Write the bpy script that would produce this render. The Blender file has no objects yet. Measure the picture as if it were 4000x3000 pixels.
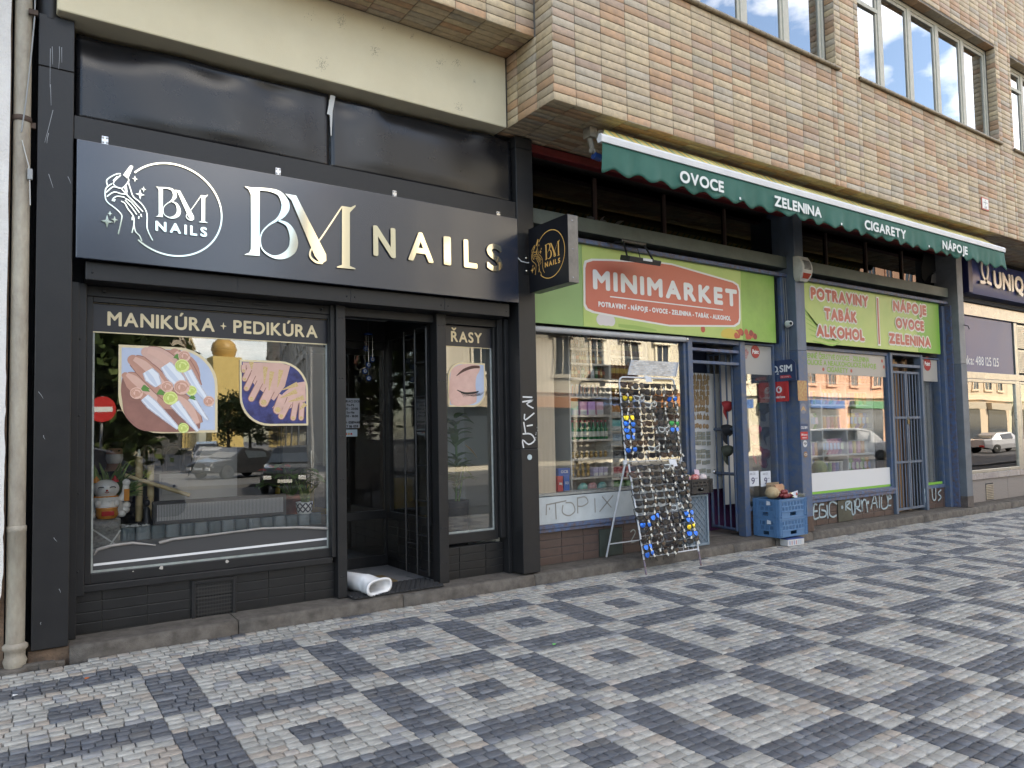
import bpy, math, random
import numpy as np
from mathutils import Vector, Matrix
random.seed(7); RNG = np.random.default_rng(7)
sc = bpy.context.scene; COL = sc.collection
# ---------------------------------------------------------------- camera
F, YAW, PITCH, ROLL = 2870.9, 0.600817, 0.0490118, -0.0190454   # focal length in photo pixels (4000 wide), radians
CAM = Vector((0.0, -6.4007, 1.5)); CX, CY = 2000.0, 1551.3
fwd = Vector((math.sin(YAW)*math.cos(PITCH), math.cos(YAW)*math.cos(PITCH), math.sin(PITCH)))
rgt0 = Vector((math.cos(YAW), -math.sin(YAW), 0)); up0 = rgt0.cross(fwd)
rgt = rgt0*math.cos(ROLL) + up0*math.sin(ROLL); upv = up0*math.cos(ROLL) - rgt0*math.sin(ROLL)
cd = bpy.data.cameras.new('camera'); cam = bpy.data.objects.new('camera', cd); COL.objects.link(cam)
cd.sensor_width = 36; cd.lens = F/4000*36; cd.shift_y = (CY-1500)/4000; cd.clip_start = 0.05; cd.clip_end = 2000
mw = Matrix((rgt, upv, -fwd)).transposed().to_4x4(); mw.translation = CAM; cam.matrix_world = mw; sc.camera = cam
# ---------------------------------------------------------------- sky, sun, exposure
SUN_EL, SUN_AZ = math.radians(43), math.radians(30)      # azimuth from +Y (behind the shops) towards +X
w = bpy.data.worlds.new('World'); sc.world = w; w.use_nodes = True; nt = w.node_tree; nt.nodes.clear()
out = nt.nodes.new('ShaderNodeOutputWorld'); bg = nt.nodes.new('ShaderNodeBackground'); bg.inputs[1].default_value = 0.13
sky = nt.nodes.new('ShaderNodeTexSky'); sky.sky_type = 'NISHITA'; sky.sun_disc = False
sky.sun_elevation = SUN_EL; sky.sun_rotation = SUN_AZ; sky.air_density = 1.0; sky.dust_density = 0.9
tc = nt.nodes.new('ShaderNodeTexCoord'); mp = nt.nodes.new('ShaderNodeMapping'); mp.inputs['Scale'].default_value = (1, 1, 2.2); mp.inputs['Location'].default_value = (3.1, 1.7, 0)
nz = nt.nodes.new('ShaderNodeTexNoise'); nz.inputs['Scale'].default_value = 2.6; nz.inputs['Detail'].default_value = 9; nz.inputs['Roughness'].default_value = 0.55
rp = nt.nodes.new('ShaderNodeValToRGB'); rp.color_ramp.elements[0].position = 0.50; rp.color_ramp.elements[1].position = 0.66
cm = nt.nodes.new('ShaderNodeMixRGB'); cm.inputs[2].default_value = (12, 11.7, 11.3, 1)
L = nt.links.new
L(tc.outputs['Generated'], mp.inputs[0]); L(mp.outputs[0], nz.inputs[0]); L(nz.outputs[0], rp.inputs[0]); L(rp.outputs[0], cm.inputs[0])
L(sky.outputs[0], cm.inputs[1]); L(cm.outputs[0], bg.inputs[0]); L(bg.outputs[0], out.inputs[0])
sl = bpy.data.lights.new('sun', 'SUN'); sl.energy = 4.0; sl.angle = math.radians(0.5); sl.color = (1, .93, .82)
so = bpy.data.objects.new('sun', sl); COL.objects.link(so)
sdir = Vector((math.sin(SUN_AZ)*math.cos(SUN_EL), math.cos(SUN_AZ)*math.cos(SUN_EL), math.sin(SUN_EL)))
so.rotation_euler = sdir.to_track_quat('Z', 'Y').to_euler(); so.location = (20, 20, 40)
sc.view_settings.view_transform = 'Standard'; sc.view_settings.look = 'None'; sc.view_settings.gamma = 1
sc.view_settings.exposure = 2.05; sc.view_settings.use_white_balance = True; sc.view_settings.white_balance_temperature = 7000; sc.view_settings.use_curve_mapping = False
sc.cycles.max_bounces = 10; sc.cycles.transparent_max_bounces = 24; sc.cycles.glossy_bounces = 4; sc.cycles.diffuse_bounces = 4
sc.cycles.sample_clamp_indirect = 6; sc.cycles.caustics_reflective = False; sc.cycles.caustics_refractive = False
sc.cycles.use_denoising = True
# ---------------------------------------------------------------- pixels to points
def ray(px, py): return rgt*((px-CX)/F) + upv*((CY-py)/F) + fwd
def P(px, py, y):
    d = ray(px, py); return CAM + d*((y-CAM.y)/d.y)
def PX(px, py, x):
    d = ray(px, py); return CAM + d*((x-CAM.x)/d.x)
def PZ(px, py, z):
    d = ray(px, py); return CAM + d*((z-CAM.z)/d.z)
def proj(p):
    d = Vector(p)-CAM; z = d.dot(fwd); return CX+F*d.dot(rgt)/z, CY-F*d.dot(upv)/z, z
# zoom windows used while measuring: origin and scale
Z5 = (300, 1100, 1.3829); Z6 = (1250, 1100, 1.2767); Z7 = (2050, 1200, 1.5082); Z8 = (3000, 900, 1.3825)
ZL = (300, 550, 2.212); ZB = (1850, 750, 3.3175); ZM = (1950, 800, 1.9235); ZR = (3500, 800, 2.37)
def Q(Z, u, v, y): return P(Z[0]+u/Z[2], Z[1]+v/Z[2], y)
# ---------------------------------------------------------------- materials
MATS = {}
def M(name, col, rough=.5, metal=0., var=.0, scale=6., col2=None, bump=0., bscale=80., spec=.5, coat=0., attr=False, streak=None, emis=0., detail=6, trans=0.):
    if name in MATS: return MATS[name]
    m = bpy.data.materials.new(name); m.use_nodes = True; t = m.node_tree; b = t.nodes['Principled BSDF']; MATS[name] = m
    c4 = (*col, 1); b.inputs['Base Color'].default_value = c4; b.inputs['Roughness'].default_value = rough; b.inputs['Metallic'].default_value = metal
    b.inputs['Specular IOR Level'].default_value = spec; b.inputs['Coat Weight'].default_value = coat; b.inputs['Coat Roughness'].default_value = .08
    if emis: b.inputs['Emission Color'].default_value = c4; b.inputs['Emission Strength'].default_value = emis
    if trans: b.inputs['Transmission Weight'].default_value = trans
    lk = t.links.new; tcn = None
    if var or bump or attr:
        tcn = t.nodes.new('ShaderNodeTexCoord')
    src = None
    if attr:
        a = t.nodes.new('ShaderNodeAttribute'); a.attribute_name = 'tint'; src = a.outputs['Color']
    if var:
        vec = tcn.outputs['Object']
        if streak:
            mpn = t.nodes.new('ShaderNodeMapping'); mpn.inputs['Scale'].default_value = streak; lk(vec, mpn.inputs[0]); vec = mpn.outputs[0]
        n = t.nodes.new('ShaderNodeTexNoise'); n.inputs['Scale'].default_value = scale; n.inputs['Detail'].default_value = detail; n.inputs['Roughness'].default_value = .65; lk(vec, n.inputs[0])
        r = t.nodes.new('ShaderNodeMapRange'); r.inputs[1].default_value = .35; r.inputs[2].default_value = .68; r.inputs[3].default_value = 0; r.inputs[4].default_value = var; lk(n.outputs[0], r.inputs[0])
        mx = t.nodes.new('ShaderNodeMixRGB'); lk(r.outputs[0], mx.inputs[0])
        if src: lk(src, mx.inputs[1])
        else: mx.inputs[1].default_value = c4
        mx.inputs[2].default_value = (*(col2 or tuple(c*.35 for c in col)), 1)
        src = mx.outputs[0]
        rr = t.nodes.new('ShaderNodeMapRange'); rr.inputs[3].default_value = max(0, rough-.08); rr.inputs[4].default_value = min(1, rough+.12); lk(n.outputs[0], rr.inputs[0]); lk(rr.outputs[0], b.inputs['Roughness'])
    if src: lk(src, b.inputs['Base Color'])
    if bump:
        n2 = t.nodes.new('ShaderNodeTexNoise'); n2.inputs['Scale'].default_value = bscale; n2.inputs['Detail'].default_value = 5; lk(tcn.outputs['Object'], n2.inputs[0])
        bp = t.nodes.new('ShaderNodeBump'); bp.inputs['Strength'].default_value = bump; bp.inputs['Distance'].default_value = .01; lk(n2.outputs[0], bp.inputs['Height']); lk(bp.outputs[0], b.inputs['Normal'])
    return m
def glass_mat(name, tint=(.93, .96, .95), f0=.075, rough=0., k=1.0):
    if name in MATS: return MATS[name]
    m = bpy.data.materials.new(name); m.use_nodes = True; t = m.node_tree; t.nodes.clear(); MATS[name] = m
    o = t.nodes.new('ShaderNodeOutputMaterial'); mx = t.nodes.new('ShaderNodeMixShader'); tr = t.nodes.new('ShaderNodeBsdfTransparent'); gl = t.nodes.new('ShaderNodeBsdfGlossy')
    tr.inputs[0].default_value = (*tint, 1); gl.inputs['Roughness'].default_value = rough; gl.inputs[0].default_value = (1, 1, 1, 1)
    lw = t.nodes.new('ShaderNodeFresnel'); lw.inputs[0].default_value = 1.5
    ad = t.nodes.new('ShaderNodeMath'); ad.operation = 'MULTIPLY_ADD'; ad.inputs[1].default_value = k; ad.inputs[2].default_value = f0; ad.use_clamp = True
    n = t.nodes.new('ShaderNodeTexNoise'); n.inputs['Scale'].default_value = .8; n.inputs['Detail'].default_value = 1; tcn = t.nodes.new('ShaderNodeTexCoord')
    bp = t.nodes.new('ShaderNodeBump'); bp.inputs['Strength'].default_value = .05; bp.inputs['Distance'].default_value = .05
    lk = t.links.new; lk(tcn.outputs['Object'], n.inputs[0]); lk(n.outputs[0], bp.inputs['Height']); lk(bp.outputs[0], gl.inputs['Normal'])
    lk(lw.outputs[0], ad.inputs[0]); lk(ad.outputs[0], mx.inputs[0]); lk(tr.outputs[0], mx.inputs[1]); lk(gl.outputs[0], mx.inputs[2]); lk(mx.outputs[0], o.inputs[0])
    return m
# ---------------------------------------------------------------- objects
def tag(o, label=None, cat=None, group=None, kind=None):
    if label: o['label'] = label
    if cat: o['category'] = cat
    if group: o['group'] = group
    if kind: o['kind'] = kind
    return o
def thing(name, label, cat, loc=(0, 0, 0), group=None):
    o = bpy.data.objects.new(name, None); o.empty_display_size = .1; COL.objects.link(o); o.location = loc
    return tag(o, label, cat, group)
def adopt(o, p):
    o.parent = p
    if p.type == 'EMPTY': o.matrix_parent_inverse = Matrix.Translation(-Vector(p.location))
class MB:
    def __init__(s): s.v = []; s.f = []; s.mi = []; s.sm = []
    def add(s, vs, fs, mi=0, sm=False):
        k = len(s.v); s.v += [tuple(v) for v in vs]
        for f in fs: s.f.append(tuple(i+k for i in f)); s.mi.append(mi); s.sm.append(sm)
        return s
    def box(s, x0, x1, y0, y1, z0, z1, mi=0):
        return s.add([(x0,y0,z0),(x1,y0,z0),(x1,y1,z0),(x0,y1,z0),(x0,y0,z1),(x1,y0,z1),(x1,y1,z1),(x0,y1,z1)],
                     [(0,3,2,1),(4,5,6,7),(0,1,5,4),(1,2,6,5),(2,3,7,6),(3,0,4,7)], mi)
    def obox(s, o, a, b, c, mi=0):       # corner + three edge vectors
        o, a, b, c = map(Vector, (o, a, b, c))
        return s.add([o, o+a, o+a+b, o+b, o+c, o+a+c, o+a+b+c, o+b+c], [(0,3,2,1),(4,5,6,7),(0,1,5,4),(1,2,6,5),(2,3,7,6),(3,0,4,7)], mi)
    def tube(s, pts, r, n=8, mi=0, caps=True, closed=False):
        pts = [Vector(p) for p in pts]; N = len(pts); rs = r if isinstance(r, (list, tuple)) else [r]*N
        ring = []; prev = None
        for i, p in enumerate(pts):
            if closed: d = pts[(i+1) % N]-pts[i-1]
            else: d = pts[min(i+1, N-1)]-pts[max(i-1, 0)]
            d = d.normalized() if d.length > 1e-9 else Vector((0, 0, 1))
            a = prev if prev is not None else (Vector((0, 0, 1)) if abs(d.z) < .9 else Vector((1, 0, 0)))
            a = (a - d*a.dot(d)); a = a.normalized() if a.length > 1e-6 else d.orthogonal().normalized()
            prev = a; b = d.cross(a)
            ring.append([p+(a*math.cos(2*math.pi*k/n)+b*math.sin(2*math.pi*k/n))*rs[i] for k in range(n)])
        vs = [v for q in ring for v in q]; fs = []
        for i in range(N if closed else N-1):
            j = (i+1) % N
            for k in range(n): fs.append((i*n+k, i*n+(k+1) % n, j*n+(k+1) % n, j*n+k))
        s.add(vs, fs, mi, True)
        if caps and not closed: s.add(ring[0], [tuple(range(n))[::-1]], mi); s.add(ring[-1], [tuple(range(n))], mi)
        return s
    def lathe(s, c, prof, n=16, mi=0, axis=None, smooth=True):       # prof: list of (radius, height)
        c = Vector(c); ax = Vector(axis or (0, 0, 1)).normalized(); a = ax.orthogonal().normalized() if axis else Vector((1, 0, 0)); b = ax.cross(a)
        vs = []; fs = []
        for r, h in prof:
            for k in range(n):
                t = 2*math.pi*k/n; vs.append(c+ax*h+(a*math.cos(t)+b*math.sin(t))*r)
        for i in range(len(prof)-1):
            for k in range(n): fs.append((i*n+k, i*n+(k+1) % n, (i+1)*n+(k+1) % n, (i+1)*n+k))
        s.add(vs, fs, mi, smooth)
        if prof[0][0] > 1e-4: s.add(vs[:n], [tuple(range(n))[::-1]], mi)
        if prof[-1][0] > 1e-4: s.add(vs[-n:], [tuple(range(n))], mi)
        return s
    def ball(s, c, rx, ry=None, rz=None, n=12, m=8, mi=0):
        ry = ry or rx; rz = rz or rx; c = Vector(c); vs = []; fs = []
        for i in range(m+1):
            ph = math.pi*i/m
            for k in range(n):
                t = 2*math.pi*k/n; vs.append(c+Vector((rx*math.sin(ph)*math.cos(t), ry*math.sin(ph)*math.sin(t), -rz*math.cos(ph))))
        for i in range(m):
            for k in range(n): fs.append((i*n+k, i*n+(k+1) % n, (i+1)*n+(k+1) % n, (i+1)*n+k))
        return s.add(vs, fs, mi, True)
    def prism(s, pts, nrm, mi=0, mside=None):      # polygon (3-D points) + extrusion vector
        pts = [Vector(p) for p in pts]; nrm = Vector(nrm); n = len(pts)
        s.add(pts, [tuple(range(n))], mi); s.add([p+nrm for p in pts], [tuple(range(n))[::-1]], mi)
        s.add(pts+[p+nrm for p in pts], [(i, i+n, (i+1) % n+n, (i+1) % n) for i in range(n)], mi if mside is None else mside)
        return s
    def build(s, name, mats, parent=None, bevel=0., smooth=None, label=None, kind=None, subs=0):
        me = bpy.data.meshes.new(name); me.from_pydata(s.v, [], s.f)
        if not isinstance(mats, (list, tuple)): mats = [mats]
        for m in mats: me.materials.append(m)
        me.polygons.foreach_set('material_index', s.mi); me.polygons.foreach_set('use_smooth', s.sm if smooth is None else [smooth]*len(s.f)); me.update()
        o = bpy.data.objects.new(name, me); COL.objects.link(o)
        if parent: adopt(o, parent)
        if bevel:
            b = o.modifiers.new('bevel', 'BEVEL'); b.width = bevel; b.segments = 2; b.limit_method = 'ANGLE'; b.angle_limit = .7
        if subs:
            b = o.modifiers.new('sub', 'SUBSURF'); b.levels = subs; b.render_levels = subs
        if label: o['label'] = label
        if kind: o['kind'] = kind
        return o
def bx(name, mat, parent, x0, x1, y0, y1, z0, z1, bevel=.003, **k):
    return MB().box(x0, x1, y0, y1, z0, z1).build(name, mat, parent, bevel=bevel, **k)
def dup(root, loc=None, rot=None, label=None, group=None, scale=None):
    r = root.copy(); COL.objects.link(r)
    if loc is not None: r.location = loc
    if rot is not None: r.rotation_euler = rot
    if scale is not None: r.scale = scale
    if label: r['label'] = label
    if group: r['group'] = group
    for ch in root.children:
        c = ch.copy(); COL.objects.link(c); c.parent = r
        for g in ch.children:
            d = g.copy(); COL.objects.link(d); d.parent = c
    return r
# ---------------------------------------------------------------- many small pieces (stones, tiles): the 300 largest in view are objects of their own
def pieces(plist, name, parent, mat, n=300, rest_name=None):
    """plist: (12 verts: 4 base, 4 shoulder, 4 top; tint)"""
    def area(p):
        q = [proj(v) for v in p[0][8:12]]
        if min(a[2] for a in q) < .2: return 0
        cx = sum(a[0] for a in q)/4; cy = sum(a[1] for a in q)/4
        if not (20 < cx < 3980 and 20 < cy < 2980): return 0
        return abs(sum(q[i][0]*q[(i+1) % 4][1]-q[(i+1) % 4][0]*q[i][1] for i in range(4)))/2
    FS = [(8,9,10,11)]+[(i, (i+1) % 4, (i+1) % 4+4, i+4) for i in range(4)]+[(i+4, (i+1) % 4+4, (i+1) % 4+8, i+8) for i in range(4)]
    order = sorted(range(len(plist)), key=lambda i: -area(plist[i])); big = set(order[:n])
    def mk(nm, idx, kind=None):
        vs = np.array([v for i in idx for v in plist[i][0]], dtype=np.float32).reshape(-1, 3); k = len(idx)
        fa = (np.array(FS)[None]+np.arange(k)[:, None, None]*12).reshape(-1)
        me = bpy.data.meshes.new(nm); me.vertices.add(len(vs)); me.vertices.foreach_set('co', vs.ravel()); nf = k*9
        me.loops.add(nf*4); me.loops.foreach_set('vertex_index', fa.astype(np.int32)); me.polygons.add(nf)
        me.polygons.foreach_set('loop_start', np.arange(0, nf*4, 4, dtype=np.int32)); me.polygons.foreach_set('loop_total', np.full(nf, 4, dtype=np.int32))
        a = me.attributes.new('tint', 'FLOAT_COLOR', 'POINT'); cl = np.repeat(np.array([(*plist[i][1], 1) for i in idx], dtype=np.float32), 12, axis=0); a.data.foreach_set('color', cl.ravel())
        me.update(calc_edges=True); me.validate(); me.materials.append(mat); o = bpy.data.objects.new(nm, me); COL.objects.link(o); adopt(o, parent)
        if kind: o['kind'] = kind
    for i in order[:n]: mk(name, [i])
    rest = [i for i in range(len(plist)) if i not in big]
    if rest: mk(rest_name or name, rest, 'stuff' if len(plist) > n else None)
def slab(o, U, V, N, w_, h_, base, proud, bev, jit=0.):
    """a flat piece: corner o, edge directions U,V (unit), normal N; bottom at base, top at proud"""
    o = Vector(o); r = lambda a: random.uniform(-a, a)
    cs = [(0, 0), (w_, 0), (w_, h_), (0, h_)]; cs = [(a+r(jit), b+r(jit)) for a, b in cs]
    ins = [(1, 1), (-1, 1), (-1, -1), (1, -1)]
    out_ = [o+U*a+V*b+N*base for a, b in cs]+[o+U*a+V*b+N*(proud-bev) for a, b in cs]
    out_ += [o+U*(a+i*bev)+V*(b+j*bev)+N*(proud+r(jit*.35)) for (a, b), (i, j) in zip(cs, ins)]
    return out_
# ---------------------------------------------------------------- lettering and flat print
GL = {}
def load_glyphs(chars):
    tmp = []
    for ch in chars:
        c = bpy.data.curves.new('glyph', 'FONT'); c.body = ch; c.size = 1; c.resolution_u = 5
        o = bpy.data.objects.new('glyph', c); COL.objects.link(o); tmp.append((ch, o, c))
    dg = bpy.context.evaluated_depsgraph_get()
    for ch, o, c in tmp:
        e = o.evaluated_get(dg); me = e.to_mesh()
        GL[ch] = ([(v.co.x, v.co.y) for v in me.vertices], [tuple(p.vertices) for p in me.polygons]); e.to_mesh_clear()
    for ch, o, c in tmp: bpy.data.objects.remove(o); bpy.data.curves.remove(c)
load_glyphs("ABCDEFGHIJKLMNOPQRSTUVWXYZÁÚĚČÉabcdefghijklmnopqrstuvwxyz0123456789:-+.,·%áýéíčě")
GL['Ř'] = ([*GL['R'][0], (.12, .93), (.27, .78), (.33, .78), (.48, .93), (.42, .93), (.30, .84), (.18, .93)], [*GL['R'][1]])
_k = len(GL['R'][0]); GL['Ř'][1].extend([(_k, _k+1, _k+5, _k+6), (_k+1, _k+2, _k+5), (_k+2, _k+3, _k+4, _k+5)])
class Face:
    """a printed plane: origin, right, up, outward normal"""
    def __init__(s, o, u=(1, 0, 0), v=(0, 0, 1)):
        s.o = Vector(o); s.u = Vector(u); s.v = Vector(v); s.n = s.u.cross(s.v)
    def p(s, a, b, d=0.): return s.o+s.u*a+s.v*b+s.n*d
def text_geo(body, track=.04):
    x = 0; vs = []; fs = []
    for ch in body:
        if ch == ' ': x += .28; continue
        g = GL[ch]; x0 = min(v[0] for v in g[0]); x1 = max(v[0] for v in g[0]); k = len(vs)
        vs += [(v[0]-x0+x, v[1]) for v in g[0]]; fs += [tuple(i+k for i in f) for f in g[1]]; x += x1-x0+.07+track
    return vs, fs, x-.07-track
CAP = max(v[1] for v in GL['H'][0])
def text(mb, fc, body, a0, b0, w_=None, h_=.1, d=.003, bold=0., track=.04, mi=0, align='l', slant=0.):
    vs, fs, tw = text_geo(body, track); sy = h_/CAP; sx = (w_/tw) if w_ else sy
    if align == 'c': a0 -= tw*sx/2
    if align == 'r': a0 -= tw*sx
    offs = [(0, 0)]
    if bold: offs += [(bold*math.cos(t), bold*math.sin(t)) for t in [i*math.pi/4 for i in range(8)]]
    for i, (ox, oy) in enumerate(offs):
        mb.add([fc.p(a0+x*sx+ox+slant*y*sy, b0+y*sy+oy, d+i*.00012) for x, y in vs], fs, mi)
def ribbon(mb, fc, pts, wd, d=.003, mi=0, th=0., n=3):
    """stroke with a width per point (Catmull-Rom smoothed)"""
    wd = wd if isinstance(wd, (list, tuple)) else [wd]*len(pts)
    q = []
    if len(pts) > 2 and n > 1:
        for i in range(len(pts)-1):
            p0, p1, p2, p3 = pts[max(i-1, 0)], pts[i], pts[i+1], pts[min(i+2, len(pts)-1)]
            for k in range(n):
                t = k/n; c = lambda j: .5*((2*p1[j])+(-p0[j]+p2[j])*t+(2*p0[j]-5*p1[j]+4*p2[j]-p3[j])*t*t+(-p0[j]+3*p1[j]-3*p2[j]+p3[j])*t**3)
                q.append((c(0), c(1), wd[i]+(wd[i+1]-wd[i])*t))
        q.append((*pts[-1], wd[-1]))
    else: q = [(a, b, c) for (a, b), c in zip(pts, wd)]
    Lp = []; Rp = []
    for i, (a, b, c) in enumerate(q):
        dx = q[min(i+1, len(q)-1)][0]-q[max(i-1, 0)][0]; dy = q[min(i+1, len(q)-1)][1]-q[max(i-1, 0)][1]; l = math.hypot(dx, dy) or 1
        Lp.append((a-dy/l*c/2, b+dx/l*c/2)); Rp.append((a+dy/l*c/2, b-dx/l*c/2))
    m = len(q); vs = [fc.p(a, b, d) for a, b in Lp+Rp]; fs = [(i+m, i+1+m, i+1, i) for i in range(m-1)]
    if th:
        vs += [fc.p(a, b, d-th) for a, b in Lp+Rp]
        fs += [(i, i+1, i+1+2*m, i+2*m) for i in range(m-1)]+[(i+1+m, i+m, i+3*m, i+1+3*m) for i in range(m-1)]+[(0, 2*m, 3*m, m), (m-1, 2*m-1, 4*m-1, 3*m-1)]
    mb.add(vs, fs, mi)
def smooth(pts, n=3):
    q = []; N = len(pts)
    for i in range(N):
        p0, p1, p2, p3 = pts[i-1], pts[i], pts[(i+1) % N], pts[(i+2) % N]
        for k in range(n):
            t = k/n; q.append(tuple(.5*((2*p1[j])+(-p0[j]+p2[j])*t+(2*p0[j]-5*p1[j]+4*p2[j]-p3[j])*t*t+(-p0[j]+3*p1[j]-3*p2[j]+p3[j])*t**3) for j in (0, 1)))
    return q
def shape(mb, fc, pts, d=.003, mi=0, th=0.):
    vs = [fc.p(a, b, d) for a, b in pts]
    if th: mb.prism(vs, fc.n*-th, mi)
    else: mb.add(vs, [tuple(range(len(vs)))], mi)
def disc(cx, cy, rx, ry=None, n=20, a0=0, a1=2*math.pi):
    ry = ry or rx; return [(cx+rx*math.cos(a0+(a1-a0)*i/n), cy+ry*math.sin(a0+(a1-a0)*i/n)) for i in range(n if abs(a1-a0-2*math.pi) < 1e-6 else n+1)]
def rrect(x0, x1, y0, y1, r, n=6, corners=(1, 1, 1, 1)):
    o = []
    for (cx, cy, a), on in zip([(x1-r, y1-r, 0), (x0+r, y1-r, 90), (x0+r, y0+r, 180), (x1-r, y0+r, 270)], corners):
        if on: o += [(cx+r*math.cos(math.radians(a+90*i/n)), cy+r*math.sin(math.radians(a+90*i/n))) for i in range(n+1)]
        else: o.append((cx+(r if a in (0, 270) else -r), cy+(r if a in (0, 90) else -r)))
    return o
def star4(cx, cy, r): return [(cx+(r if i % 2 == 0 else r*.28)*math.cos(i*math.pi/4)*(.8 if i in (0, 4) else 1), cy+(r if i % 2 == 0 else r*.28)*math.sin(i*math.pi/4)) for i in range(8)]
# ================================================================ GROUND
m_asph = M('asphalt', (.055, .055, .058), .75, var=.6, scale=3, col2=(.035, .035, .036), bump=.3, bscale=200)
m_joint = M('joint_grit', (.05, .046, .042), .9, var=.6, scale=30, bump=.5, bscale=300)
m_stone = M('paving_marble', (.4, .4, .4), .4, var=.62, scale=48, col2=(.155, .155, .155), attr=True, bump=.22, bscale=60, streak=(.45, 1, 1), detail=10)
m_kerb = M('kerb_granite', (.135, .118, .10), .8, var=.85, scale=9, col2=(.05, .042, .035), bump=.8, bscale=160, detail=10)
def gz(x, y): return -.112+.026*max(y, -9)-.0025*max(0, x-8)
g = MB().add([(-400, -400, -.5), (400, -400, -.5), (400, 400, -.5), (-400, 400, -.5)], [(0, 1, 2, 3)]).build('ground', m_asph); tag(g, kind='structure')
road = MB().add([(-60, -24, -.475), (140, -24, -.475), (140, -9.2, -.475), (-60, -9.2, -.475)], [(0, 1, 2, 3)]).build('road', m_asph); tag(road, kind='structure')
pv = thing('pavement', None, None); tag(pv, kind='structure')
xs = [-8, 0, 8, 14, 20, 30, 60]; mb = MB()
for i in range(len(xs)-1):
    a, b = xs[i], xs[i+1]; h = -.006
    mb.add([(a, 1.2, gz(a, 0)+h), (a, -9, gz(a, -9)+h), (b, -9, gz(b, -9)+h), (b, 1.2, gz(b, 0)+h)], [(0, 1, 2, 3)])
mb.build('bedding', m_joint, pv)
bx('kerb_edge', m_kerb, pv, -20, 60, -9.2, -8.99, -.5, gz(0, -9)+.004, bevel=.01)
fw = MB().box(-60, 160, -200, -24, -.49, -.36).build('far_pavement', M('far_paving', (.13, .13, .13), .8, var=.5, scale=2)); tag(fw, kind='structure')
# mosaic of hand-cut stones: dark bars round light squares with a dark centre, module 16 stones
MOD_X, MOD_Y = 1.125, 1.135; SX, SY = MOD_X/16, MOD_Y/16; X0 = .36-MOD_X/2; Y0 = -1.12+MOD_Y/2    # bar centred on X0, Y0
UX, UY, UZ = Vector((1, 0, 0)), Vector((0, 1, 0)), Vector((0, 0, 1))
stones = []
rows = int(6.9/SY)+1; BASEROW = int(math.floor((-.03-Y0)/SY))
def stone_tint(dark):
    t = random.random()
    if dark:
        b = random.uniform(.72, 1.25); c = (.072*b, .080*b, .098*b)
        if t < .12: c = (.16, .17, .19)
        elif t < .2: c = (.10, .098, .10)
    else:
        b = random.uniform(.72, 1.12); c = (.435*b, .42*b, .38*b)
        if t < .14: c = (.38, .325, .27)
        elif t < .22: c = (.29, .29, .295)
        elif t < .27: c = (.46, .41, .36)
    return c
for r in range(rows):
    yr0 = -.03-(r+1)*SY+random.uniform(-.002, .002)
    ym = yr0+SY/2; j = math.floor((ym-Y0)/SY+2) % 16      # 0..3 = bar across, centred on Y0
    far = 22 if r < 30 else 12
    ybar = j < 4; ycen = 8 <= j < 12; border = ym > Y0+2*SY+.01
    x = X0-2*SX-MOD_X*3; runs = []
    while x < far:
        for seg in range(4):
            xbar = seg == 0; xcen = seg == 2
            dark = (ybar != xbar) if not border else False
            if not ybar and not xbar and xcen and ycen: dark = True
            if ybar and xbar: dark = False
            xb = x+seg*4*SX+random.uniform(-.006, .006)
            if runs and runs[-1][2] == dark: runs[-1][1] = xb+4*SX
            else:
                if runs: runs[-1][1] = xb
                runs.append([xb, xb+4*SX, dark])
        x += MOD_X
    for xa0, xb0, dark in runs:
        n = max(1, round((xb0-xa0)/random.uniform(.078, .098))); ph = random.uniform(-.3, .3)
        cuts = [0]+[min(max((i+ph*(0 < i < n)+random.uniform(-.16, .16))/n, .01), .99) for i in range(1, n)]+[1]
        for a, b in zip(cuts[:-1], cuts[1:]):
            xa = xa0+a*(xb0-xa0); wd = (b-a)*(xb0-xa0); jn = random.uniform(.0045, .008)
            if xa < -3 or xa > far or wd < .02: continue
            if xa < .4 and ym > -.08 and xa > -.2: continue
            z = gz(xa, ym)+random.gauss(0, .0012)
            o = (xa+jn/2, yr0+jn/2+random.uniform(-.003, .003), z)
            p = slab(o, UX, UY, UZ, wd-jn, SY-jn, -.03, 0, .0022, .0032)
            tl = random.gauss(0, .012); tl2 = random.gauss(0, .014)
            for q in p[4:]: q.z += (q.x-xa-wd/2)*tl+(q.y-ym)*tl2
            stones.append((p, stone_tint(dark)))
pieces(stones, 'paving_stone', pv, m_stone, 300, 'paving_stones_beyond')
# ---------------------------------------------------------------- granite step along the shops
ks = thing('kerb', None, None); tag(ks, kind='structure')
jx = [.385, P(932, 2450, -.02).x, P(1575, 2330, -.02).x, 4.62, P(2866, 2128, -.02).x, 8.72, P(3174, 2090, -.02).x, P(3608, 2020, -.02).x, P(3948, 1970, -.02).x, 18.1, 20.2, 24]
for a, b in zip(jx[:-1], jx[1:]):
    mb = MB(); n = max(2, int((b-a)/.22)); a1, b1 = a+.004, b-.004
    for i in range(n+1):
        x = a1+(b1-a1)*i/n; dz = random.uniform(-.006, .004); dy = random.uniform(-.006, .006)
        mb.v += [(x, -.028+dy, -.2), (x, -.024+dy, -.03+dz), (x, .0+dy, -.004+dz), (x, .62, 0.0)]
    for i in range(n):
        for q in range(3): mb.f.append((i*4+q, i*4+4+q, i*4+5+q, i*4+1+q)); mb.mi.append(0); mb.sm.append(q < 2)
    mb.f += [(0, 1, 2, 3), tuple(n*4+q for q in (3, 2, 1, 0))]; mb.mi += [0, 0]; mb.sm += [False, False]
    mb.build('kerb_stone', m_kerb, ks)
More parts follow.
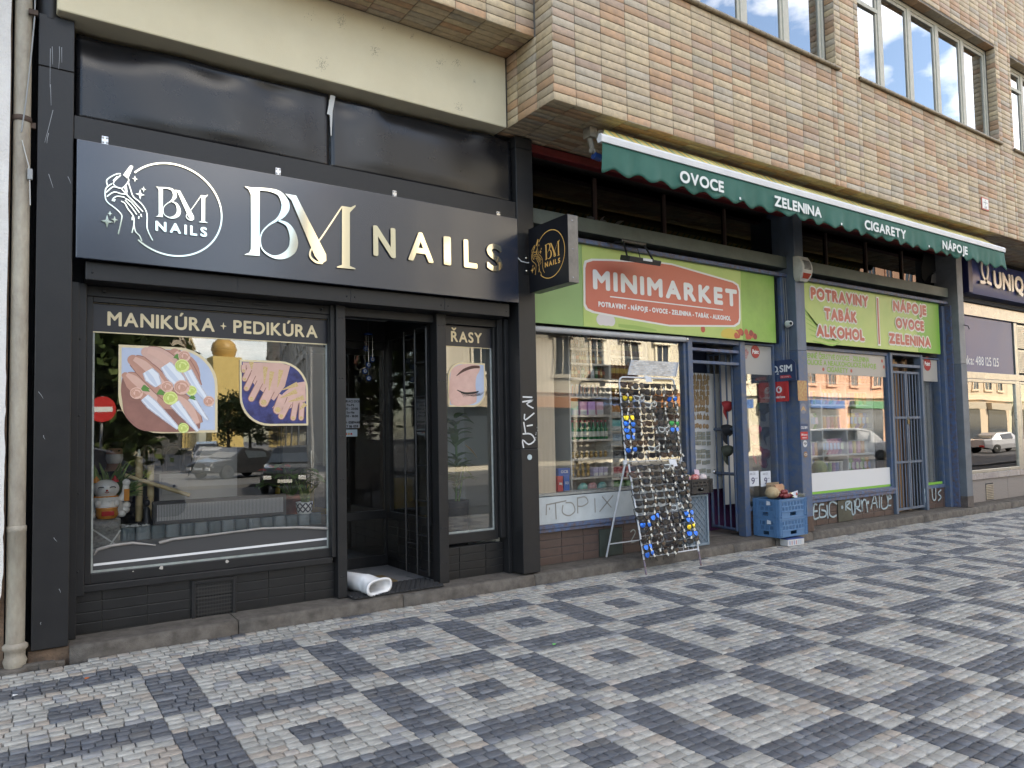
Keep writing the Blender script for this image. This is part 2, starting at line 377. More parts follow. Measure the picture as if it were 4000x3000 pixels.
# ================================================================ THE BUILDING ABOVE THE SHOPS
m_tile = M('clinker_tile', (.5, .38, .25), .6, var=.42, scale=16, col2=(.17, .135, .11), attr=True, bump=.25, bscale=120, detail=9)
m_mort = M('tile_joint', (.20, .18, .155), .9, var=.5, scale=30)
m_plas = M('cream_plaster', (.72, .64, .45), .85, var=.3, scale=2.2, col2=(.58, .49, .32), bump=.3, bscale=180)
m_frame = M('window_paint', (.50, .48, .40), .55, var=.4, scale=12, col2=(.33, .31, .26))
m_gl_up = glass_mat('upper_glass', (.55, .6, .62), .36)
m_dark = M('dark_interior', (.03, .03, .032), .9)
ZB0, YB, TW, TH = 4.733, -.9, .344, .0845
bd = thing('apartment_building', 'brick-clad apartment house with projecting storey above the row of shops', 'building', (4.33, -.9, 4.73))
tiles = []
def tint():
    t = random.random(); b = random.uniform(.85, 1.10)
    for p, c in ((.34, (.54, .405, .235)), (.58, (.59, .445, .245)), (.75, (.53, .30, .14)), (.87, (.47, .385, .265)), (.95, (.46, .31, .20)), (1.1, (.45, .26, .125))):
        if t < p: return tuple((v*.86+.14*(c[0]*.3+c[1]*.5+c[2]*.2))*b for v in c)
def tl(o, U, V, N, w_, h_, jt=.004): tiles.append((slab(Vector(o)+U*jt+V*jt, U, V, N, w_-2*jt, h_-2*jt, -.012, random.uniform(-.005, -.003), .0016, .0006), tint()))
WINS = [(4.876+4.924*k, 9.2+4.924*k) for k in range(4)]; WZ0, WZ1 = ZB0+19*TH+.03, ZB0+39*TH+.03
cols = [(4.329, 4.616)]; x = 4.616
for k, (a, b) in enumerate(WINS):
    while x+TW < b-.05: cols.append((x, x+TW)); x += TW
    cols.append((x, b)); x = b
    cols += [(b, b+.15), (b+.15, b+.15+TW), (b+.15+TW, WINS[k][0]+4.924)]; x = WINS[k][0]+4.924
def inwin(a, b, z0, z1):
    return any(a+.02 < wb and b-.02 > wa for wa, wb in WINS) and z1 > WZ0+.02 and z0 < WZ1-.02
for r in range(66):
    z = ZB0+r*TH
    for a, b in cols:
        if inwin(a, b, z, z+TH): continue
        tl((a, YB, z), UX, UZ, -UY, b-a, TH)
    # side return at x = 4.329
    ys = [-.9, -.617, -.282, -.09] if z+TH < 5.52 else [-.9, -.615]
    for a, b in zip(ys[:-1], ys[1:]): tl((4.329, b, z), -UY, UZ, -UX, b-a, TH)
for i in range(12):                                   # soffit rows
    y0 = -.9+i*TH
    for a, b in cols: tl((a, y0, ZB0), UX, UY, -UZ, b-a, TH)
cols2 = [(4.104, 4.329)]; x = 4.104
while x > -1.4: cols2.append((x-TW, x)); x -= TW
for a, b in cols2:                                    # higher box over the nail shop
    for r in range(54): tl((a, -.606, 5.487+r*TH), UX, UZ, -UY, b-a, TH)
    for q in range(6): tl((a, -.606+q*TH, 5.487), UX, UY, -UZ, b-a, TH if q < 5 else .09)
for wa, wb in WINS:                                   # window reveals
    for r in range(19, 39):
        z = ZB0+r*TH+.03; tl((wb, -.75, z), -UY, UZ, -UX, .15, TH); 
    n = 12
    for q in range(n): tl((wa+(wb-wa)*q/n, -.9, WZ1), UX, UY, -UZ, (wb-wa)/n, .15)
pieces(tiles, 'facing_tile', bd, m_tile, 300, 'facing_tiles_beyond')
mb = MB()
mb.box(4.341, 60, -.888, -.3, ZB0+.012, WZ0-.012)
xp = 4.341
for wa, wb in WINS: mb.box(xp, wa, -.888, -.3, WZ0-.012, WZ1+.012); xp = wb+.012
mb.box(xp, 60, -.888, -.3, WZ0-.012, WZ1+.012)
mb.box(4.341, 60, -.888, -.3, WZ1+.012, 17); mb.box(4.341, 60, -.3, 12, ZB0+.2, 17); mb.box(4.341, 60, -.3, .6, ZB0+.012, ZB0+.2)
mb.box(-1.5, 4.34, -.594, 12, 5.5, 17)
mb.build('wall_core', m_mort, bd)
mb = MB(); mb.box(.262, 4.325, -.09, .3, 4.737, 5.4995); mb.build('plaster_band', m_plas, bd, bevel=.012)
mb = MB(); fcp = Face((0, -.0905, 0)); rs = random.Random(3)
for u, v, r, n_ in ((140, 620, 45, 90), (330, 210, 50, 80), (650, 490, 40, 70), (1280, 600, 35, 50), (1440, 600, 32, 60), (1455, 1030, 35, 60), (1605, 780, 14, 14), (1010, 350, 18, 26), (30, 150, 40, 14), (730, 280, 20, 12), (1380, 450, 20, 12), (850, 240, 30, 10)):
    for _ in range(n_):
        p = P(1200+(u+rs.gauss(0, r*.55))/2.4578, (v+rs.gauss(0, r*.7))/2.4578, -.0905)
        if 4.76 < p.z < 5.46 and p.x < 4.3: shape(mb, fcp, disc(p.x, p.z, rs.uniform(.001, .004), rs.uniform(.001, .0045), 5), .0004)
mb.build('dirt_specks', M('dirt', (.26, .22, .15), .9), bd, kind='stuff')
bx('back_wall', m_dark, bd, -1.5, 60, 5.6, 12, -.3, ZB0+.19, 0)
for k, (wa, wb) in enumerate(WINS):
    yf = -.74; wn = MB(); h0, h1 = WZ0, WZ1; n = 5; fwid = .055
    edges = [wa+(wb-wa)*i/n for i in range(n+1)]
    wn.box(wa, wb, yf, yf+.09, h0, h0+.05); wn.box(wa, wb, yf, yf+.09, h1-.06, h1)
    for i, e in enumerate(edges):
        q = .05 if 0 < i < n else .045; wn.box(max(wa, e-q), min(wb, e+q), yf-.004, yf+.085, h0+.05, h1-.06)
    W = wn.build('window', m_frame, bd, bevel=.004)
    for i in range(n):
        a, b = edges[i]+.05, edges[i+1]-.05; cz0, cz1 = h0+.05, h1-.06
        if i == 0:
            MB().box(a, b, yf-.002, yf+.07, cz1-.36, cz1-.30).build('transom_bar', m_frame, W, bevel=.003); 
        c = MB()
        for q in ((a, a+.045, cz0, cz1), (b-.045, b, cz0, cz1)): c.box(q[0], q[1], yf+.012, yf+.06, q[2], q[3])
        c.box(a+.045, b-.045, yf+.012, yf+.06, cz0, cz0+.05); c.box(a+.045, b-.045, yf+.012, yf+.06, cz1-.05, cz1)
        c.build('casement', m_frame, W, bevel=.003)
        MB().box(a+.04, b-.04, yf+.03, yf+.038, cz0+.045, cz1-.045).build('pane', m_gl_up, W)
    MB().box(wa, wb, -.42, -.4, h0, h1).build('blind', M('blind', (.16, .17, .18), .9), W)
    s = MB(); m_ = 36
    for i in range(m_):
        a = wa-.05+(wb-wa+.1)*i/m_; b = wa-.05+(wb-wa+.1)*(i+1)/m_-.006
        s.tube([(a, -.915, h0-.012), (b, -.915, h0-.012)], .028, 8); s.box(a, b, -.915, -.74, h0-.03, h0+.008)
    s.build('sill', M('sill_tile', (.26, .2, .12), .45, var=.5, scale=9), W)
# house-number plate up on the tiles
a = P(3000+1380/1.659, 1275/1.659, -.905); b = P(3000+1430/1.659, 1370/1.659, -.905)
pl = thing('hydrant_plate', 'small white red-edged hydrant plate on the brick facade', 'plate', (a.x, -.905, b.z))
bx('plate', M('plate_red', (.5, .12, .08), .5), pl, a.x, b.x, -.912, -.903, b.z, a.z, .002)
bx('plate_face', M('plate_white', (.75, .74, .70), .5), pl, a.x+.02, b.x-.02, -.915, -.9125, b.z+.02, a.z-.02, .001)
mb = MB(); fc = Face((a.x, -.9155, b.z)); wd = b.x-a.x; hh = a.z-b.z
text(mb, fc, 'H', wd*.5, hh*.70, None, hh*.16, align='c', d=.001); text(mb, fc, '3,80', wd*.5, hh*.14, None, hh*.16, align='c', d=.001)
ribbon(mb, fc, [(wd*.2, hh*.6), (wd*.8, hh*.6)], .008, .001); ribbon(mb, fc, [(wd*.5, hh*.6), (wd*.5, hh*.38)], .008, .001)
mb.build('lettering', M('print_black', (.02, .02, .02), .6), pl)
# ---------------------------------------------------------------- the white house next door, downpipe, cable
nb = thing('neighbour_house', 'white plastered house wall with peeling foot beside the downpipe', 'building', (-.03, -.05, -.1))
m_wp = M('white_plaster', (.74, .72, .69), .9, var=.35, scale=5, col2=(.5, .46, .42), bump=.7, bscale=60)
m_ob = M('old_brick', (.2, .13, .085), .95, var=.8, scale=9, col2=(.05, .042, .035), bump=1, bscale=40)
bx('wall', m_ob, nb, -16, -.012, .02, 12, -.3, 16, 0)
edge = []; z = -.12
while z < 15:
    edge.append((-.022+random.uniform(-.004, .004)-(.05*max(0, 1-(z/.55))*random.uniform(.6, 1.2) if z < .6 else 0), z)); z += .05 if z < 2 else .25
edge[0] = (-.2, .25); edge = [e for e in edge if e[1] >= .25]
fc = Face((0, -.05, 0)); mb = MB(); shape(mb, fc, [(-16, .12), (-.3, .14), (-.16, .18)]+edge+[(-16, 15)], 0, 0, .069); mb.build('plaster', m_wp, nb)
m_pipe = M('pipe_paint', (.43, .39, .31), .6, var=.85, scale=7, col2=(.2, .165, .13), bump=.5, bscale=50, streak=(1, 1, .35), detail=9)
pp = thing('downpipe', 'cream painted rain downpipe with worn patches beside the black column', 'downpipe', (.055, 0, -.1))
MB().tube([(.055, .01, 12), (.055, .01, .8), (.056, .01, .55)], .0545, 20).build('upper_pipe', m_pipe, pp)
MB().lathe((.056, .008, 0), [(.058, .05), (.059, .86), (.061, .862), (.061, .90), (.055, .905)], 20).build('lower_pipe', m_pipe, pp)
MB().lathe((.056, .008, 0), [(.062, -.10), (.075, -.05), (.063, -.02), (.064, .02), (.078, .035), (.078, .06), (.06, .075)], 20).build('boot', m_pipe, pp)
MB().lathe((.055, .01, 0), [(.056, 3.86), (.0605, 3.862), (.0605, 3.90), (.056, 3.902)], 20).box(.1, .14, .0, .05, 3.83, 3.87).build('clamp', M('rust', (.09, .06, .045), .8, var=.6), pp)
MB().lathe((.05, -.0, 0), [(.10, -.14), (.105, -.098), (.095, -.092), (.0, -.092)], 18).build('drain_cover', m_kerb, pp)
cb = thing('hanging_cable', 'thin grey lightning cable hanging beside the downpipe', 'cable', (.1, -.03, 2.8))
pts = [P(u/2.371, v/2.371, -.05) for u, v in [(325, -10), (322, 150), (300, 400), (275, 650), (240, 950), (200, 1220)]]
MB().tube(pts, .005, 6).build('wire', M('cable_grey', (.3, .31, .31), .5), cb)
pts = [P(u/2.371, v/2.371, -.05) for u, v in [(205, 1300), (235, 1420), (268, 1540), (275, 1660), (280, 1900)]]
MB().tube(pts, .004, 6).build('wire', M('cable_white', (.5, .5, .48), .5), cb)
a = P(272/2.371, 1600/2.371, -.05); bx('clip', M('cable_grey', (.3, .31, .31), .5), cb, a.x-.012, a.x+.02, -.06, -.04, a.z-.05, a.z+.03, .003)
a = P(310/2.371, 120/2.371, -.05); bx('bracket', M('rust', (.09, .06, .045), .8, var=.6), cb, a.x-.03, a.x+.03, -.07, -.04, a.z-.02, a.z+.02, .004)

rb_ = thing('loose_rubble', 'brown rubble and loose grey cobbles under the black column foot', 'rubble', (.2, .05, -.12))
bx('footing', m_ob, rb_, .13, .40, .03, .3, -.2, -.012, .01)
for a_, b_, c_, d_, h_ in ((.10, .26, -.06, .0, .035), (.20, .30, -.10, -.055, .045), (.28, .36, -.045, .01, .02)): bx('cobble', m_kerb, rb_, a_, b_, c_, d_, -.14, -.115+h_, .01)
# ================================================================ NAIL SHOP
m_blk = M('black_paint', (.012, .012, .013), .42, var=.5, scale=7, col2=(.021, .020, .020), spec=.4, bump=.06, bscale=60)
m_blk_tile = M('black_painted_tile', (.009, .009, .0095), .38, var=.5, scale=9, col2=(.016, .016, .016), bump=.12, bscale=90)
m_film = M('black_film', (.008, .008, .010), .27, var=.3, scale=4, col2=(.02, .02, .021))
m_satin = M('anthracite_satin', (.011, .017, .034), .25, spec=.9, coat=.25)
m_gold = M('gold_mirror', (.93, .86, .68), .07, metal=1)
m_goldp = M('gold_print', (.66, .56, .36), .38, metal=.25, spec=.6)
m_band = M('band_film', (.018, .018, .024), .35)
m_sil = M('window_seal', (.35, .38, .36), .5, var=.5, scale=20)
m_steel = M('steel', (.55, .55, .56), .25, metal=1)
G1 = glass_mat('shop_glass', (.985, .99, .985), .05, k=.9)
ns = thing('nail_shop_front', 'black shopfront of the nail salon with large display window and recessed door', 'shopfront', (.15, .3, 0))
# columns
def column(x0, x1, label, seams, zb, mat):
    c = thing('column', label, 'column', (x0, 0, zb)); zs = [zb]+seams+[4.725]
    for a, b in zip(zs[:-1], zs[1:]): bx('casing', mat, c, x0, x1, 0, .30, a+.002, b-.002, .006)
    bx('core', m_dark, c, x0+.01, x1-.01, .012, .55, zb, 4.722, 0)
    return c
c1 = column(.15, .382, 'black metal-clad column beside the cream downpipe', [4.32], -.005, m_blk)
MB().tube([(.225, .08, 4.70), (.225, .08, 9)], .085, 14).build('drain_pipe', m_blk, c1)
c2 = column(4.494, 4.718, 'black metal-clad column with white scrawl between nail shop and minimarket', [1.33, 4.6], .012, m_blk)
fc = Face((0, -.002, 0)); mb = MB()
def zr(Z, pts, y): return [(lambda p: (p.x, p.z))(Q(Z, u, v, y)) for u, v in pts]
for st in ([(1010, 575), (1058, 577)], [(1008, 600), (1062, 592), (1030, 610), (1064, 632)], [(1020, 660), (1022, 690), (1068, 655)], [(1015, 700), (1025, 760)], [(1030, 720), (1060, 715)], [(1010, 760), (1050, 760), (1070, 790), (1040, 812), (1010, 790), (1015, 830)]):
    ribbon(mb, fc, zr(Z6, st, 0), .016, .001)
for i in range(9): shape(mb, fc, disc(4.66+random.uniform(0, .05), 1.42+random.uniform(0, .16), .005, n=6), .001)
mb.build('scrawl', M('chalk_white', (.62, .62, .62), .7), c2)
MB().lathe((4.60, -.001, 1.24), [(.03, -.002), (.03, .002)], 16, axis=(0, -1, 0)).build('sticker', M('sticker', (.42, .5, .52), .5), c2)
rs = random.Random(11); m_scr = M('scratch', (.30, .31, .33), .6)
fsc = Face((0, -.0015, 0))
for px_, py_, l_, dx_ in ((197, 190, .30, 0), (204, 182, .14, .004), (232, 182, .18, -.004), (241, 185, .12, .002), (197, 330, .16, .006), (207, 430, .26, -.05), (190, 520, .08, -.01), (190, 680, .1, .03), (265, 690, .05, .02), (150, 1530, .05, .03), (170, 1700, .03, .01), (210, 2100, .03, .02), (160, 2430, .02, .0), (230, 2300, .03, .01)):
    p = P(px_, py_, 0); mb = MB(); ribbon(mb, fsc, [(p.x, p.z), (p.x+dx_*.5+rs.uniform(-.004, .004), p.z-l_*.5), (p.x+dx_, p.z-l_)], [.004, .003, .0015], .0006, 0, 0, 3); mb.build('scratch', m_scr, c1)
# wall behind, rails, beam, panels
bx('lintel_backing', m_dark, ns, .39, 4.49, .3, .4, 2.74, 4.73, 0)
bx('side_backing', m_dark, ns, -.012, .53, .41, .5, -.1, 4.73, 0)
bx('transom_beam', m_blk, ns, .384, 4.492, .015, .29, 3.812, 3.995, .004)
for px, py in ((410, 548), (1086, 670), (1541, 757), (1946, 838)):
    p = P(px, py, .015); mb = MB(); mb.box(p.x-.022, p.x+.022, .010, .0149, p.z-.03, p.z+.03)
    for i in (-1, 1):
        for j in (-1, 1): mb.lathe((p.x+i*.013, .011, p.z+j*.018), [(.0095, 0), (.008, .004), (.0, .006)], 8, axis=(0, -1, 0))
    mb.build('fixing_plate', m_steel, ns)
def film(x0, x1, z0, z1, seed):
    mb = MB(); nx, nz = 44, 18; rn = random.Random(seed); hs = [(rn.uniform(x0, x1), rn.uniform(z1-.12, z1+.02), rn.uniform(.12, .3), rn.uniform(.02, .05)) for _ in range(6)]
    for i in range(nx+1):
        for j in range(nz+1):
            x = x0+(x1-x0)*i/nx; z = z0+(z1-z0)*j/nz; t = j/nz; e = min(i, nx-i, 5)/5; e2 = min(j, 3)/3
            y = .07-.022*math.sin(math.pi*min(i/nx, 1))*e2*e-.012*math.sin(4.1*x+seed)*t*e2*e-.003*math.sin(9*x+3*z)*e2*e
            for hx, hz, hr, ha in hs: y += ha*t*t*math.exp(-((x-hx)/hr)**2-((z-hz)/.12)**2)
            sag = .03*t**14*max(0, math.sin(3.3*x+seed*2))
            mb.v.append((x, y, z-sag))
    for i in range(nx):
        for j in range(nz): a = i*(nz+1)+j; mb.f.append((a, a+nz+1, a+nz+2, a+1)); mb.mi.append(0); mb.sm.append(True)
    o = mb.build('fascia_film', m_film, ns); md = o.modifiers.new('thick', 'SOLIDIFY'); md.thickness = .003
film(.40, 2.425, 3.998, 4.69, 1); film(2.445, 4.485, 3.998, 4.69, 2.3)
bx('film_lining', M('lining_white', (.55, .55, .53), .7), ns, .42, 4.46, .17, .18, 4.0, 4.69, 0)
mb = MB(); fc = Face((0, .058, 0)); shape(mb, fc, zr((1000, 0, 1.659), [(483, 615), (515, 622), (497, 720), (490, 880), (484, 880), (478, 745), (460, 738)], .058), 0); mb.build('torn_flap', M('lining_white', (.55, .55, .53), .7), ns)
# roller shutter box
bx('shutter_box', m_blk, ns, .472, 4.41, .05, .29, 2.742, 2.885, .006)
for x in (1.6, 2.62, 3.62): bx('box_seam', m_dark, ns, x-.003, x+.003, .0475, .052, 2.745, 2.882, 0)
for x in (.52, 2.58, 2.66, 3.58, 3.66, 4.37): MB().lathe((x, .05, 2.80), [(.009, 0), (.007, .004), (0, .005)], 8, axis=(0, -1, 0)).build('rivet', m_blk, ns)
# sign board with raised mirror letters
sg = thing('shop_sign', 'long dark fascia sign with raised mirror letters BM NAILS and hand emblem', 'sign', (.4, 0, 2.89))
bx('board', m_satin, sg, .402, 4.482, -.025, .0135, 2.889, 3.802, .004)
SF = Face((0, -.026, 0)); YS = -.026
def bm_mark(mb, Z, fc, mp, d, th):
    """the B and M monogram; mp maps measured pixels to the plane"""
    pf = lambda pts: [mp(u, v) for u, v in pts]
    k = (Vector((*mp(1575, 700), 0))-Vector((*mp(1500, 700), 0))).length/75
    shape(mb, fc, pf([(1445, 398), (1500, 408), (1575, 410), (1575, 997), (1442, 988), (1485, 970), (1500, 940), (1500, 470), (1480, 425)]), d, 0, th)
    ribbon(mb, fc, pf([(1570, 422), (1660, 430), (1745, 460), (1792, 530), (1796, 590), (1765, 650), (1720, 690), (1650, 735), (1596, 795), (1580, 870), (1605, 950), (1690, 1005), (1780, 1000), (1850, 950), (1870, 880), (1855, 795), (1810, 725), (1730, 692)]),
           [24*k, 26*k, 45*k, 72*k, 72*k, 48*k, 22*k, 12*k, 11*k, 11*k, 12*k, 22*k, 52*k, 74*k, 76*k, 60*k, 34*k, 10*k], d+.0006, 0, th, 4)
    shape(mb, fc, pf([(1795, 462), (1890, 478), (2148, 985), (2150, 1040), (2105, 1068), (2050, 1000), (1850, 520)]), d+.0012, 0, th)
    ribbon(mb, fc, pf([(2120, 1060), (2060, 1050), (2012, 1005), (2015, 950), (2060, 895), (2110, 835), (2270, 595), (2282, 575)]), [20*k, 22*k, 18*k, 15*k, 13*k, 13*k, 13*k, 13*k], d+.0018, 0, th, 4)
    shape(mb, fc, pf([(2285, 568), (2360, 580), (2400, 560), (2402, 572), (2352, 625), (2352, 1085), (2400, 1106), (2400, 1114), (2240, 1098), (2240, 1092), (2284, 1075)]), d+.0024, 0, th)
LG = lambda u, v: (lambda p: (p.x, p.z))(Q(ZL, u, v, YS))
def seg_letter(ch, px0, py0, px1, py1, parent):
    a = P(px0, py0, YS); b = P(px1, py1, YS); vs, fs, tw = text_geo(ch); y0 = min(v[1] for v in vs); y1 = max(v[1] for v in vs)
    z0, z1 = 3.195, 3.48; mb = MB(); sx = (b.x-a.x)/tw
    for i, o in enumerate([(0, 0)]+[(.010*math.cos(t), .010*math.sin(t)) for t in [q*math.pi/4 for q in range(8)]]):
        mb.add([SF.p(a.x+.008+x*sx*.94+o[0], z0+.008+(y-y0)/(y1-y0)*(z1-z0-.016)+o[1], .018+i*.0001) for x, y in vs], fs)
        mb.add([SF.p(a.x+.008+x*sx*.94+o[0], z0+.008+(y-y0)/(y1-y0)*(z1-z0-.016)+o[1], .004+i*.0001) for x, y in vs], fs, 1)
    mb.build('letter', [m_gold, M('letter_back', (.35, .3, .2), .3, metal=1)], parent)
mb = MB(); bm_mark(mb, ZL, SF, LG, .018, .018); mb.build('monogram', m_gold, sg)
for ch, q in zip('NAILS', ((1455, 878, 1541, 1008), (1591, 905, 1690, 1030), (1730, 925, 1754, 1043), (1808, 938, 1859, 1053), (1898, 955, 1958, 1063))): seg_letter(ch, *q, sg)
CXC, CZC, CR = 1.074, 3.356, .376
def logo(fc, ox, oz, s, d, th, parent, mat, split=True):
    """circle, hands with bottle, sparkles, small monogram; centred at ox,oz, scale s (1 = measured on the fascia)"""
    mp = lambda u, v: (lambda q: (ox+(q[0]-CXC)*s, oz+(q[1]-CZC)*s))(LG(u, v))
    pf = lambda pts: [mp(*p) for p in pts]
    mb = MB(); a0, a1 = math.radians(138), math.radians(-132)
    ribbon(mb, fc, [(ox+CR*s*math.cos(a0+(a1-a0)*i/60), oz+CR*s*math.sin(a0+(a1-a0)*i/60)) for i in range(61)], .0125*s, d, 0, th, 1)
    mb.build('ring', mat, parent); mb = MB(); wl = .0085*s
    shape(mb, fc, pf([(455, 222), (470, 215), (486, 228), (440, 335), (398, 298)]), d, 0, th)
    for st in ([(378, 300), (312, 372), (385, 416), (446, 352), (436, 326)], [(378, 288), (345, 290), (300, 310), (262, 338), (256, 360), (266, 396)], [(350, 310), (312, 350)],
               [(300, 375), (266, 398), (246, 428), (246, 498), (270, 540), (330, 585), (384, 640), (384, 690), (356, 810)], [(385, 416), (330, 402), (302, 406), (252, 450)], [(436, 462), (385, 462), (320, 446), (258, 486)],
               [(412, 492), (350, 482), (316, 500), (304, 524)], [(330, 508), (318, 528)], [(385, 418), (430, 470), (490, 530), (545, 590), (570, 616)], [(440, 352), (465, 430), (488, 488), (555, 545), (604, 632), (606, 760), (654, 864)],
               [(412, 400), (425, 460)], [(425, 395), (432, 450)], [(415, 500), (470, 535), (540, 626)], [(415, 515), (470, 575), (516, 640)], [(382, 525), (415, 545), (440, 592), (486, 655), (492, 720), (474, 800)],
               [(490, 720), (506, 788), (540, 822), (560, 870)], [(478, 660), (476, 690)], [(535, 655), (532, 678)], [(550, 635), (558, 662)]):
        ribbon(mb, fc, pf(st), wl, d, 0, th, 3); d += .00008
    mb.build('hands', mat, parent); mb = MB()
    for u, v, r in ((500, 333, 17), (575, 423, 16), (545, 467, 27), (285, 632, 14), (325, 685, 20), (260, 700, 34)):
        c = mp(u, v); shape(mb, fc, star4(c[0], c[1], r*.00155*s), d, 0, th)
    mb.build('sparkles', mat, parent)
    S = lambda u, v: mp(680+(u-1445)*.468, 400+(v-400)*.44)
    mb = MB(); bm_mark(mb, ZL, fc, S, d, th); mb.build('small_monogram', mat, parent)
    mb = MB(); a = mp(682, 785); b = mp(1118, 835); text(mb, fc, 'NAILS', a[0], (a[1]+b[1])/2+.006*s, (b[0]-a[0]), .072*s, d, bold=.0045*s, track=.22); mb.build('small_lettering', mat, parent)
logo(SF, CXC, CZC, 1, .012, .012, sg, m_gold)
# blade sign on the column
bs = thing('blade_sign', 'square black projecting sign with gold ring emblem on the column', 'sign', (4.66, -.07, 3.0))
bx('box_body', M('alu_dark', (.16, .155, .15), .4, metal=.6, var=.4, scale=9), bs, 4.604, 4.735, -.73, -.066, 3.0, 3.688, .003)
bx('face_panel', M('gloss_black', (.006, .006, .008), .45, spec=.25), bs, 4.598, 4.604, -.733, -.063, 2.997, 3.691, .001)
for z in (3.05, 3.34, 3.63): MB().lathe((4.66, -.73, z), [(.007, 0), (.005, .004), (0, .005)], 8, axis=(0, -1, 0)).build('rivet', m_steel, bs)
BF = Face((4.597, -.40, 3.343), (0, -1, 0), (0, 0, 1)); m_gp2 = M('gold_foil', (.85, .48, .13), .5)
logo(BF, .035, 0, .66, .0012, 0, bs, m_gp2)
MB().box(4.58, 4.70, -.012, -.001, 3.22, 3.42).build('mount_plate', m_blk, bs, bevel=.002)
MB().box(4.64, 4.70, -.07, -.012, 3.28, 3.34).build('arm', m_blk, bs, bevel=.003)
for z in (3.25, 3.39): MB().lathe((4.60, -.012, z), [(.012, 0), (.01, .006), (0, .008)], 8, axis=(0, -1, 0)).build('bolt', m_gold, bs)
MB().tube([(4.47, -.005, 3.40), (4.52, -.03, 3.34), (4.58, -.06, 3.325), (4.64, -.06, 3.34)], .006, 6).build('feed_cable', M('cable_white', (.5, .5, .48), .5), bs)
# ---------------------------------------------------------------- window wall
YG = .33
def frame(nm, x0, x1, z0, z1, t, y0, y1, mat, parent, bot=None):
    b = bot if bot is not None else t; mb = MB()
    mb.box(x0-t, x0, y0, y1, z0-b, z1+t); mb.box(x1, x1+t, y0, y1, z0-b, z1+t); mb.box(x0, x1, y0+.001, y1-.001, z1, z1+t); mb.box(x0, x1, y0+.001, y1-.001, z0-b, z0)
    return mb.build(nm, mat, parent, bevel=.004)
WX0, WX1, WB, WT = .545, 2.488, .46, 2.612
W1 = frame('display_window', WX0, WX1, WB, WT, .045, .285, .36, m_blk, ns, .08)
MB().box(WX0-.004, WX1+.004, YG, YG+.006, WB-.004, WT+.004).build('pane', G1, W1)
sb = MB(); sb.box(WX0, WX1, .322, .329, WB, WB+.018); sb.box(WX0, WX0+.016, .322, .329, WB+.018, 2.37); sb.box(WX1-.014, WX1, .322, .329, WB+.018, 2.37); sb.build('seal', m_sil, W1)
bx('sill_rail', m_blk, ns, .43, 2.50, .25, .35, .325, .38, .005)
bx('head_rail', m_blk, ns, .42, 4.42, .27, .38, 2.655, 2.74, .004)
for x in (.62, 2.42): MB().lathe((x, .27, 2.70), [(.014, 0), (.014, .03), (.008, .03)], 10, axis=(0, -1, 0)).build('stud', m_blk, ns)
for x in (1.25, 1.55, 1.85): bx('lock_slot', m_blk, ns, x-.07, x+.07, .258, .272, 2.69, 2.715, .004)
bx('side_post', m_blk, ns, .40, .495, .2, .38, .31, 2.74, .005); bx('jamb_strip', m_blk, ns, .384, .44, .17, .42, 0.0, 2.74, .003)
for z in (.5, 1.1, 1.7, 2.3): MB().lathe((.45, .2, z), [(.009, 0), (.006, .005), (0, .006)], 8, axis=(0, -1, 0)).build('rivet', m_blk, ns)
mb = MB()
for px_, py_, r_ in ((630, 2218, .02), (888, 2193, .022), (520, 2232, .008), (1170, 2150, .008)):
    p = P(px_, py_, .284); shape(mb, Face((0, .2835, 0)), [(p.x+a_*random.uniform(.5, 1), p.z+b_*random.uniform(.4, .9)) for a_, b_ in disc(0, 0, r_, n=7)], .0008)
mb.build('paint_chips', M('chip_pale', (.45, .42, .38), .8), W1, kind='stuff')
MUL = [(2.535, 2.625), (3.605, 3.715)]
for a, b in MUL:
    bx('mullion', m_blk, ns, a, b, .20, .34, 0.0, 2.742, .005)
    for z in (.2, .55, 1.1, 1.5, 2.05, 2.62):
        for x in (a+.03, b-.03): MB().lathe((x, .20, z), [(.008, 0), (.006, .004), (0, .005)], 8, axis=(0, -1, 0)).build('rivet', m_blk, ns)
bx('guide_rail', m_blk, ns, 4.375, 4.44, .24, .36, .38, 2.742, .005); bx('guide_rail', m_blk, ns, 4.443, 4.492, .20, .44, 0.0, 2.742, .004)
bx('guide_rail', m_blk, ns, 2.492, 2.533, .235, .345, .38, 2.742, .004)
# black tiled plinths
def plinth(nm, x0, x1, z0, z1, rows_, tw, y, mat, parent, mort, gap=.006, off=0.):
    th = (z1-z0)/rows_; bk = bx(nm, mort, parent, x0, x1, y, y+.1, z0-.02, z1, 0)
    for r in range(rows_):
        x = x0-off
        while x < x1-.01:
            a, b = max(x, x0), min(x+tw, x1)
            if b-a > .02: MB().box(a+gap/2, b-gap/2, y-.008-random.uniform(0, .002), y+.02, z0+r*th+gap/2, z0+(r+1)*th-gap/2).build('plinth_tile', mat, bk, bevel=.003)
            x += tw
    return bk
m_bj = M('black_joint', (.032, .031, .03), .7)
plinth('plinth', .44, 2.535, .004, .325, 4, .325, .30, m_blk_tile, ns, m_bj, off=.14); plinth('plinth', 3.715, 4.443, .004, .325, 4, .325, .31, m_blk_tile, ns, m_bj, off=.15)
a = Q((0, 2000, 1.4747), 1105, 400, .28); b = Q((0, 2000, 1.4747), 1362, 600, .28)
vt = thing('vent_grille', 'perforated black vent grille set in the black tiled plinth', 'vent', (a.x, .28, b.z)); frame('frame', a.x+.03, b.x-.03, b.z+.03, a.z-.03, .03, .27, .292, m_blk, vt)
mb = MB(); 
bx('backing', M('hole_black', (.003, .003, .003), 1), vt, a.x+.02, b.x-.02, .294, .298, b.z+.02, a.z-.02, 0)
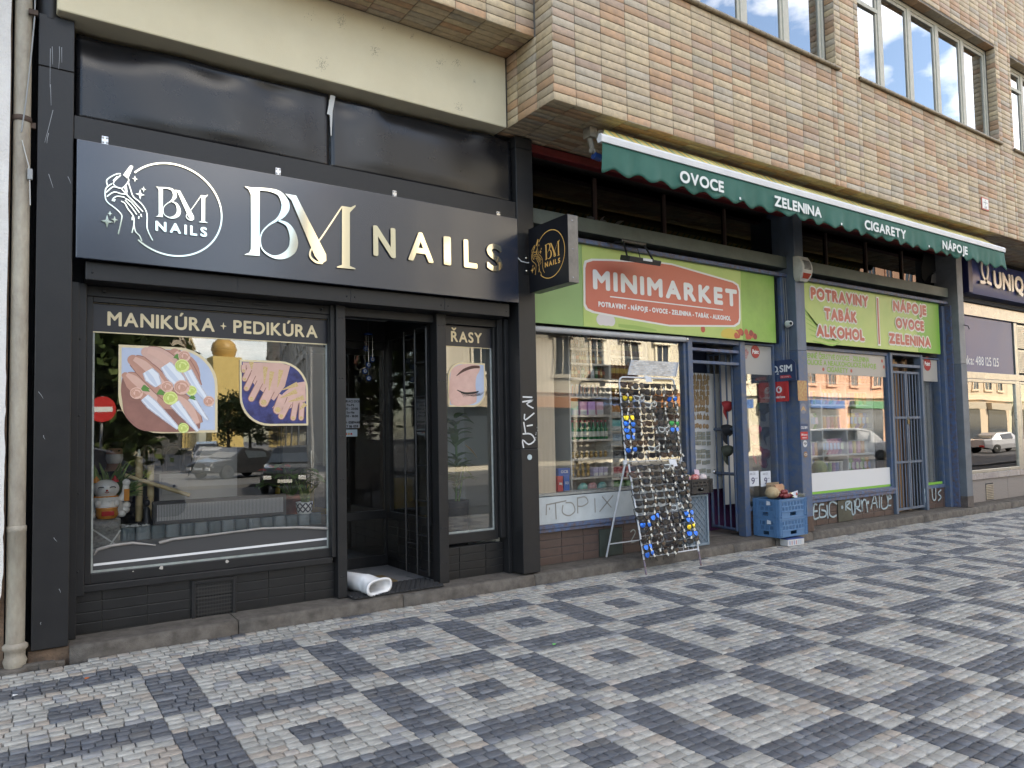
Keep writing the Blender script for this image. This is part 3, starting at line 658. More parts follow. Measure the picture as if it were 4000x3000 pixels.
nx, nz_ = 13, 9; gx0, gx1, gz0, gz1 = a.x+.03, b.x-.03, b.z+.03, a.z-.03; cw, chh = (gx1-gx0)/nx, (gz1-gz0)/nz_
for j in range(nz_):
    for i in range(nx):
        cx_, cz_ = gx0+(i+.5)*cw, gz0+(j+.5)*chh; hx = [(cx_+cw*.4*math.cos(q*math.pi/4), .284, cz_+chh*.4*math.sin(q*math.pi/4)) for q in range(8)]
        ox = [(cx_+cw/2*sx_, .284, cz_+chh/2*sz_) for sx_, sz_ in ((1, 0), (1, 1), (0, 1), (-1, 1), (-1, 0), (-1, -1), (0, -1), (1, -1))]
        mb.add(hx+ox, [(q, (q+1) % 8, (q+1) % 8+8, q+8) for q in range(8)])
mb.build('perforated_plate', M('vent_plate', (.024, .023, .022), .5), vt)
# foil band, posters, torn foil
FB = Face((0, .3265, 0))
bnd = thing('window_lettering_band', 'dark foil band lettered MANIKÚRA PEDIKÚRA across top of the display window', 'window sign', (WX0, .326, 2.38))
hb = bx('band', m_band, bnd, WX0+.002, WX1-.002, .3245, .3285, 2.382, 2.609, 0)
FH = Face((0, .3243, 0)); mb = MB(); a = Q(Z5, 168, 240, .324); b = Q(Z5, 742, 270, .324); zc = 2.437
text(mb, FH, 'MANIKÚRA', a.x, zc, b.x-a.x, .108, .0008, .004, .08); mb.build('lettering', m_goldp, bnd); mb = MB(); a = Q(Z5, 848, 275, .324); b = Q(Z5, 1298, 300, .324); text(mb, FH, 'PEDIKÚRA', a.x, zc, b.x-a.x, .108, .0008, .004, .08)
mb.build('lettering', m_goldp, bnd); mb = MB(); c = Q(Z5, 792, 240, .324); shape(mb, FH, star4(c.x, zc+.052, .034), .0008); mb.build('star', m_goldp, bnd)
mb = MB(); mb.box(WX0+.002, WX1-.002, .3242, .3286, 2.372, 2.381); mb.box(WX0+.002, WX1-.002, .3242, .3286, 2.6095, 2.616); mb.build('gold_edge', m_goldp, bnd)
def leafshape(x0, x1, z0, z1, r, flip=False): return rrect(x0, x1, z0, z1, r, 8, (0, 1, 0, 1) if not flip else (1, 0, 1, 0))
def skin(i): return [M('skin_a', (.50, .27, .20), .5, var=.35, scale=14, col2=(.36, .17, .12)), M('skin_b', (.62, .40, .33), .5, var=.3, scale=14, col2=(.48, .27, .21)), M('skin_shade', (.30, .14, .11), .5, var=.3, scale=10)][i]
def poster(name, label, Z, u0, v0, u1, v1, flip=False):
    a = Q(Z, u0, v0, .324); b = Q(Z, u1, v1, .324); t = thing(name, label, 'poster', (a.x, .324, b.z)); return t, a.x, b.x, b.z, a.z
def rose(mb, fc, x, z, r, d, mi, ml):
    shape(mb, fc, disc(x, z, r, n=14), d, ml)
    for k in range(3):
        rr = r*(.82-.24*k); ribbon(mb, fc, [(x+rr*math.cos(t*.9+k*2), z+rr*.9*math.sin(t*.9+k*2)) for t in range(6)], r*.2, d+.0002*(k+1), mi, 0, 2)
    shape(mb, fc, disc(x, z, r*.22, n=8), d+.001, mi)
t, x0, x1, z0, z1 = poster('nail_poster', 'large leaf-shaped poster of long white nails with roses on the display window', Z5, 226, 340, 760, 815)
FP = Face((x0, .324, z0)); wd, hh = x1-x0, z1-z0
mb = MB(); shape(mb, FP, leafshape(0, wd, 0, hh, wd*.42, True), .0005, 0, .002); mb.build('gold_border', m_goldp, t)
mb = MB(); shape(mb, FP, leafshape(.022, wd-.022, .022, hh-.022, wd*.40, True), .0012, 0, .001); mb.build('sky_print', M('print_lavender', (.40, .47, .62), .4, var=.5, scale=3, col2=(.56, .62, .74)), t)
U = lambda u, v: ((u-226)/534*wd, (815-v)/475*hh)
mb = MB()
def fing(pts, ws, mi, d): ribbon(mb, FP, [U(*p) for p in pts], [(q+9)/534*wd for q in ws], d-.0001, 2, 0, 5); ribbon(mb, FP, [U(*p) for p in pts], [q/534*wd for q in ws], d, mi, 0, 5); ribbon(mb, FP, [U(p[0]+5, p[1]-8) for p in pts], [q*.42/534*wd for q in ws], d+.0001, 3, 0, 5); shape(mb, FP, disc(*U(*pts[0]), ws[0]*.5/534*wd, n=14), d+.00004, mi)
shape(mb, FP, smooth([U(*p) for p in [(240, 560), (270, 490), (420, 560), (560, 620), (640, 640), (660, 790), (560, 808), (420, 806), (330, 790), (262, 720), (246, 640)]]), .0016, 2)
shape(mb, FP, smooth([U(*p) for p in [(450, 368), (560, 365), (640, 420), (660, 520), (600, 560), (520, 480)]]), .0017, 0)
fing([(262, 505), (300, 530), (350, 575), (400, 620), (430, 680)], [40, 100, 110, 90, 40], 0, .0020); fing([(300, 420), (350, 450), (400, 500), (450, 560), (500, 620)], [60, 105, 110, 100, 70], 0, .0024)
fing([(370, 375), (420, 390), (480, 430), (540, 500), (600, 580)], [60, 100, 110, 105, 80], 1, .0028); fing([(520, 375), (570, 430), (610, 500), (640, 560)], [60, 80, 80, 60], 0, .0022)
fing([(470, 640), (540, 640), (600, 690), (640, 770)], [90, 110, 100, 70], 0, .0021)
mb.build('hand_print', [skin(0), skin(1), skin(2), M('skin_light', (.66, .42, .34), .5, var=.3, scale=14, col2=(.55, .33, .26))], t)
mb = MB()
for pts, ws in (([(375, 475), (400, 510), (432, 555)], [50, 74, 30]), ([(470, 440), (510, 490), (545, 530), (575, 580)], [56, 76, 66, 20]), ([(360, 620), (400, 660), (470, 725), (540, 790)], [40, 52, 34, 8]), ([(520, 650), (560, 700), (650, 806)], [50, 40, 6]), ([(590, 470), (630, 540), (690, 620), (730, 670)], [44, 40, 24, 5]), ([(610, 620), (660, 690), (705, 745)], [34, 22, 4])):
    ribbon(mb, FP, [U(*p) for p in pts], [(q+12)/534*wd for q in ws], .0033, 1, 0, 5); ribbon(mb, FP, [U(*p) for p in pts], [q/534*wd for q in ws], .0036, 0, 0, 5); ribbon(mb, FP, [U(p[0]-6, p[1]+5) for p in pts], [q*.35/534*wd for q in ws], .0038, 2, 0, 5)
mb.build('nail_print', [M('print_white', (.72, .76, .82), .3), M('print_crystal', (.32, .31, .38), .35, var=.9, scale=120, col2=(.7, .7, .75)), M('print_white_shade', (.56, .62, .72), .3)], t)
RM = [M('rose_pink', (.72, .47, .38), .5), M('rose_pink_d', (.55, .30, .22), .5), M('print_leaf', (.10, .24, .05), .5), M('rose_lime', (.68, .75, .28), .5), M('rose_lime_d', (.5, .58, .14), .5)]
for i, (u, v, r) in enumerate(((345, 580, 38), (430, 600, 34), (520, 400, 30), (605, 625, 26), (690, 630, 26), (545, 780, 30), (580, 590, 30))):
    mb = MB()
    for k in range(2): ribbon(mb, FP, [U(u+10*k, v-12), U(u+r+4, v+8-14*k)], [r/534*wd, .004], .0040+.0001*k, 2)
    mb.build('leaf_print', RM, t)
for i, (u, v, r, c) in enumerate(((318, 598, 34, 0), (480, 560, 33, 0), (558, 562, 44, 0), (497, 622, 40, 3), (612, 580, 30, 3), (560, 443, 40, 3), (572, 388, 34, 0), (710, 638, 32, 0), (568, 788, 30, 3))):
    mb = MB(); rose(mb, FP, *U(u, v), r/534*wd, .0044+.0012*(i % 3), 4 if c else 1, c); mb.build('rose_print', RM, t)
t, x0, x1, z0, z1 = poster('pedicure_poster', 'smaller leaf-shaped poster of golden manicured hands on blue velvet', Z5, 880, 421, 1250, 777)
FP = Face((x0, .324, z0)); wd, hh = x1-x0, z1-z0
mb = MB(); shape(mb, FP, leafshape(0, wd, 0, hh, wd*.42, True), .0005, 0, .002); mb.build('gold_border', m_goldp, t)
mb = MB(); shape(mb, FP, leafshape(.018, wd-.018, .018, hh-.018, wd*.40, True), .0012, 0, .001); mb.build('velvet_print', M('print_navy', (.015, .015, .07), .4, var=.8, scale=9, col2=(.07, .08, .28)), t)
U = lambda u, v: ((u-880)/370*wd, (777-v)/356*hh); mb = MB()
shape(mb, FP, [U(*p) for p in [(895, 435), (1100, 432), (1150, 445), (1120, 560), (1060, 640), (960, 560), (897, 470)]], .0016, 0); shape(mb, FP, [U(*p) for p in [(1235, 530), (1238, 640), (1130, 690), (1050, 680), (1110, 600), (1180, 540)]], .0018, 1)
for pts, w_ in (([(900, 450), (900, 480)], 22), ([(930, 470), (905, 525)], 24), ([(950, 500), (915, 575)], 26), ([(985, 540), (940, 630)], 30), ([(1040, 580), (1005, 650)], 46), ([(1110, 610), (1080, 690)], 46), ([(1140, 650), (1100, 725)], 32), ([(1180, 650), (1165, 735)], 28), ([(1215, 650), (1210, 735)], 26)):
    ribbon(mb, FP, [U(*p) for p in pts], (w_+7)/370*wd, .00205, 3, 0, 1); shape(mb, FP, disc(*U(*pts[1]), (w_*.5+3.5)/370*wd, n=10), .00210, 3); ribbon(mb, FP, [U(*p) for p in pts], w_/370*wd, .0022, 1, 0, 1); shape(mb, FP, disc(*U(*pts[1]), w_*.5/370*wd, n=10), .0023, 1); shape(mb, FP, disc(*U(*pts[1]), w_*.36/370*wd, n=8), .0026, 2)
for pts in ([(940, 432), (942, 470)], [(1015, 455), (1008, 550)], [(1050, 480), (1033, 585)], [(1100, 470), (1080, 565)], [(1190, 545), (1105, 580)], [(1185, 585), (1095, 625)], [(1225, 620), (1140, 645)], [(1236, 655), (1200, 690)]):
    ribbon(mb, FP, [U(*p) for p in pts], [26/370*wd, 4/370*wd], .0028, 2, 0, 1)
mb.build('hand_print', [skin(1), M('skin_c', (.66, .42, .35), .5, var=.2, scale=14), M('print_gold', (.50, .30, .08), .35, var=.7, scale=90, col2=(.7, .62, .4)), skin(2)], t)
# lower foil, half peeled
lf = thing('peeling_window_foil', 'dark window foil at the foot of the display window with curled peeling edge', 'window foil', (WX0, .32, WB))
cur = zr(Z5, [(92, 1478), (112, 1448), (190, 1426), (300, 1412), (425, 1424), (445, 1412), (520, 1392), (700, 1372), (850, 1352), (1000, 1334), (1200, 1328), (1352, 1334)], .324)
mb = MB(); shape(mb, FB, [(WX0+.01, WB+.02), (WX1-.01, WB+.02), (WX1-.01, cur[-1][1])]+cur[::-1]+[(WX0+.012, cur[0][1]-.03)], .001); mb.build('foil', M('foil_dark', (.05, .05, .052), .45), lf)
mb = MB(); fr = [Vector((a, .322, b)) for a, b in cur]
mb.tube(fr[:5], [.004, .014, .013, .011, .006], 8); mb.tube(fr[5:], [.013, .012, .010, .009, .010, .012, .015], 8); mb.build('curled_edge', M('foil_back', (.30, .28, .26), .5, var=.4, scale=12), lf)
za, zb_ = Q(Z5, 82, 1532, .324), Q(Z5, 1355, 1388, .324); mb = MB(); ribbon(mb, FB, [(za.x+.01, za.z), (zb_.x-.005, zb_.z)], .019, .0016); mb.build('white_stripe', M('stripe_white', (.72, .72, .72), .5), lf)
# ---------------------------------------------------------------- right-hand window
W2X0, W2X1 = 3.745, 4.345; W2 = frame('side_window', W2X0, W2X1, .465, 2.655, .028, .285, .36, m_blk, ns, .10)
MB().box(W2X0-.004, W2X1+.004, YG, YG+.006, .461, 2.659).build('pane', G1, W2)
sb = MB(); sb.box(W2X0, W2X1, .322, .329, .465, .485); sb.box(W2X1-.02, W2X1, .322, .329, .485, 2.43); sb.build('seal', m_sil, W2)
bn2 = thing('lash_lettering_band', 'dark foil band lettered ŘASY at top of the narrow window', 'window sign', (W2X0, .326, 2.43))
bx('band', m_band, bn2, W2X0, W2X1, .3245, .3285, 2.432, 2.653, 0); bx('gold_edge', m_goldp, bn2, W2X0, W2X1, .3242, .3286, 2.424, 2.431, 0)
mb = MB(); a = Q(Z6, 655, 290, .324); b = Q(Z6, 806, 290, .324); text(mb, FH, 'ŘASY', a.x, 2.482, b.x-a.x, .105, .0008, .004, .06); mb.build('lettering', m_goldp, bn2)
a = Q(Z6, 637, 400, .324); b = Q(Z6, 826, 625, .324); t = thing('lash_poster', 'leaf-shaped poster of a closed eye with long black lashes', 'poster', (a.x, .324, b.z)); FP = Face((a.x, .324, b.z)); wd, hh = b.x-a.x, a.z-b.z
U = lambda u, v: ((u-637)/189*wd, (625-v)/225*hh)
mb = MB(); shape(mb, FP, leafshape(0, wd, 0, hh, wd*.36), .0005, 0, .002); mb.build('gold_border', m_goldp, t)
mb = MB(); shape(mb, FP, leafshape(.018, wd-.018, .018, hh-.018, wd*.34), .0012, 0, .001); mb.build('sky_print', M('print_lavender', (.40, .47, .62), .4), t)
mb = MB(); shape(mb, FP, smooth([U(*p) for p in [(648, 470), (670, 425), (720, 408), (795, 410), (797, 440), (780, 470), (775, 520), (780, 570), (765, 608), (650, 612)]]), .0018, 0); mb.build('skin_print', M('skin_lid', (.70, .46, .39), .5, var=.4, scale=10, col2=(.5, .26, .22)), t)
mb = MB(); ribbon(mb, FP, [U(678, 470), U(715, 440), U(760, 422), U(798, 420)], [.005, .03, .034, .025], .0024, 0, 0, 4); ribbon(mb, FP, [U(680, 540), U(720, 556), U(770, 552), U(790, 545)], [.006, .022, .022, .012], .0024, 1, 0, 4)
for i in range(14): u = 700+i*7; ribbon(mb, FP, [U(u, 553), U(u+8, 572-abs(i-8)*1.2), U(u+16+i, 578-i*2.6)], [.008, .005, .002], .0028, 1, 0, 2)
mb.build('lash_print', [M('brow', (.09, .04, .03), .6), M('lash', (.012, .01, .01), .5)], t)
# ---------------------------------------------------------------- entrance niche
m_vin = M('niche_grey', (.11, .11, .115), .6, var=.4, scale=4)
YD = 1.5
bx('niche_floor', M('niche_floor', (.19, .19, .195), .6, var=.5, scale=6, col2=(.12, .12, .12)), ns, 2.40, 3.74, .34, 4.4, -.05, .006, 0)
bx('niche_ceiling', M('niche_white', (.5, .5, .5), .8), ns, 2.40, 3.74, .36, 1.52, 2.83, 2.87, 0)
DX0, DX1 = 2.60, 3.70
D = frame('door', DX0+.09, DX1-.09, .64, 2.50, .085, YD, YD+.06, m_blk, ns, .09)
frame('lower_panel_frame', DX0+.09, DX1-.09, .13, .545, .07, YD+.001, YD+.058, m_blk, D, .12)
MB().box(DX0+.085, DX1-.085, YD+.03, YD+.036, .635, 2.505).build('pane', G1, D); MB().box(DX0+.085, DX1-.085, YD+.03, YD+.036, .125, .55).build('pane', G1, D)
bx('door_head', m_blk, ns, 2.40, 3.74, YD-.02, YD+.08, 2.59, 2.83, .003); bx('door_post', m_blk, ns, 2.42, 2.60, YD-.02, YD+.08, 0.005, 2.59, .003)
MB().tube([(2.72, YD-.05, .95), (2.72, YD-.05, 1.35)], .012, 8).build('handle', m_steel, D)
SW = MB()
for q in ((.42, .50, .55, 2.68), (1.40, 1.50, .55, 2.68)): SW.box(3.62, 3.68, q[0], q[1], q[2], q[3])
SW.box(3.62, 3.68, .50, 1.40, .55, .63); SW.box(3.62, 3.68, .50, 1.40, 2.60, 2.68); SWO = SW.build('niche_window', m_blk, ns, bevel=.004)
MB().box(3.645, 3.651, .495, 1.405, .625, 2.605).build('pane', G1, SWO)
bx('niche_lintel', m_blk, ns, 3.62, 3.70, .36, 1.5, 2.68, 2.83, 0)
bk = bx('niche_plinth', m_bj, ns, 3.64, 3.72, .36, 1.5, -.02, .55, 0)
for r in range(6):
    for k in range(4): MB().box(3.628, 3.66, .36+k*.285, .36+(k+1)*.285-.006, r*.091+.008, (r+1)*.091+.002).build('plinth_tile', m_blk_tile, bk, bevel=.003)
# folding security grille swung back against the niche
gr = thing('security_grille', 'black folding security grille swung open in the nail shop entrance', 'grille', (3.55, .4, 0))
m_bar = M('black_bar', (.018, .018, .019), .4)
mb = MB(); o = Vector((3.565, .36, .06)); dv = Vector((-.13, .85, 0)).normalized()
for s_ in (0, .20, .40): p = o+dv*s_; mb.tube([p, p+Vector((0, 0, 2.55))], .013, 6)
mb.build('upright', m_bar, gr); mb = MB()
for k in range(8):
    z = .04+k*.36
    for s_ in (0, .2): p = o+dv*s_+Vector((0, 0, z-.10*(s_ > 0))); mb.tube([p, p+dv*.2], .009, 6)
mb.build('crossbar', m_bar, gr); mb = MB()
for s_ in (0, .2): p = o+dv*s_; mb.box(p.x-.01, p.x+.01, p.y, p.y+.03, 1.45, 1.6)
mb.build('latch', m_bar, gr)
# ---------------------------------------------------------------- rooms behind
m_wallw = M('room_wall', (.30, .29, .27), .9, var=.3); m_floor = M('room_floor', (.12, .10, .08), .5, var=.4)
rm = thing('nail_salon_room', 'dim nail salon room behind the black shopfront', 'room', (.4, .4, 0))
bx('floor', m_floor, rm, .40, 4.49, .63, 5.5, -.05, .004, 0); bx('ceiling', m_wallw, rm, .30, 4.6, .37, 5.55, 2.88, 2.92, 0); bx('back_wall', m_wallw, rm, .3, 4.6, 5.5, 5.55, 0, 2.88, 0)
bx('left_wall', m_wallw, rm, .43, .46, .5, 5.5, 0, 2.88, 0); bx('right_wall', M('room_wall_pale', (.5, .5, .47), .8), rm, 4.40, 4.44, .37, 5.5, 0, 2.88, 0)
bx('pale_partition', M('partition_pale', (.55, .56, .54), .6), rm, 3.80, 4.40, 1.02, 1.05, .01, 2.7, 0)
bx('slat_wall', M('slat_wood', (.05, .032, .022), .6, var=.6, scale=30, streak=(8, 1, .3)), rm, 2.9, 4.35, 3.0, 3.06, 0, 2.6, 0)
# ================================================================ IN THE NAIL SHOP WINDOW
def S5(u, v, y): return Q(Z5, u, v, y)
zt = S5(780, 1288, .52).z; zp = zt-.02
pf = thing('display_platform', 'low platform behind the display window carrying the ornaments', 'platform', (1.5, .6, 0))
bx('deck', M('deck_grey', (.12, .12, .12), .8), pf, .47, 2.53, .50, 1.15, 0, zp-.01, .004)
m_bt = [M('curb_tile_a', (.10, .14, .16), .3, var=.5, scale=12, col2=(.2, .23, .24)), M('curb_tile_b', (.24, .28, .30), .3, var=.5, scale=12, col2=(.12, .15, .17))]
xa, xb = S5(235, 1380, .48).x, S5(1322, 1300, .48).x; n = 15
for i in range(n):
    a = xa+(xb-xa)*i/n; b = xa+(xb-xa)*(i+1)/n; c = (a+b)/2; r = (b-a)/2-.002
    pts = [(c+r*math.cos(math.pi+math.pi*k/8), .485-.5*r*math.sin(-math.pi-math.pi*k/8) if False else .485+.55*r*math.sin(math.pi+math.pi*k/8)) for k in range(9)]
    pts = [(x_, y_) for x_, y_ in pts]+[(b-.002, .54), (a+.002, .54)]
    MB().prism([(x_, y_, zt-.105) for x_, y_ in pts], (0, 0, .105+random.uniform(-.002, .002))).build('curb_tile', m_bt[i % 2], pf, bevel=.002)
bx('deck_front', M('deck_grey', (.12, .12, .12), .8), pf, .47, 2.53, .45, .499, 0, zt-.107, .003)
a, b = S5(70, 1285, .45), S5(236, 1425, .45)
sbk = thing('stone_block', 'rough grey stone block tied with white ribbon under the lucky cat', 'stone block', (a.x, .5, b.z))
mb = MB(); nx = 7
mb.box(a.x, b.x, .44, .70, b.z, a.z); o = mb.build('block', M('rough_stone', (.30, .29, .27), .95, var=.7, scale=40, col2=(.13, .125, .12), bump=1.0, bscale=60), sbk, bevel=.012)
mb = MB(); f_ = Face((0, .438, 0)); q = zr(Z5, [(80, 1335), (210, 1420)], .438); q2 = zr(Z5, [(236, 1342), (178, 1425)], .438); ribbon(mb, f_, q, .012, .002); ribbon(mb, f_, q2, .012, .004); mb.build('ribbon', M('ribbon_white', (.6, .6, .58), .6), sbk)
# lucky cat figurine
c = S5(160, 1280, .54); k = (S5(160, 1072, .54).z-c.z)/.21
lc = thing('cat_figurine', 'white ceramic beckoning cat figurine with gold bowl on the stone block', 'figurine', (c.x, .54, a.z)); base = a.z
m_cw = M('ceramic_white', (.72, .70, .66), .18, coat=.5); m_cr = M('ceramic_red', (.45, .03, .025), .2); m_cg = M('ceramic_gold', (.62, .25, .04), .25); m_cb = M('ceramic_black', (.02, .02, .02), .25)
X, Y, Zc = c.x-.005, .56, base
MB().lathe((X, Y, Zc), [(.0, .0), (.075*k, .0), (.092*k, .03*k), (.085*k, .08*k), (.065*k, .11*k), (.04*k, .125*k)], 18).ball((X+.085*k, Y-.02, Zc+.035*k), .034*k, .03*k, .025*k).ball((X+.10*k, Y-.01, Zc+.06*k), .024*k, .02*k, .02*k).build('body', m_cw, lc)
hd = MB().ball((X, Y-.01, Zc+.155*k), .068*k, .058*k, .052*k, 16, 10).build('head', m_cw, lc)
for s_ in (-1, 1):
    MB().lathe((X+s_*.045*k, Y, Zc+.19*k), [(.022*k, 0), (.014*k, .018*k), (.0, .038*k)], 8).build('ear', m_cg if s_ < 0 else m_cr, lc)
    MB().tube([(X+s_*.028*k+dx*.014*k, Y-.066*k-.004, Zc+.163*k+(.004*k if abs(dx) < 1 else 0)) for dx in (-1, -.5, 0, .5, 1)], .0028*k, 5).build('eye', m_cb, hd)
MB().ball((X, Y-.068*k, Zc+.148*k), .006*k).build('nose', m_cr, hd); MB().tube([(X+dx*.01*k, Y-.064*k-.003, Zc+(.135+.006*abs(dx))*k) for dx in (-1, -.5, 0, .5, 1)], .002*k, 5).build('mouth', m_cr, hd)
MB().tube([(X+.058*k*math.cos(t), Y-.01+.052*k*math.sin(t), Zc+.112*k) for t in [i*math.pi/8 for i in range(16)]], .006*k, 6, closed=True).build('collar', m_cg, lc)
MB().tube([(X+.075*k, Y-.02, Zc+.09*k), (X+.095*k, Y-.03, Zc+.13*k), (X+.097*k, Y-.035, Zc+.175*k)], [.02*k, .02*k, .017*k], 10).ball((X+.098*k, Y-.037, Zc+.185*k), .021*k).build('raised_arm', m_cw, lc)
bx('charm', m_cg, lc, X+.085*k, X+.112*k, Y-.062, Y-.055, Zc+.085*k, Zc+.15*k, .002)
MB().lathe((X-.002, Y-.075*k, Zc), [(.045*k, .0), (.058*k, .02*k), (.052*k, .05*k), (.056*k, .058*k), (.04*k, .058*k)], 16).build('bowl', m_cg, lc)
bx('bowl_badge', m_cr, lc, X-.032*k, X+.028*k, Y-.138*k, Y-.125*k, Zc+.018*k, Zc+.042*k, .002)
for q in range(4): MB().ball((X-.045*k+q*.03*k, Y-.07*k, Zc+.078*k), .017*k, .015*k, .02*k, 8, 6).build('kitten', m_cw, lc)
for s_ in (-1, 1): MB().ball((X+s_*.07*k, Y-.07*k, Zc+.02*k), .024*k, .02*k, .02*k, 8, 6).build('paw', m_cw, lc)
# bamboo fountain
bf = thing('bamboo_fountain', 'bamboo water fountain with slanted spout standing behind the window', 'fountain', (1.0, .72, zp))
m_bam = M('bamboo', (.56, .44, .24), .5, var=.5, scale=10, col2=(.36, .27, .13), streak=(1, 1, .3))
def culm(p, q, r, nm):
    p, q = Vector(p), Vector(q); L_ = (q-p).length; n = max(2, int(L_/.13)); pts = []; rs = []
    for i in range(n):
        for t, s_ in ((i/n+.005, 1.0), (i/n+.5/n, .95), ((i+1)/n-.012, 1.0), ((i+1)/n-.004, 1.10)): pts.append(p+(q-p)*t); rs.append(r*s_)
    MB().tube(pts, rs, 12).build(nm, m_bam, bf)
p1, p2 = S5(336, 1295, .72), S5(336, 942, .72); rr = (S5(356, 1000, .72).x-S5(315, 1000, .72).x)/2
culm(p1, p2, rr, 'post'); p1, p3 = S5(400, 1230, .74), S5(400, 990, .74); culm((p1.x, .76, zp), p3, rr*.95, 'post'); culm(S5(258, 1045, .70)+Vector((0, 0, 0)), S5(612, 1155, .62), rr*.62, 'spout')
MB().lathe(p2, [(.012, 0), (.015, .02), (.008, .05), (0, .065)], 10).build('candle_bulb', M('bulb_white', (.8, .78, .7), .3), bf)
# pebbles, statuette
mb = MB()
for i in range(60): mb.ball((S5(random.uniform(245, 395), 1325, .58).x, .56+random.uniform(-.03, .12), zp+random.uniform(0, .03)), random.uniform(.010, .02), random.uniform(.010, .018), random.uniform(.007, .012), 7, 5)
tag(mb.build('pebbles', M('pebble_white', (.66, .66, .65), .6, var=.4, scale=30)), 'pale pebbles heaped behind the curb tiles', 'pebbles', kind='stuff')
c = S5(378, 1300, .62); h = S5(378, 1175, .62).z-zp
bu = thing('buddha_statuette', 'small dark seated buddha statuette beside the bamboo posts', 'statuette', (c.x, .62, zp)); m_bu = M('dark_bronze', (.035, .035, .038), .4, metal=.4)
MB().lathe((c.x, .62, zp), [(.05, 0), (.055, .02), (.045, .05), (.032, .08), (.026, h*.62), (.016, h*.72)], 14).ball((c.x-.04, .60, zp+.03), .035, .03, .022).ball((c.x+.04, .60, zp+.03), .035, .03, .022).build('torso', m_bu, bu)
MB().ball((c.x, .62, zp+h*.86), .026, .026, .032).ball((c.x, .62, zp+h*1.05), .011).build('head', m_bu, bu)
# LED ticker panel
q = [S5(410, 1195, .50), S5(1130, 1140, .50), S5(1130, 1262, .50), S5(412, 1337, .50)]
led = thing('led_ticker', 'long dark dot-matrix ticker panel lying in the display window', 'display panel', (q[3].x, .5, q[3].z))
x0, x1 = q[0].x, q[1].x; z0, z1 = zt+.004, (q[0].z+q[1].z)/2
bx('case', M('led_case', (.03, .03, .032), .35), led, x0, x1, .49, .55, z0, z1, .004); bx('screen', M('led_screen', (.05, .05, .055), .5), led, x0+.025, x1-.025, .486, .4905, z0+.025, z1-.025, 0)
mb = MB(); nx, nz_ = 88, 15
for i in range(nx):
    for j in range(nz_):
        cx_ = x0+.03+(x1-x0-.06)*(i+.5)/nx; cz_ = z0+.03+(z1-z0-.06)*(j+.5)/nz_; s_ = .0042; mb.add([(cx_-s_, .4855, cz_-s_), (cx_+s_, .4855, cz_-s_), (cx_+s_, .4855, cz_+s_), (cx_-s_, .4855, cz_+s_)], [(0, 1, 2, 3)])
mb.build('diodes', M('diode', (.42, .42, .42), .35), led, kind='stuff')
# plants
m_leafs = [M('leaf_a', (.07, .15, .035), .4, var=.4, scale=9, col2=(.09, .17, .045)), M('leaf_b', (.11, .20, .05), .4, var=.4, scale=9, col2=(.03, .07, .015)), M('leaf_pale', (.30, .36, .15), .45, var=.6, scale=14, col2=(.07, .13, .03))]
def leaf(mb, p, d, L_, w_, droop=.4, mi=0, roll=0., n=6, fold=.15):
    p = Vector(p); d = Vector(d).normalized(); sd = d.cross(Vector((0, 0, 1)));
    sd = sd.normalized() if sd.length > .05 else Vector((math.cos(roll*7), math.sin(roll*7), 0))
    sd = (Matrix.Rotation(roll, 3, d) @ sd); vs = []; cur = p.copy(); dd = d.copy()
    for i in range(n+1):
        t = i/n; ww = w_*math.sin(math.pi*min(1, .08+.92*t)**.8)*.5 if i < n else 0.0; nn = sd.cross(dd).normalized()
        vs += [cur-sd*ww+nn*ww*fold, cur, cur+sd*ww+nn*ww*fold]; cur = cur+dd*(L_/n); dd = (dd+Vector((0, 0, -droop/n))).normalized()
    fs = []
    for i in range(n): k_ = i*3; fs += [(k_, k_+1, k_+4, k_+3), (k_+1, k_+2, k_+5, k_+4)]
    mb.add(vs, fs, mi, True)
# snake plant
c = S5(1235, 1263, .50); r = (S5(1280, 1200, .5).x-S5(1190, 1200, .5).x)/2; h = S5(1235, 1190, .5).z-zt
sp = thing('snake_plant', 'snake plant in a black and white diamond patterned pot', 'plant', (c.x, .52, zt))
pot = MB().lathe((c.x, .53, zt), [(r*.78, 0), (r*.84, .01), (r*1.0, h), (r*.9, h), (r*.88, h-.015), (0, h-.02)], 24).build('pot', M('pot_white', (.7, .7, .68), .3), sp)
mb = MB(); n = 9
for kx in range(n):
    for s_ in (-1, 1):
        for j in range(3):
            t0 = 2*math.pi*kx/n; vs = []
            for q in range(5):
                tz = .08+(j+q/4)/3*.84; ang = t0+s_*(q/4)*(2*math.pi/n)*.5+(0 if j % 2 == 0 else s_*math.pi/n); rr_ = r*(.84+.16*tz)+.0012; wa = .11
                vs += [(c.x+rr_*math.cos(ang-wa), .53+rr_*math.sin(ang-wa), zt+.006+h*tz*.97), (c.x+rr_*math.cos(ang+wa), .53+rr_*math.sin(ang+wa), zt+.006+h*tz*.97)]
            mb.add(vs, [(2*q, 2*q+1, 2*q+3, 2*q+2) for q in range(4)])
mb.build('diamond_pattern', M('pattern_ink', (.012, .015, .03), .35), pot)
for u, v, w_ in ((1165, 1035, .045), (1195, 1040, .05), (1225, 1085, .05), (1250, 1120, .045), (1322, 1070, .05), (1290, 1105, .045), (1205, 1100, .04), (1260, 1090, .045)):
    tp = S5(u, v, .50+random.uniform(-.03, .05)); p = Vector((c.x+random.uniform(-.03, .03), .53, zt+h-.02)); d = tp-p; mb = MB(); leaf(mb, p, d, d.length*1.02, w_, .06, 0, random.uniform(-.5, .5), 7); mb.build('leaf', M('sansevieria', (.09, .15, .05), .4, var=.9, scale=26, col2=(.38, .42, .15), streak=(.5, .5, 1.6)), sp)
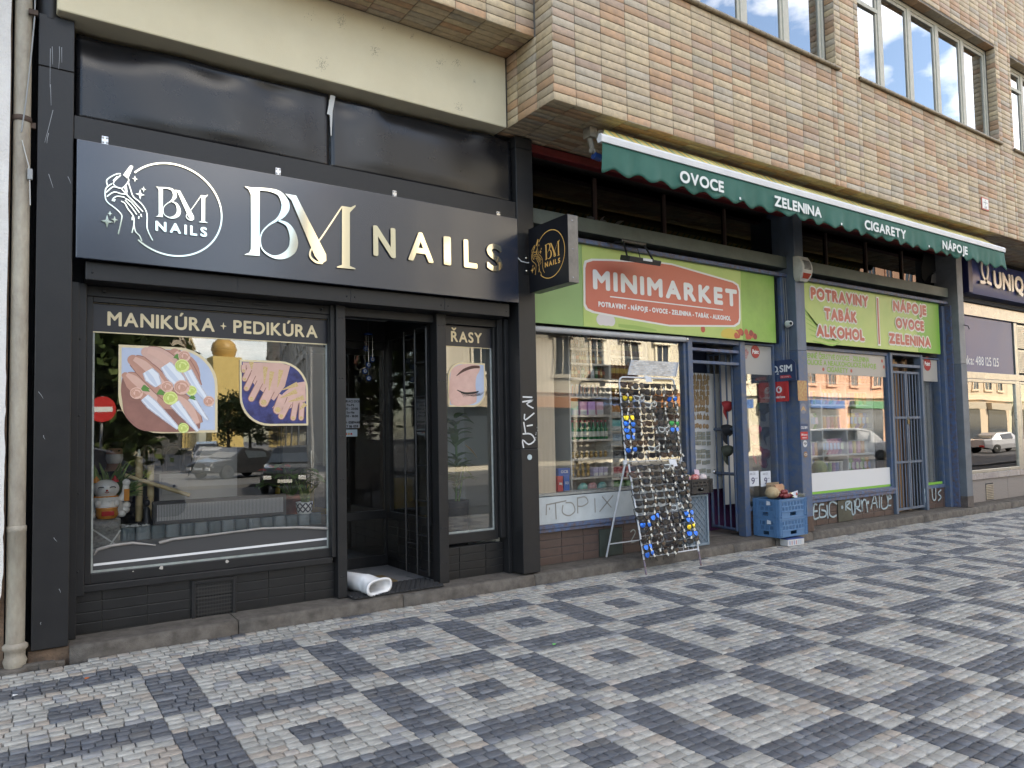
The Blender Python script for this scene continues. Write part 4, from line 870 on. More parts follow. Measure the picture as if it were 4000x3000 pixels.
# fern
fn = thing('fern', 'arching green fern behind the cat figurine', 'plant', (.66, .85, zp))
mb = MB(); fcn = S5(205, 1180, .68)
for i in range(58):
    an = random.uniform(0, 2*math.pi); el = random.uniform(.65, 1.45); d = Vector((math.cos(an)*math.cos(el), math.sin(an)*math.cos(el)*.5-.05, math.sin(el))); L_ = random.uniform(.26, .44)
    for q in range(2): leaf(mb, (fcn.x-.05+random.uniform(-.05, .05), .72+random.uniform(-.04, .06), zp+.19), d, L_, random.uniform(.022, .034), random.uniform(.5, 1.1), (i+q) % 3, random.uniform(.7, 2.2), 9, .25); d = d+Vector((random.uniform(-.1, .1), 0, .05))
mb.build('fronds', [M('fern_a', (.13, .21, .05), .5), M('fern_b', (.18, .27, .07), .5), M('fern_c', (.09, .15, .035), .5)], fn); MB().lathe((fcn.x-.05, .74, zp), [(.07, 0), (.1, .2), (.09, .2), (0, .18)], 16).build('pot', M('pot_dark', (.05, .05, .05), .5), fn)
# anthurium in terracotta pot
an_ = thing('anthurium', 'leafy potted plant with red flowers in a terracotta pot behind the ticker', 'plant', (2.2, 1.0, zp)); c = S5(1160, 1215, .8)
MB().lathe((c.x, .8, zp-.02), [(.07, 0), (.10, .16), (.112, .16), (.112, .2), (.09, .2), (0, .18)], 18).build('pot', M('terracotta', (.30, .085, .045), .7, var=.3), an_)
mb = MB()
for i in range(26):
    a = random.uniform(0, 2*math.pi); p = Vector((c.x, .8, zp+.16)); e = random.uniform(.5, 1.3); q = p+Vector((math.cos(a)*math.cos(e), math.sin(a)*math.cos(e)*.6, math.sin(e)))*random.uniform(.15, .36); mb.tube([p, (p+q)/2+Vector((0, 0, .03)), q], .003, 4, 0); leaf(mb, q, (math.cos(a), math.sin(a)*.6-.3, .1), random.uniform(.12, .17), .09, 1.0, i % 2, 0, 5)
mb.build('leaves', m_leafs, an_)
for i in range(4): p = Vector((c.x-.28+.08*i, .98, zp+.42+.03*(i % 2))); mb = MB(); leaf(mb, p, (.6, -.5, .2), .1, .075, .6, 0, .3, 5); mb.build('flower', M('anthurium_red', (.42, .04, .03), .3), an_); MB().tube([(c.x, 1.0, zp+.16), ((p.x+c.x)/2, .98, p.z-.02), p], .003, 4).build('stem', m_leafs[0], an_)
# reception furniture
rc = thing('reception_counter', 'pale reception counter with white drawers inside the nail salon', 'counter', (1.3, 2.2, 0))
m_wht = M('furniture_white', (.55, .55, .54), .4)
q = [S5(530, 1190, 2.2), S5(680, 905, 2.2), S5(866, 895, 2.2), S5(866, 1165, 2.2)]; MB().prism([(v.x, 2.2, max(v.z, .05)) for v in q], (0, .05, 0)).build('slanted_panel', m_wht, rc)
a, b = S5(445, 1040, 2.1), S5(600, 1160, 2.1); bx('drawer_unit', m_wht, rc, a.x, b.x, 2.1, 2.5, .05, a.z, .004); bx('drawer_front', m_wht, rc, a.x+.02, b.x-.02, 2.088, 2.1, a.z-.22, a.z-.04, .003); MB().ball(((a.x+b.x)/2, 2.075, a.z-.13), .015).build('knob', m_bar, rc)
bx('plinth_box', m_dark, rc, a.x, b.x+.02, 2.12, 2.5, .004, .05, 0)
mr = thing('arched_shelf', 'row of arched grey display niches inside the nail salon', 'shelf', (1.2, 2.6, 1.2))
for u0, u1 in ((360, 405), (405, 470), (475, 570)):
    a, b = S5(u0, 890, 2.6), S5(u1, 1000, 2.6); cx_ = (a.x+b.x)/2; ra = (b.x-a.x)/2; pts = [(cx_+ra*math.cos(t), 2.6, a.z-ra+ra*math.sin(t)) for t in [math.pi*i/14 for i in range(15)]]; pts = [(cx_+ra, 2.6, b.z-.1)]+pts+[(cx_-ra, 2.6, b.z-.1)]
    MB().tube(pts, .022, 6).build('arch', M('arch_grey', (.2, .19, .17), .8), mr)
bx('board', m_dark, mr, S5(350, 1000, 2.6).x, S5(580, 1000, 2.6).x, 2.55, 2.75, S5(400, 1000, 2.6).z-.14, S5(400, 1000, 2.6).z-.1, .003)
# dumb cane in the narrow window
c = Q(Z6, 660, 1200, .75); dp = thing('dumb_cane_plant', 'tall variegated leafy plant in woven dark pot behind the narrow window', 'plant', (c.x+.02, .72, .1)); X = c.x+.03
MB().lathe((X, .72, .03), [(.10, 0), (.12, .03), (.145, .72), (.15, .74), (.13, .74), (0, .70)], 4 if False else 20).build('pot', M('woven_dark', (.035, .04, .05), .6, var=.5, scale=60, bump=.8, bscale=90), dp)
mb = MB(); mb.tube([(X, .72, .7), (X+.02, .72, 1.1), (X+.0, .70, 1.6)], .014, 8, 0); mb.tube([(X+.03, .72, .7), (X+.10, .70, 1.15)], .012, 8, 0)
for i in range(44):
    z = random.uniform(.86, 1.72); a = random.uniform(0, 2*math.pi); leaf(mb, (X+.01, .72, z), (math.cos(a), math.sin(a)*.55, random.uniform(.1, .8)), random.uniform(.2, .32), random.uniform(.085, .12), 1.1, random.choice((0, 1, 2, 2)), random.uniform(-.4, .4), 7, .2)
mb.build('leaves', m_leafs, dp); mb = MB(); leaf(mb, (X+.06, .60, 1.38), (.45, -.25, -.5), .22, .11, .3, 0, .2, 7); mb.build('withered_leaf', M('dry_leaf', (.38, .25, .13), .6), dp)
# seat seen through the door, ornaments on the door
ch = thing('yellow_armchair', 'yellow armchair inside the nail salon behind the glass door', 'chair', (2.95, 2.4, 0)); m_y = M('yellow_fabric', (.42, .28, .03), .8, var=.3)
bx('seat', m_y, ch, 2.72, 3.2, 2.2, 2.7, .25, .46, .05); bx('backrest', m_y, ch, 2.72, 3.2, 2.68, 2.82, .25, .92, .05); bx('armrest', m_y, ch, 2.66, 2.76, 2.2, 2.75, .2, .62, .04); bx('armrest', m_y, ch, 3.16, 3.26, 2.2, 2.75, .2, .62, .04)
for x_ in (2.72, 3.18):
    for y_ in (2.25, 2.72): MB().tube([(x_, y_, .0), (x_, y_, .25)], .015, 6).build('leg', m_bar, ch)
hc = thing('evil_eye_chime', 'hanging chime of blue glass eye beads on silver strands', 'ornament', (Q(Z6, 240, 270, 1.4).x, 1.4, 2.2)); m_eb = M('bead_blue', (.02, .07, .28), .15); m_ew = M('bead_white', (.7, .72, .75), .2)
tp = Q(Z6, 240, 268, 1.4); MB().lathe(tp, [(.05, 0), (.055, .015), (.02, .03)], 14).build('cap', m_eb, hc); MB().tube([tp+Vector((0, 0, .03)), (tp.x, 1.4, 2.83)], .002, 4).build('thread', m_steel, hc)
for u, v in ((230, 333), (262, 388), (242, 415), (225, 446), (243, 482)):
    p = Q(Z6, u, v, 1.4); MB().tube([(p.x, 1.4, tp.z), p], .002 if v > 440 else .007, 5).build('strand', m_steel, hc)
    bd_ = MB().lathe(p, [(.0, -.006), (.03, -.005), (.034, 0), (.03, .005), (0, .006)], 14, axis=(0, -1, 0)).build('bead', m_eb, hc); MB().lathe(p+Vector((0, -.006, 0)), [(.02, 0), (.018, .003), (0, .004)], 12, axis=(0, -1, 0)).build('iris', m_ew, bd_); MB().lathe(p+Vector((0, -.0095, 0)), [(.009, 0), (.008, .003), (0, .004)], 10, axis=(0, -1, 0)).build('pupil', m_eb, bd_)
a, b = Q(Z6, 118, 582, 1.49), Q(Z6, 198, 730, 1.49); hs_ = thing('opening_hours_sheet', 'printed grey opening hours sheet on the glass door', 'notice', (a.x, 1.49, b.z)); bx('sheet', M('paper_grey', (.42, .43, .45), .6), hs_, a.x-.03, b.x, 1.489, 1.492, b.z, a.z, 0)
mb = MB(); f_ = Face((0, 1.4885, 0)); zz = a.z-.045; cxx = (a.x-.03+b.x)/2
for s_ in ('OTEVÍRACÍ DOBA:'.replace('Í', 'I'), 'Po-Pá', '9:00 - 20:00', 'So-Ne', '10:00 - 18:00'): text(mb, f_, s_, cxx, zz, None, .024, .0006, .0015, align='c'); zz -= .042
for s_ in ('IČO: 05119448'.replace('Č', 'Č'), '777 116 059'): text(mb, f_, s_, cxx, zz-.03, None, .026, .0006, .0018, align='c'); zz -= .045
mb.build('lettering', M('print_black', (.02, .02, .02), .6), hs_)
a, b = Q(Z6, 118, 738, 1.49), Q(Z6, 186, 772, 1.49); cs = thing('payment_sticker', 'payment card sticker under the opening hours sheet', 'sticker', (a.x, 1.49, b.z)); bx('sheet', M('sticker_pale', (.45, .55, .6), .5), cs, a.x, b.x, 1.489, 1.492, b.z, a.z, 0); mb = MB()
for i, cc in enumerate((0, 1, 0)): shape(mb, Face((0, 1.4885, 0)), disc(a.x+.03+i*.03, (a.z+b.z)/2-.01, .012, n=10), .0005, cc)
mb.build('card_logos', [M('card_red', (.5, .05, .04), .5), M('card_orange', (.6, .3, .05), .5)], cs)
# mats and duct on the step
a = [PZ(1300+u/1.4747, 2000+v/1.4747, .012) for u, v in ((150, 495), (513, 432), (330, 370), (62, 455))]
mt = thing('rubber_mat', 'black honeycomb rubber mat on the nail shop step', 'mat', (a[0].x, a[0].y, .006)); mx0, mx1, my0, my1 = 2.63, 3.58, .05, .50
mb = MB(); m_rub = M('rubber', (.02, .02, .021), .7)
r_ = .026; j = 0; y_ = my0+r_
while y_ < my1-.01:
    x_ = mx0+r_+(r_ if j % 2 else 0)
    while x_ < mx1-.01: mb.tube([(x_+r_*.86*math.cos(t), y_+r_*.86*math.sin(t), .014) for t in [q*math.pi/3+math.pi/6 for q in range(6)]], .0075, 4, closed=True); x_ += 2*r_
    y_ += r_*1.74; j += 1
mb.build('honeycomb', m_rub, mt); bx('base', m_rub, mt, mx0+.005, mx1-.005, my0+.005, my1-.005, .003, .009, .001)
cm_ = thing('coir_mat', 'brown coir doormat behind the rubber mat', 'mat', (2.9, .7, .006)); bx('pile', M('coir', (.22, .15, .06), .95, var=.7, scale=60, col2=(.08, .055, .025), bump=1, bscale=150), cm_, 2.63, 3.30, .54, .92, .006, .022, .004)
dh = thing('corrugated_duct', 'white corrugated exhaust duct with oval nozzle lying on the doormat', 'duct', (2.85, .2, .01)); m_du = M('duct_white', (.72, .72, .72), .4)
e0 = Vector((2.60, .82, .10)); e1 = Vector((2.83, .26, .095)); mb = MB(); n = 46; pts = []; rs = []
for i in range(n+1): pts.append(e0+(e1-e0)*(i/n)); rs.append(.082+(.005 if i % 2 else -.003))
mb.tube(pts, rs, 20, caps=False); mb.build('hose', m_du, dh)
ax = (e1-e0).normalized(); sd = Vector((0, 0, 1)).cross(ax).normalized()*-1; mb = MB(); rings = []
for t, wx, wz in ((0, .086, .086), (.04, .086, .086), (.09, .125, .072), (.13, .148, .066), (.17, .15, .066), (.172, .168, .08), (.185, .168, .08), (.187, .142, .058), (.10, .12, .055), (.0, .07, .07)):
    ct = e1+ax*t+Vector((0, 0, -.015*min(1, t/.1))); ring = []
    for q in range(28):
        an = 2*math.pi*q/28; ex = math.copysign(abs(math.cos(an))**.7, math.cos(an)); ez = math.copysign(abs(math.sin(an))**.8, math.sin(an)); ring.append(ct+sd*wx*ex+Vector((0, 0, wz*ez)))
    rings.append(ring)
mb.add([v for r in rings for v in r], [(i*28+q, i*28+(q+1) % 28, (i+1)*28+(q+1) % 28, (i+1)*28+q) for i in range(len(rings)-1) for q in range(28)], 0, True); mb.build('nozzle', m_du, dh)

# masked person behind the fern
hp_ = P(448, 1772, 1.75); pe = thing('person', 'masked person in dark clothes sitting inside the nail salon behind the fern', 'person', (hp_.x, 1.85, 0)); hx, hy, hz = hp_.x, 1.78, hp_.z
J = [((hx, hy+.12, hz-.62), .15), ((hx, hy+.09, hz-.40), .15), ((hx, hy+.04, hz-.26), .13), ((hx, hy+.02, hz-.15), .055), ((hx, hy, hz-.05), .075), ((hx, hy-.005, hz+.04), .085), ((hx, hy+.01, hz+.10), .06),
     ((hx-.17, hy+.05, hz-.27), .06), ((hx-.22, hy+.0, hz-.50), .05), ((hx-.10, hy-.22, hz-.56), .038), ((hx+.17, hy+.05, hz-.27), .06), ((hx+.22, hy+.0, hz-.50), .05), ((hx+.10, hy-.22, hz-.56), .038),
     ((hx-.10, hy-.02, hz-.68), .09), ((hx-.12, hy-.38, hz-.66), .075), ((hx-.12, hy-.36, hz-1.02), .05), ((hx+.10, hy-.02, hz-.68), .09), ((hx+.12, hy-.38, hz-.66), .075), ((hx+.12, hy-.36, hz-1.02), .05)]
E_ = [(0, 1), (1, 2), (2, 3), (3, 4), (4, 5), (5, 6), (2, 7), (7, 8), (8, 9), (2, 10), (10, 11), (11, 12), (0, 13), (13, 14), (14, 15), (0, 16), (16, 17), (17, 18)]
me = bpy.data.meshes.new('body'); me.from_pydata([j[0] for j in J], E_, []); bo = bpy.data.objects.new('body', me); COL.objects.link(bo); adopt(bo, pe); bo.modifiers.new('skin', 'SKIN').use_smooth_shade = True
for sv, j in zip(me.skin_vertices[0].data, J): sv.radius = (j[1], j[1])
me.skin_vertices[0].data[0].use_root = True; md = bo.modifiers.new('sub', 'SUBSURF'); md.levels = 2; md.render_levels = 2; mper = M('skin_and_cloth', (.42, .24, .17), .6); me.materials.append(mper); tn = mper.node_tree; cx_n = tn.nodes.new('ShaderNodeTexCoord'); sp_n = tn.nodes.new('ShaderNodeSeparateXYZ'); gt_n = tn.nodes.new('ShaderNodeMath'); gt_n.operation = 'GREATER_THAN'; gt_n.inputs[1].default_value = hz-.17; mx_n = tn.nodes.new('ShaderNodeMixRGB'); mx_n.inputs[1].default_value = (.018, .02, .028, 1); mx_n.inputs[2].default_value = (.42, .24, .17, 1)
tn.links.new(cx_n.outputs['Object'], sp_n.inputs[0]); tn.links.new(sp_n.outputs[2], gt_n.inputs[0]); tn.links.new(gt_n.outputs[0], mx_n.inputs[0]); tn.links.new(mx_n.outputs[0], tn.nodes['Principled BSDF'].inputs['Base Color'])
mb = MB(); mb.ball((hx, hy+.016, hz+.088), .096, .102, .07, 16, 10); mb.build('hair', M('hair_black', (.012, .010, .009), .5), pe)
mb = MB(); vs = []
for i in range(7):
    a_ = math.pi*(-.5+i/6); vs += [(hx+.060*math.sin(a_), hy-.085*math.cos(a_)-.004, hz-.095), (hx+.078*math.sin(a_), hy-.104*math.cos(a_)-.006, hz-.05), (hx+.076*math.sin(a_), hy-.092*math.cos(a_)-.004, hz-.005)]
mb.add(vs, [(3*i+k, 3*i+k+1, 3*i+k+4, 3*i+k+3) for i in range(6) for k in range(2)], 0, True); mb.build('face_mask', M('mask_white', (.72, .74, .76), .7), pe)
for s_ in (-1, 1): MB().ball((hx+s_*.033, hy-.083, hz+.028), .012, .006, .007, 10, 6).build('eye', M('eye_dark', (.02, .015, .012), .3), pe)
# ================================================================ MINIMARKET (two bays) AND INSURANCE OFFICE
m_blu = M('blue_paint', (.05, .095, .195), .45, var=.85, scale=11, col2=(.13, .135, .14), bump=.25, bscale=50, detail=9)
m_blu2 = M('blue_grey_paint', (.115, .15, .21), .5, var=.6, scale=5, col2=(.07, .075, .08), bump=.2, bscale=50, streak=(1, 1, .4))
m_rail = M('blue_rail_rust', (.07, .13, .26), .5, var=.9, scale=16, col2=(.12, .07, .035), bump=.4, bscale=60, detail=10)
m_gbm = M('green_grey_paint', (.105, .125, .105), .55, var=.5, scale=4, col2=(.06, .065, .055), bump=.1)
m_red = M('red_beam', (.16, .012, .014), .5, var=.5, scale=5)
m_mmt = M('brown_glazed_tile', (.095, .062, .052), .35, var=.6, scale=8, col2=(.06, .045, .04), bump=.1)
m_mmj = M('brown_joint', (.10, .09, .085), .9)
G2 = glass_mat('market_glass', (.99, .995, .99), .0, k=.5); G3 = glass_mat('dark_clerestory', (.16, .16, .16), .01)
m_colg = M('column_grey', (.23, .235, .24), .55, var=.6, scale=4, col2=(.13, .13, .135), bump=.15)
def column2(x0, x1, label, matf, mats_, z_split, zb, low):
    c = thing('column', label, 'column', (x0, 0, zb))
    bx('upper_shaft', matf, c, x0, x1, 0, .46, z_split, 4.725, .008); bx('lower_shaft', low, c, x0-.002, x1+.002, -.002, .46, zb, z_split-.001, .008)
    return c
c3 = column2(9.42, 9.64, 'blue painted column with stickers between the two minimarket bays', m_blu2, None, 2.62, 0, m_blu)
bx('rusty_foot', M('foot_rust', (.10, .062, .045), .8, var=.6, scale=9), c3, 9.416, 9.644, -.004, .3, .002, .22, .002)
c4 = column2(14.345, 14.565, 'grey painted column with rusty foot beside the insurance office', m_colg, None, 2.62, 0, M('column_slate', (.13, .15, .175), .55, var=.6, scale=4, col2=(.08, .085, .09)))
bx('rusty_foot', M('foot_rust4', (.12, .10, .09), .8, var=.8, scale=9, col2=(.06, .045, .035)), c4, 14.341, 14.569, -.004, .3, .002, .20, .002); p = P(3600+0, 1183, 0); MB().tube([(14.47, -.02, 3.33), (14.47, -.10, 3.30), (14.48, -.11, 3.24)], .008, 6).build('hook', m_bar, c4)
mm = thing('minimarket_front', 'blue-framed minimarket shopfront under the awning', 'shopfront', (4.72, .3, 0))
bx('red_beam', m_red, mm, 4.719, 14.34, .08, .2, 4.625, 4.722, .01)
for x0, x1 in ((4.72, 9.54), (9.642, 14.27)):
    bx('cross_beam', m_gbm, mm, x0, x1, .13, .34, 3.845, 4.015, .006)
    bx('channel_rail', m_rail, mm, x0+.05, x1-.02, .135, .2, 3.715, 3.765, .004)
    MB().box(x0, x1, .37, .376, 4.015, 4.63).build('clerestory_pane', G3, mm)
    for k in range(1, 4): bx('clerestory_bar', M('bar_brown', (.05, .025, .02), .7), mm, x0+(x1-x0)*k/4-.02, x0+(x1-x0)*k/4+.02, .34, .38, 4.016, 4.62, .003)
    bx('lintel', m_dark, mm, x0, x1, .345, .5, 2.75, 4.014, 0)
mb = MB()
for i in range(26): x_ = 5.35+random.uniform(0, .75)+random.uniform(0, .3); z_ = 4.02+random.uniform(0, .05); leaf(mb, (x_, .345, z_), (random.uniform(-1, 1), -.25, random.uniform(-.1, .6)), random.uniform(.05, .16), random.uniform(.04, .1), .3, 0, random.uniform(-1, 1), 3)
mb.build('torn_film_scraps', M('film_scrap', (.09, .085, .08), .5), mm, kind='stuff')
mb = MB(); f_ = Face((0, .365, 0)); shape(mb, f_, zr(ZR, [(262, 420), (440, 420), (440, 560), (330, 640), (300, 660), (262, 715), (240, 680), (235, 580)], .365), .001); mb.build('broken_hole', M('hole_black', (.003, .003, .003), 1), mm)
mb = MB(); shape(mb, f_, zr(ZR, [(330, 650), (420, 590), (436, 560), (436, 640), (410, 735), (320, 720)], .365), .004); mb.build('broken_shard', M('shard', (.16, .15, .14), .4), mm)
# ---- banner 1
m_grn = M('banner_green', (.22, .37, .13), .38, var=.25, scale=3, col2=(.28, .43, .17), bump=.12, bscale=6); m_lime = M('banner_lime', (.42, .53, .15), .35, var=.4, scale=3, col2=(.30, .45, .11), bump=.15, bscale=5)
def BQ(u, v): q = Q(ZM, u, v, .20); return q.x, q.z
b1 = thing('market_banner', 'green banner sign reading MINIMARKET on a red rounded panel', 'sign', (4.75, .2, 2.74)); FBn = Face((0, .20, 0))
bx('sheet', m_grn, b1, 4.74, 9.20, .201, .215, 2.735, 3.728, .002)
xl, xr = BQ(626, 600)[0], BQ(1815, 700)[0]
bx('printed_field', m_lime, b1, xl, xr+.01, .197, .2008, 2.74, 3.722, 0)
bx('edge_field', M('banner_green_mid', (.23, .43, .07), .35, var=.4, scale=2), b1, xr+.012, 9.195, .197, .2008, 2.74, 3.722, 0)
rp_ = [BQ(*p) for p in [(640, 420), (690, 405), (830, 408), (1000, 418), (1200, 428), (1300, 442), (1500, 500), (1760, 575), (1795, 598), (1808, 640), (1812, 860), (1805, 895), (1770, 918), (1600, 917), (1280, 915), (1000, 868), (700, 813), (650, 790), (632, 755), (630, 460)]]
cx_ = sum(p[0] for p in rp_)/len(rp_); cz_ = sum(p[1] for p in rp_)/len(rp_)
mb = MB(); shape(mb, FBn, rp_, .004); mb.build('white_border', M('banner_white', (.70, .69, .65), .4), b1)
mb = MB(); shape(mb, FBn, [(x_+(cx_-x_)*.012+math.copysign(.014, cx_-x_), z_+math.copysign(.022, cz_-z_)) for x_, z_ in rp_], .0052); mb.build('red_panel', M('banner_red', (.54, .125, .08), .38, var=.3, scale=2.5, col2=(.60, .19, .11)), b1)
m_bw = M('banner_letters', (.74, .74, .72), .4)
a = BQ(700, 635); b = BQ(1782, 758); mb = MB(); text(mb, FBn, 'MINIMARKET', 5.735, 3.212, 2.60, .205, .0064, .017, .16); mb.build('main_lettering', m_bw, b1)
a = BQ(745, 785); b = BQ(1737, 862); mb = MB(); text(mb, FBn, 'POTRAVINY - NÁPOJE - OVOCE - ZELENINA - TABÁK - ALKOHOL', 5.80, 2.995, 2.40, .055, .0064, .0045, .10); mb.build('small_lettering', m_bw, b1)
a = BQ(830, 693); b = BQ(1678, 790); mb = MB(); ribbon(mb, FBn, [(5.985, 3.128), (8.045, 3.128)], .014, .0064); mb.build('underline', m_bw, b1)
VM = [M('bean_green', (.14, .26, .05), .5), M('bean_pale', (.28, .42, .10), .5), M('garlic_white', (.62, .58, .56), .5), M('tomato_red', (.42, .06, .03), .4), M('cherry_dark', (.22, .02, .02), .4), M('pepper_yellow', (.55, .42, .06), .4), M('orange_print', (.55, .26, .05), .4)]
z0 = 2.745
def veg(nm, f): 
    mb = MB(); f(mb); mb.build(nm, VM, b1)
for i in range(9): veg('bean_print', lambda mb: ribbon(mb, FBn, [(xl+.02+i*.035, z0+.03+random.uniform(0, .1)), (xl+.12+i*.04, z0+.05+random.uniform(-.02, .1)), (xl+.25+i*.045, z0+.025+random.uniform(0, .06))], [.02, .04, .015], .0012+.0002*i, random.choice((0, 1)), 0, 4))
ga = BQ(800, 870)
for dx, wq in ((-.08, .07), (.08, .072), (0, .10)): veg('garlic_print', lambda mb: shape(mb, FBn, disc(ga[0]+dx, 2.835, wq, .068, 16), .0030+.004*wq, 2))
veg('bean_print', lambda mb: ribbon(mb, FBn, [(xl+.55, z0+.04), (xl+.85, z0+.035), (xl+1.2, z0+.02)], [.04, .05, .02], .0036, 1, 0, 4)); veg('tomato_print', lambda mb: shape(mb, FBn, disc(xl+.95, z0+.11, .2, .10, 18), .0028, 3))
for i in range(26): veg('cherry_print', lambda mb: shape(mb, FBn, disc(xl+2.0+random.uniform(0, .45)+(.72 if i > 13 else 0), z0+.055+random.uniform(-.02, .06), .045, n=10), .00135+.00013*i, 3 if i % 4 else 4))
veg('pepper_print', lambda mb: shape(mb, FBn, smooth([(xl+2.45, z0+.01), (xl+2.75, z0+.01), (xl+2.78, z0+.10), (xl+2.62, z0+.14), (xl+2.46, z0+.1)]), .0044, 5)); veg('orange_print', lambda mb: shape(mb, FBn, disc(xl+2.0, 3.60, .16, .09, 16), .0020, 6))
fl = thing('floodlight', 'black floodlight on an arm above the MINIMARKET lettering', 'lamp', (6.9, 0, 3.65)); pa = Q(ZM, 1060, 435, -.12)
MB().obox((pa.x-.26, -.20, pa.z-.03), (.52, 0, 0), (0, .16, .05), (0, -.02, .06)).build('housing', m_bar, fl, bevel=.008); MB().box(pa.x-.05, pa.x+.1, -.222, -.2185, pa.z, pa.z+.03).build('type_label', M('label_white', (.6, .6, .6), .5), fl)
for s_ in (-.17, .17): MB().tube([(pa.x+s_*1.3, -.14, pa.z+.02), (pa.x+s_, -.02, pa.z+.26), (pa.x+s_, .13, pa.z+.28)], .012, 6).build('arm', m_bar, fl)
MB().box(pa.x-.2, pa.x+.2, -.03, -.01, pa.z+.25, pa.z+.28).build('crossbar', m_bar, fl, bevel=.003); MB().tube([(pa.x-.3, .13, pa.z+.26), (pa.x-.1, -.02, pa.z+.2), (pa.x, -.08, pa.z+.18), (pa.x, -.12, pa.z+.06)], .006, 6).build('cable', m_bar, fl)
# ---- left bay window
YM = .34
wl = frame('market_window', 4.745, 7.36, .77, 2.66, .05, .30, .38, m_blu, mm, .0); MB().box(4.74, 7.365, YM, YM+.006, .775, 2.665).build('pane', G2, wl)
ro = thing('roller_tube', 'long white roller blind tube above the minimarket window', 'blind', (4.9, .27, 2.67)); MB().tube([(4.80, .26, 2.675), (7.34, .26, 2.690)], .036, 14).build('tube', M('tube_white', (.5, .5, .5), .35, var=.3), ro); MB().tube([(7.34, .26, 2.69), (7.37, .26, 2.69)], .045, 12).build('end_cap', m_steel, ro); MB().tube([(4.77, .26, 2.675), (4.80, .26, 2.675)], .045, 12).build('end_cap', m_steel, ro)
bd1 = bx('lower_board', M('board_white', (.5, .54, .55), .5, var=.35, scale=3), mm, 4.74, 7.36, .285, .33, .462, .768, .004)
mb = MB(); f_ = Face((0, .2845, 0)); m_gf = M('graffiti_grey', (.25, .24, .22), .6)
for st in ([(125, 1165), (245, 1140)], [(180, 1150), (185, 1250)], [(128, 1165), (126, 1225)], [(145, 1180), (145, 1195)], [(225, 1165), (222, 1210), (260, 1228), (295, 1200), (280, 1155), (240, 1152)], [(310, 1120), (312, 1215)], [(310, 1125), (355, 1118), (372, 1150), (340, 1172), (312, 1172)], [(412, 1125), (415, 1210)], [(455, 1115), (510, 1180)], [(520, 1108), (440, 1205)]): ribbon(mb, f_, zr(Z7, st, .284), .016, .001, 0, 0, 4)
mb.build('graffiti', m_gf, mm)
bx('sill_rail', m_rail, mm, 4.74, 7.41, .26, .36, .415, .46, .004); bx('sill_rail', m_rail, mm, 4.74, 7.41, .275, .36, .372, .412, .004)
plinth('plinth', 4.74, 7.45, 0.002, .372, 4, .32, .33, m_mmt, mm, m_mmj, .008, .12)
a, b = Q(Z7, 438, 1310, .31), Q(Z7, 575, 1440, .31); bx('access_panel', M('dark_green_panel', (.035, .05, .042), .5, var=.5), mm, a.x, b.x, .305, .322, .01, a.z, .002)
mb = MB(); f_ = Face((0, .32, 0)); ribbon(mb, f_, zr(Z7, [(622, 1325), (640, 1310), (650, 1330), (625, 1382), (655, 1378)], .32), .016, .001, 0, 0, 4); mb.build('number_mark', m_sil, mm)
# door bay
bx('door_post', m_blu, mm, 7.41, 7.50, .27, .40, 0, 2.735, .006); bx('door_post', m_blu, mm, 8.475, 8.585, .27, .40, 0, 2.735, .006)
bx('door_head', m_blu, mm, 7.50, 8.475, .28, .38, 2.675, 2.735, .004); bx('transom', m_blu, mm, 7.50, 8.475, .29, .37, 2.39, 2.43, .004); bx('transom', m_rail, mm, 7.50, 8.475, .29, .37, 2.56, 2.60, .004)
sd = frame('side_window', 8.62, 9.26, .40, 2.70, .03, .30, .38, m_blu, mm, .06); MB().box(8.615, 9.265, YM, YM+.006, .395, 2.705).build('pane', G2, sd); bx('head_panel', M('beige_panel', (.38, .36, .33), .5), mm, 8.625, 9.255, .333, .338, 2.28, 2.695, 0)
plinth('plinth', 8.59, 9.30, 0.002, .335, 4, .30, .33, m_mmt, mm, m_mmj, .008); bx('corner_post', m_blu, mm, 9.30, 9.419, .22, .44, 0, 2.74, .006)
bx('banner_post', m_blu, mm, 9.30, 9.36, .16, .22, 2.2, 3.71, .004)
for xx in (9.38, 9.33): MB().tube([(xx, .14, 3.7), (xx, .12, 3.0), (xx+.01, .13, 2.3)], .006, 5).build('loose_wire', M('wire_grey', (.2, .2, .2), .6), mm)
# open barred door
dg = thing('barred_door', 'blue steel barred door standing open at the minimarket entrance', 'door', (8.46, .45, 0)); hinge = Vector((8.50, .44, 0)); fe = P(2050+1095/1.5082, 1200+800/1.5082, .95); dd = Vector((fe.x-8.50, .51, 0)); DL = dd.length; dd.normalize()
mb = MB()
for s_ in (0, DL): p = hinge+dd*s_; mb.tube([p+Vector((0, 0, .06)), p+Vector((0, 0, 2.62))], .03, 4)
for z_ in (.08, .86, 1.50, 2.60): mb.tube([hinge+Vector((0, 0, z_)), hinge+dd*DL+Vector((0, 0, z_))], .024, 4)
mb.build('frame', m_blu, dg)
for k in range(1, 4): p = hinge+dd*(DL*k/4); MB().tube([p+Vector((0, 0, .08)), p+Vector((0, 0, 2.60))], .013, 6).build('bar', m_blu, dg)
MB().ball(hinge+dd*(DL-.02)+Vector((-.04, -.06, .88)), .035).build('knob', m_steel, dg)
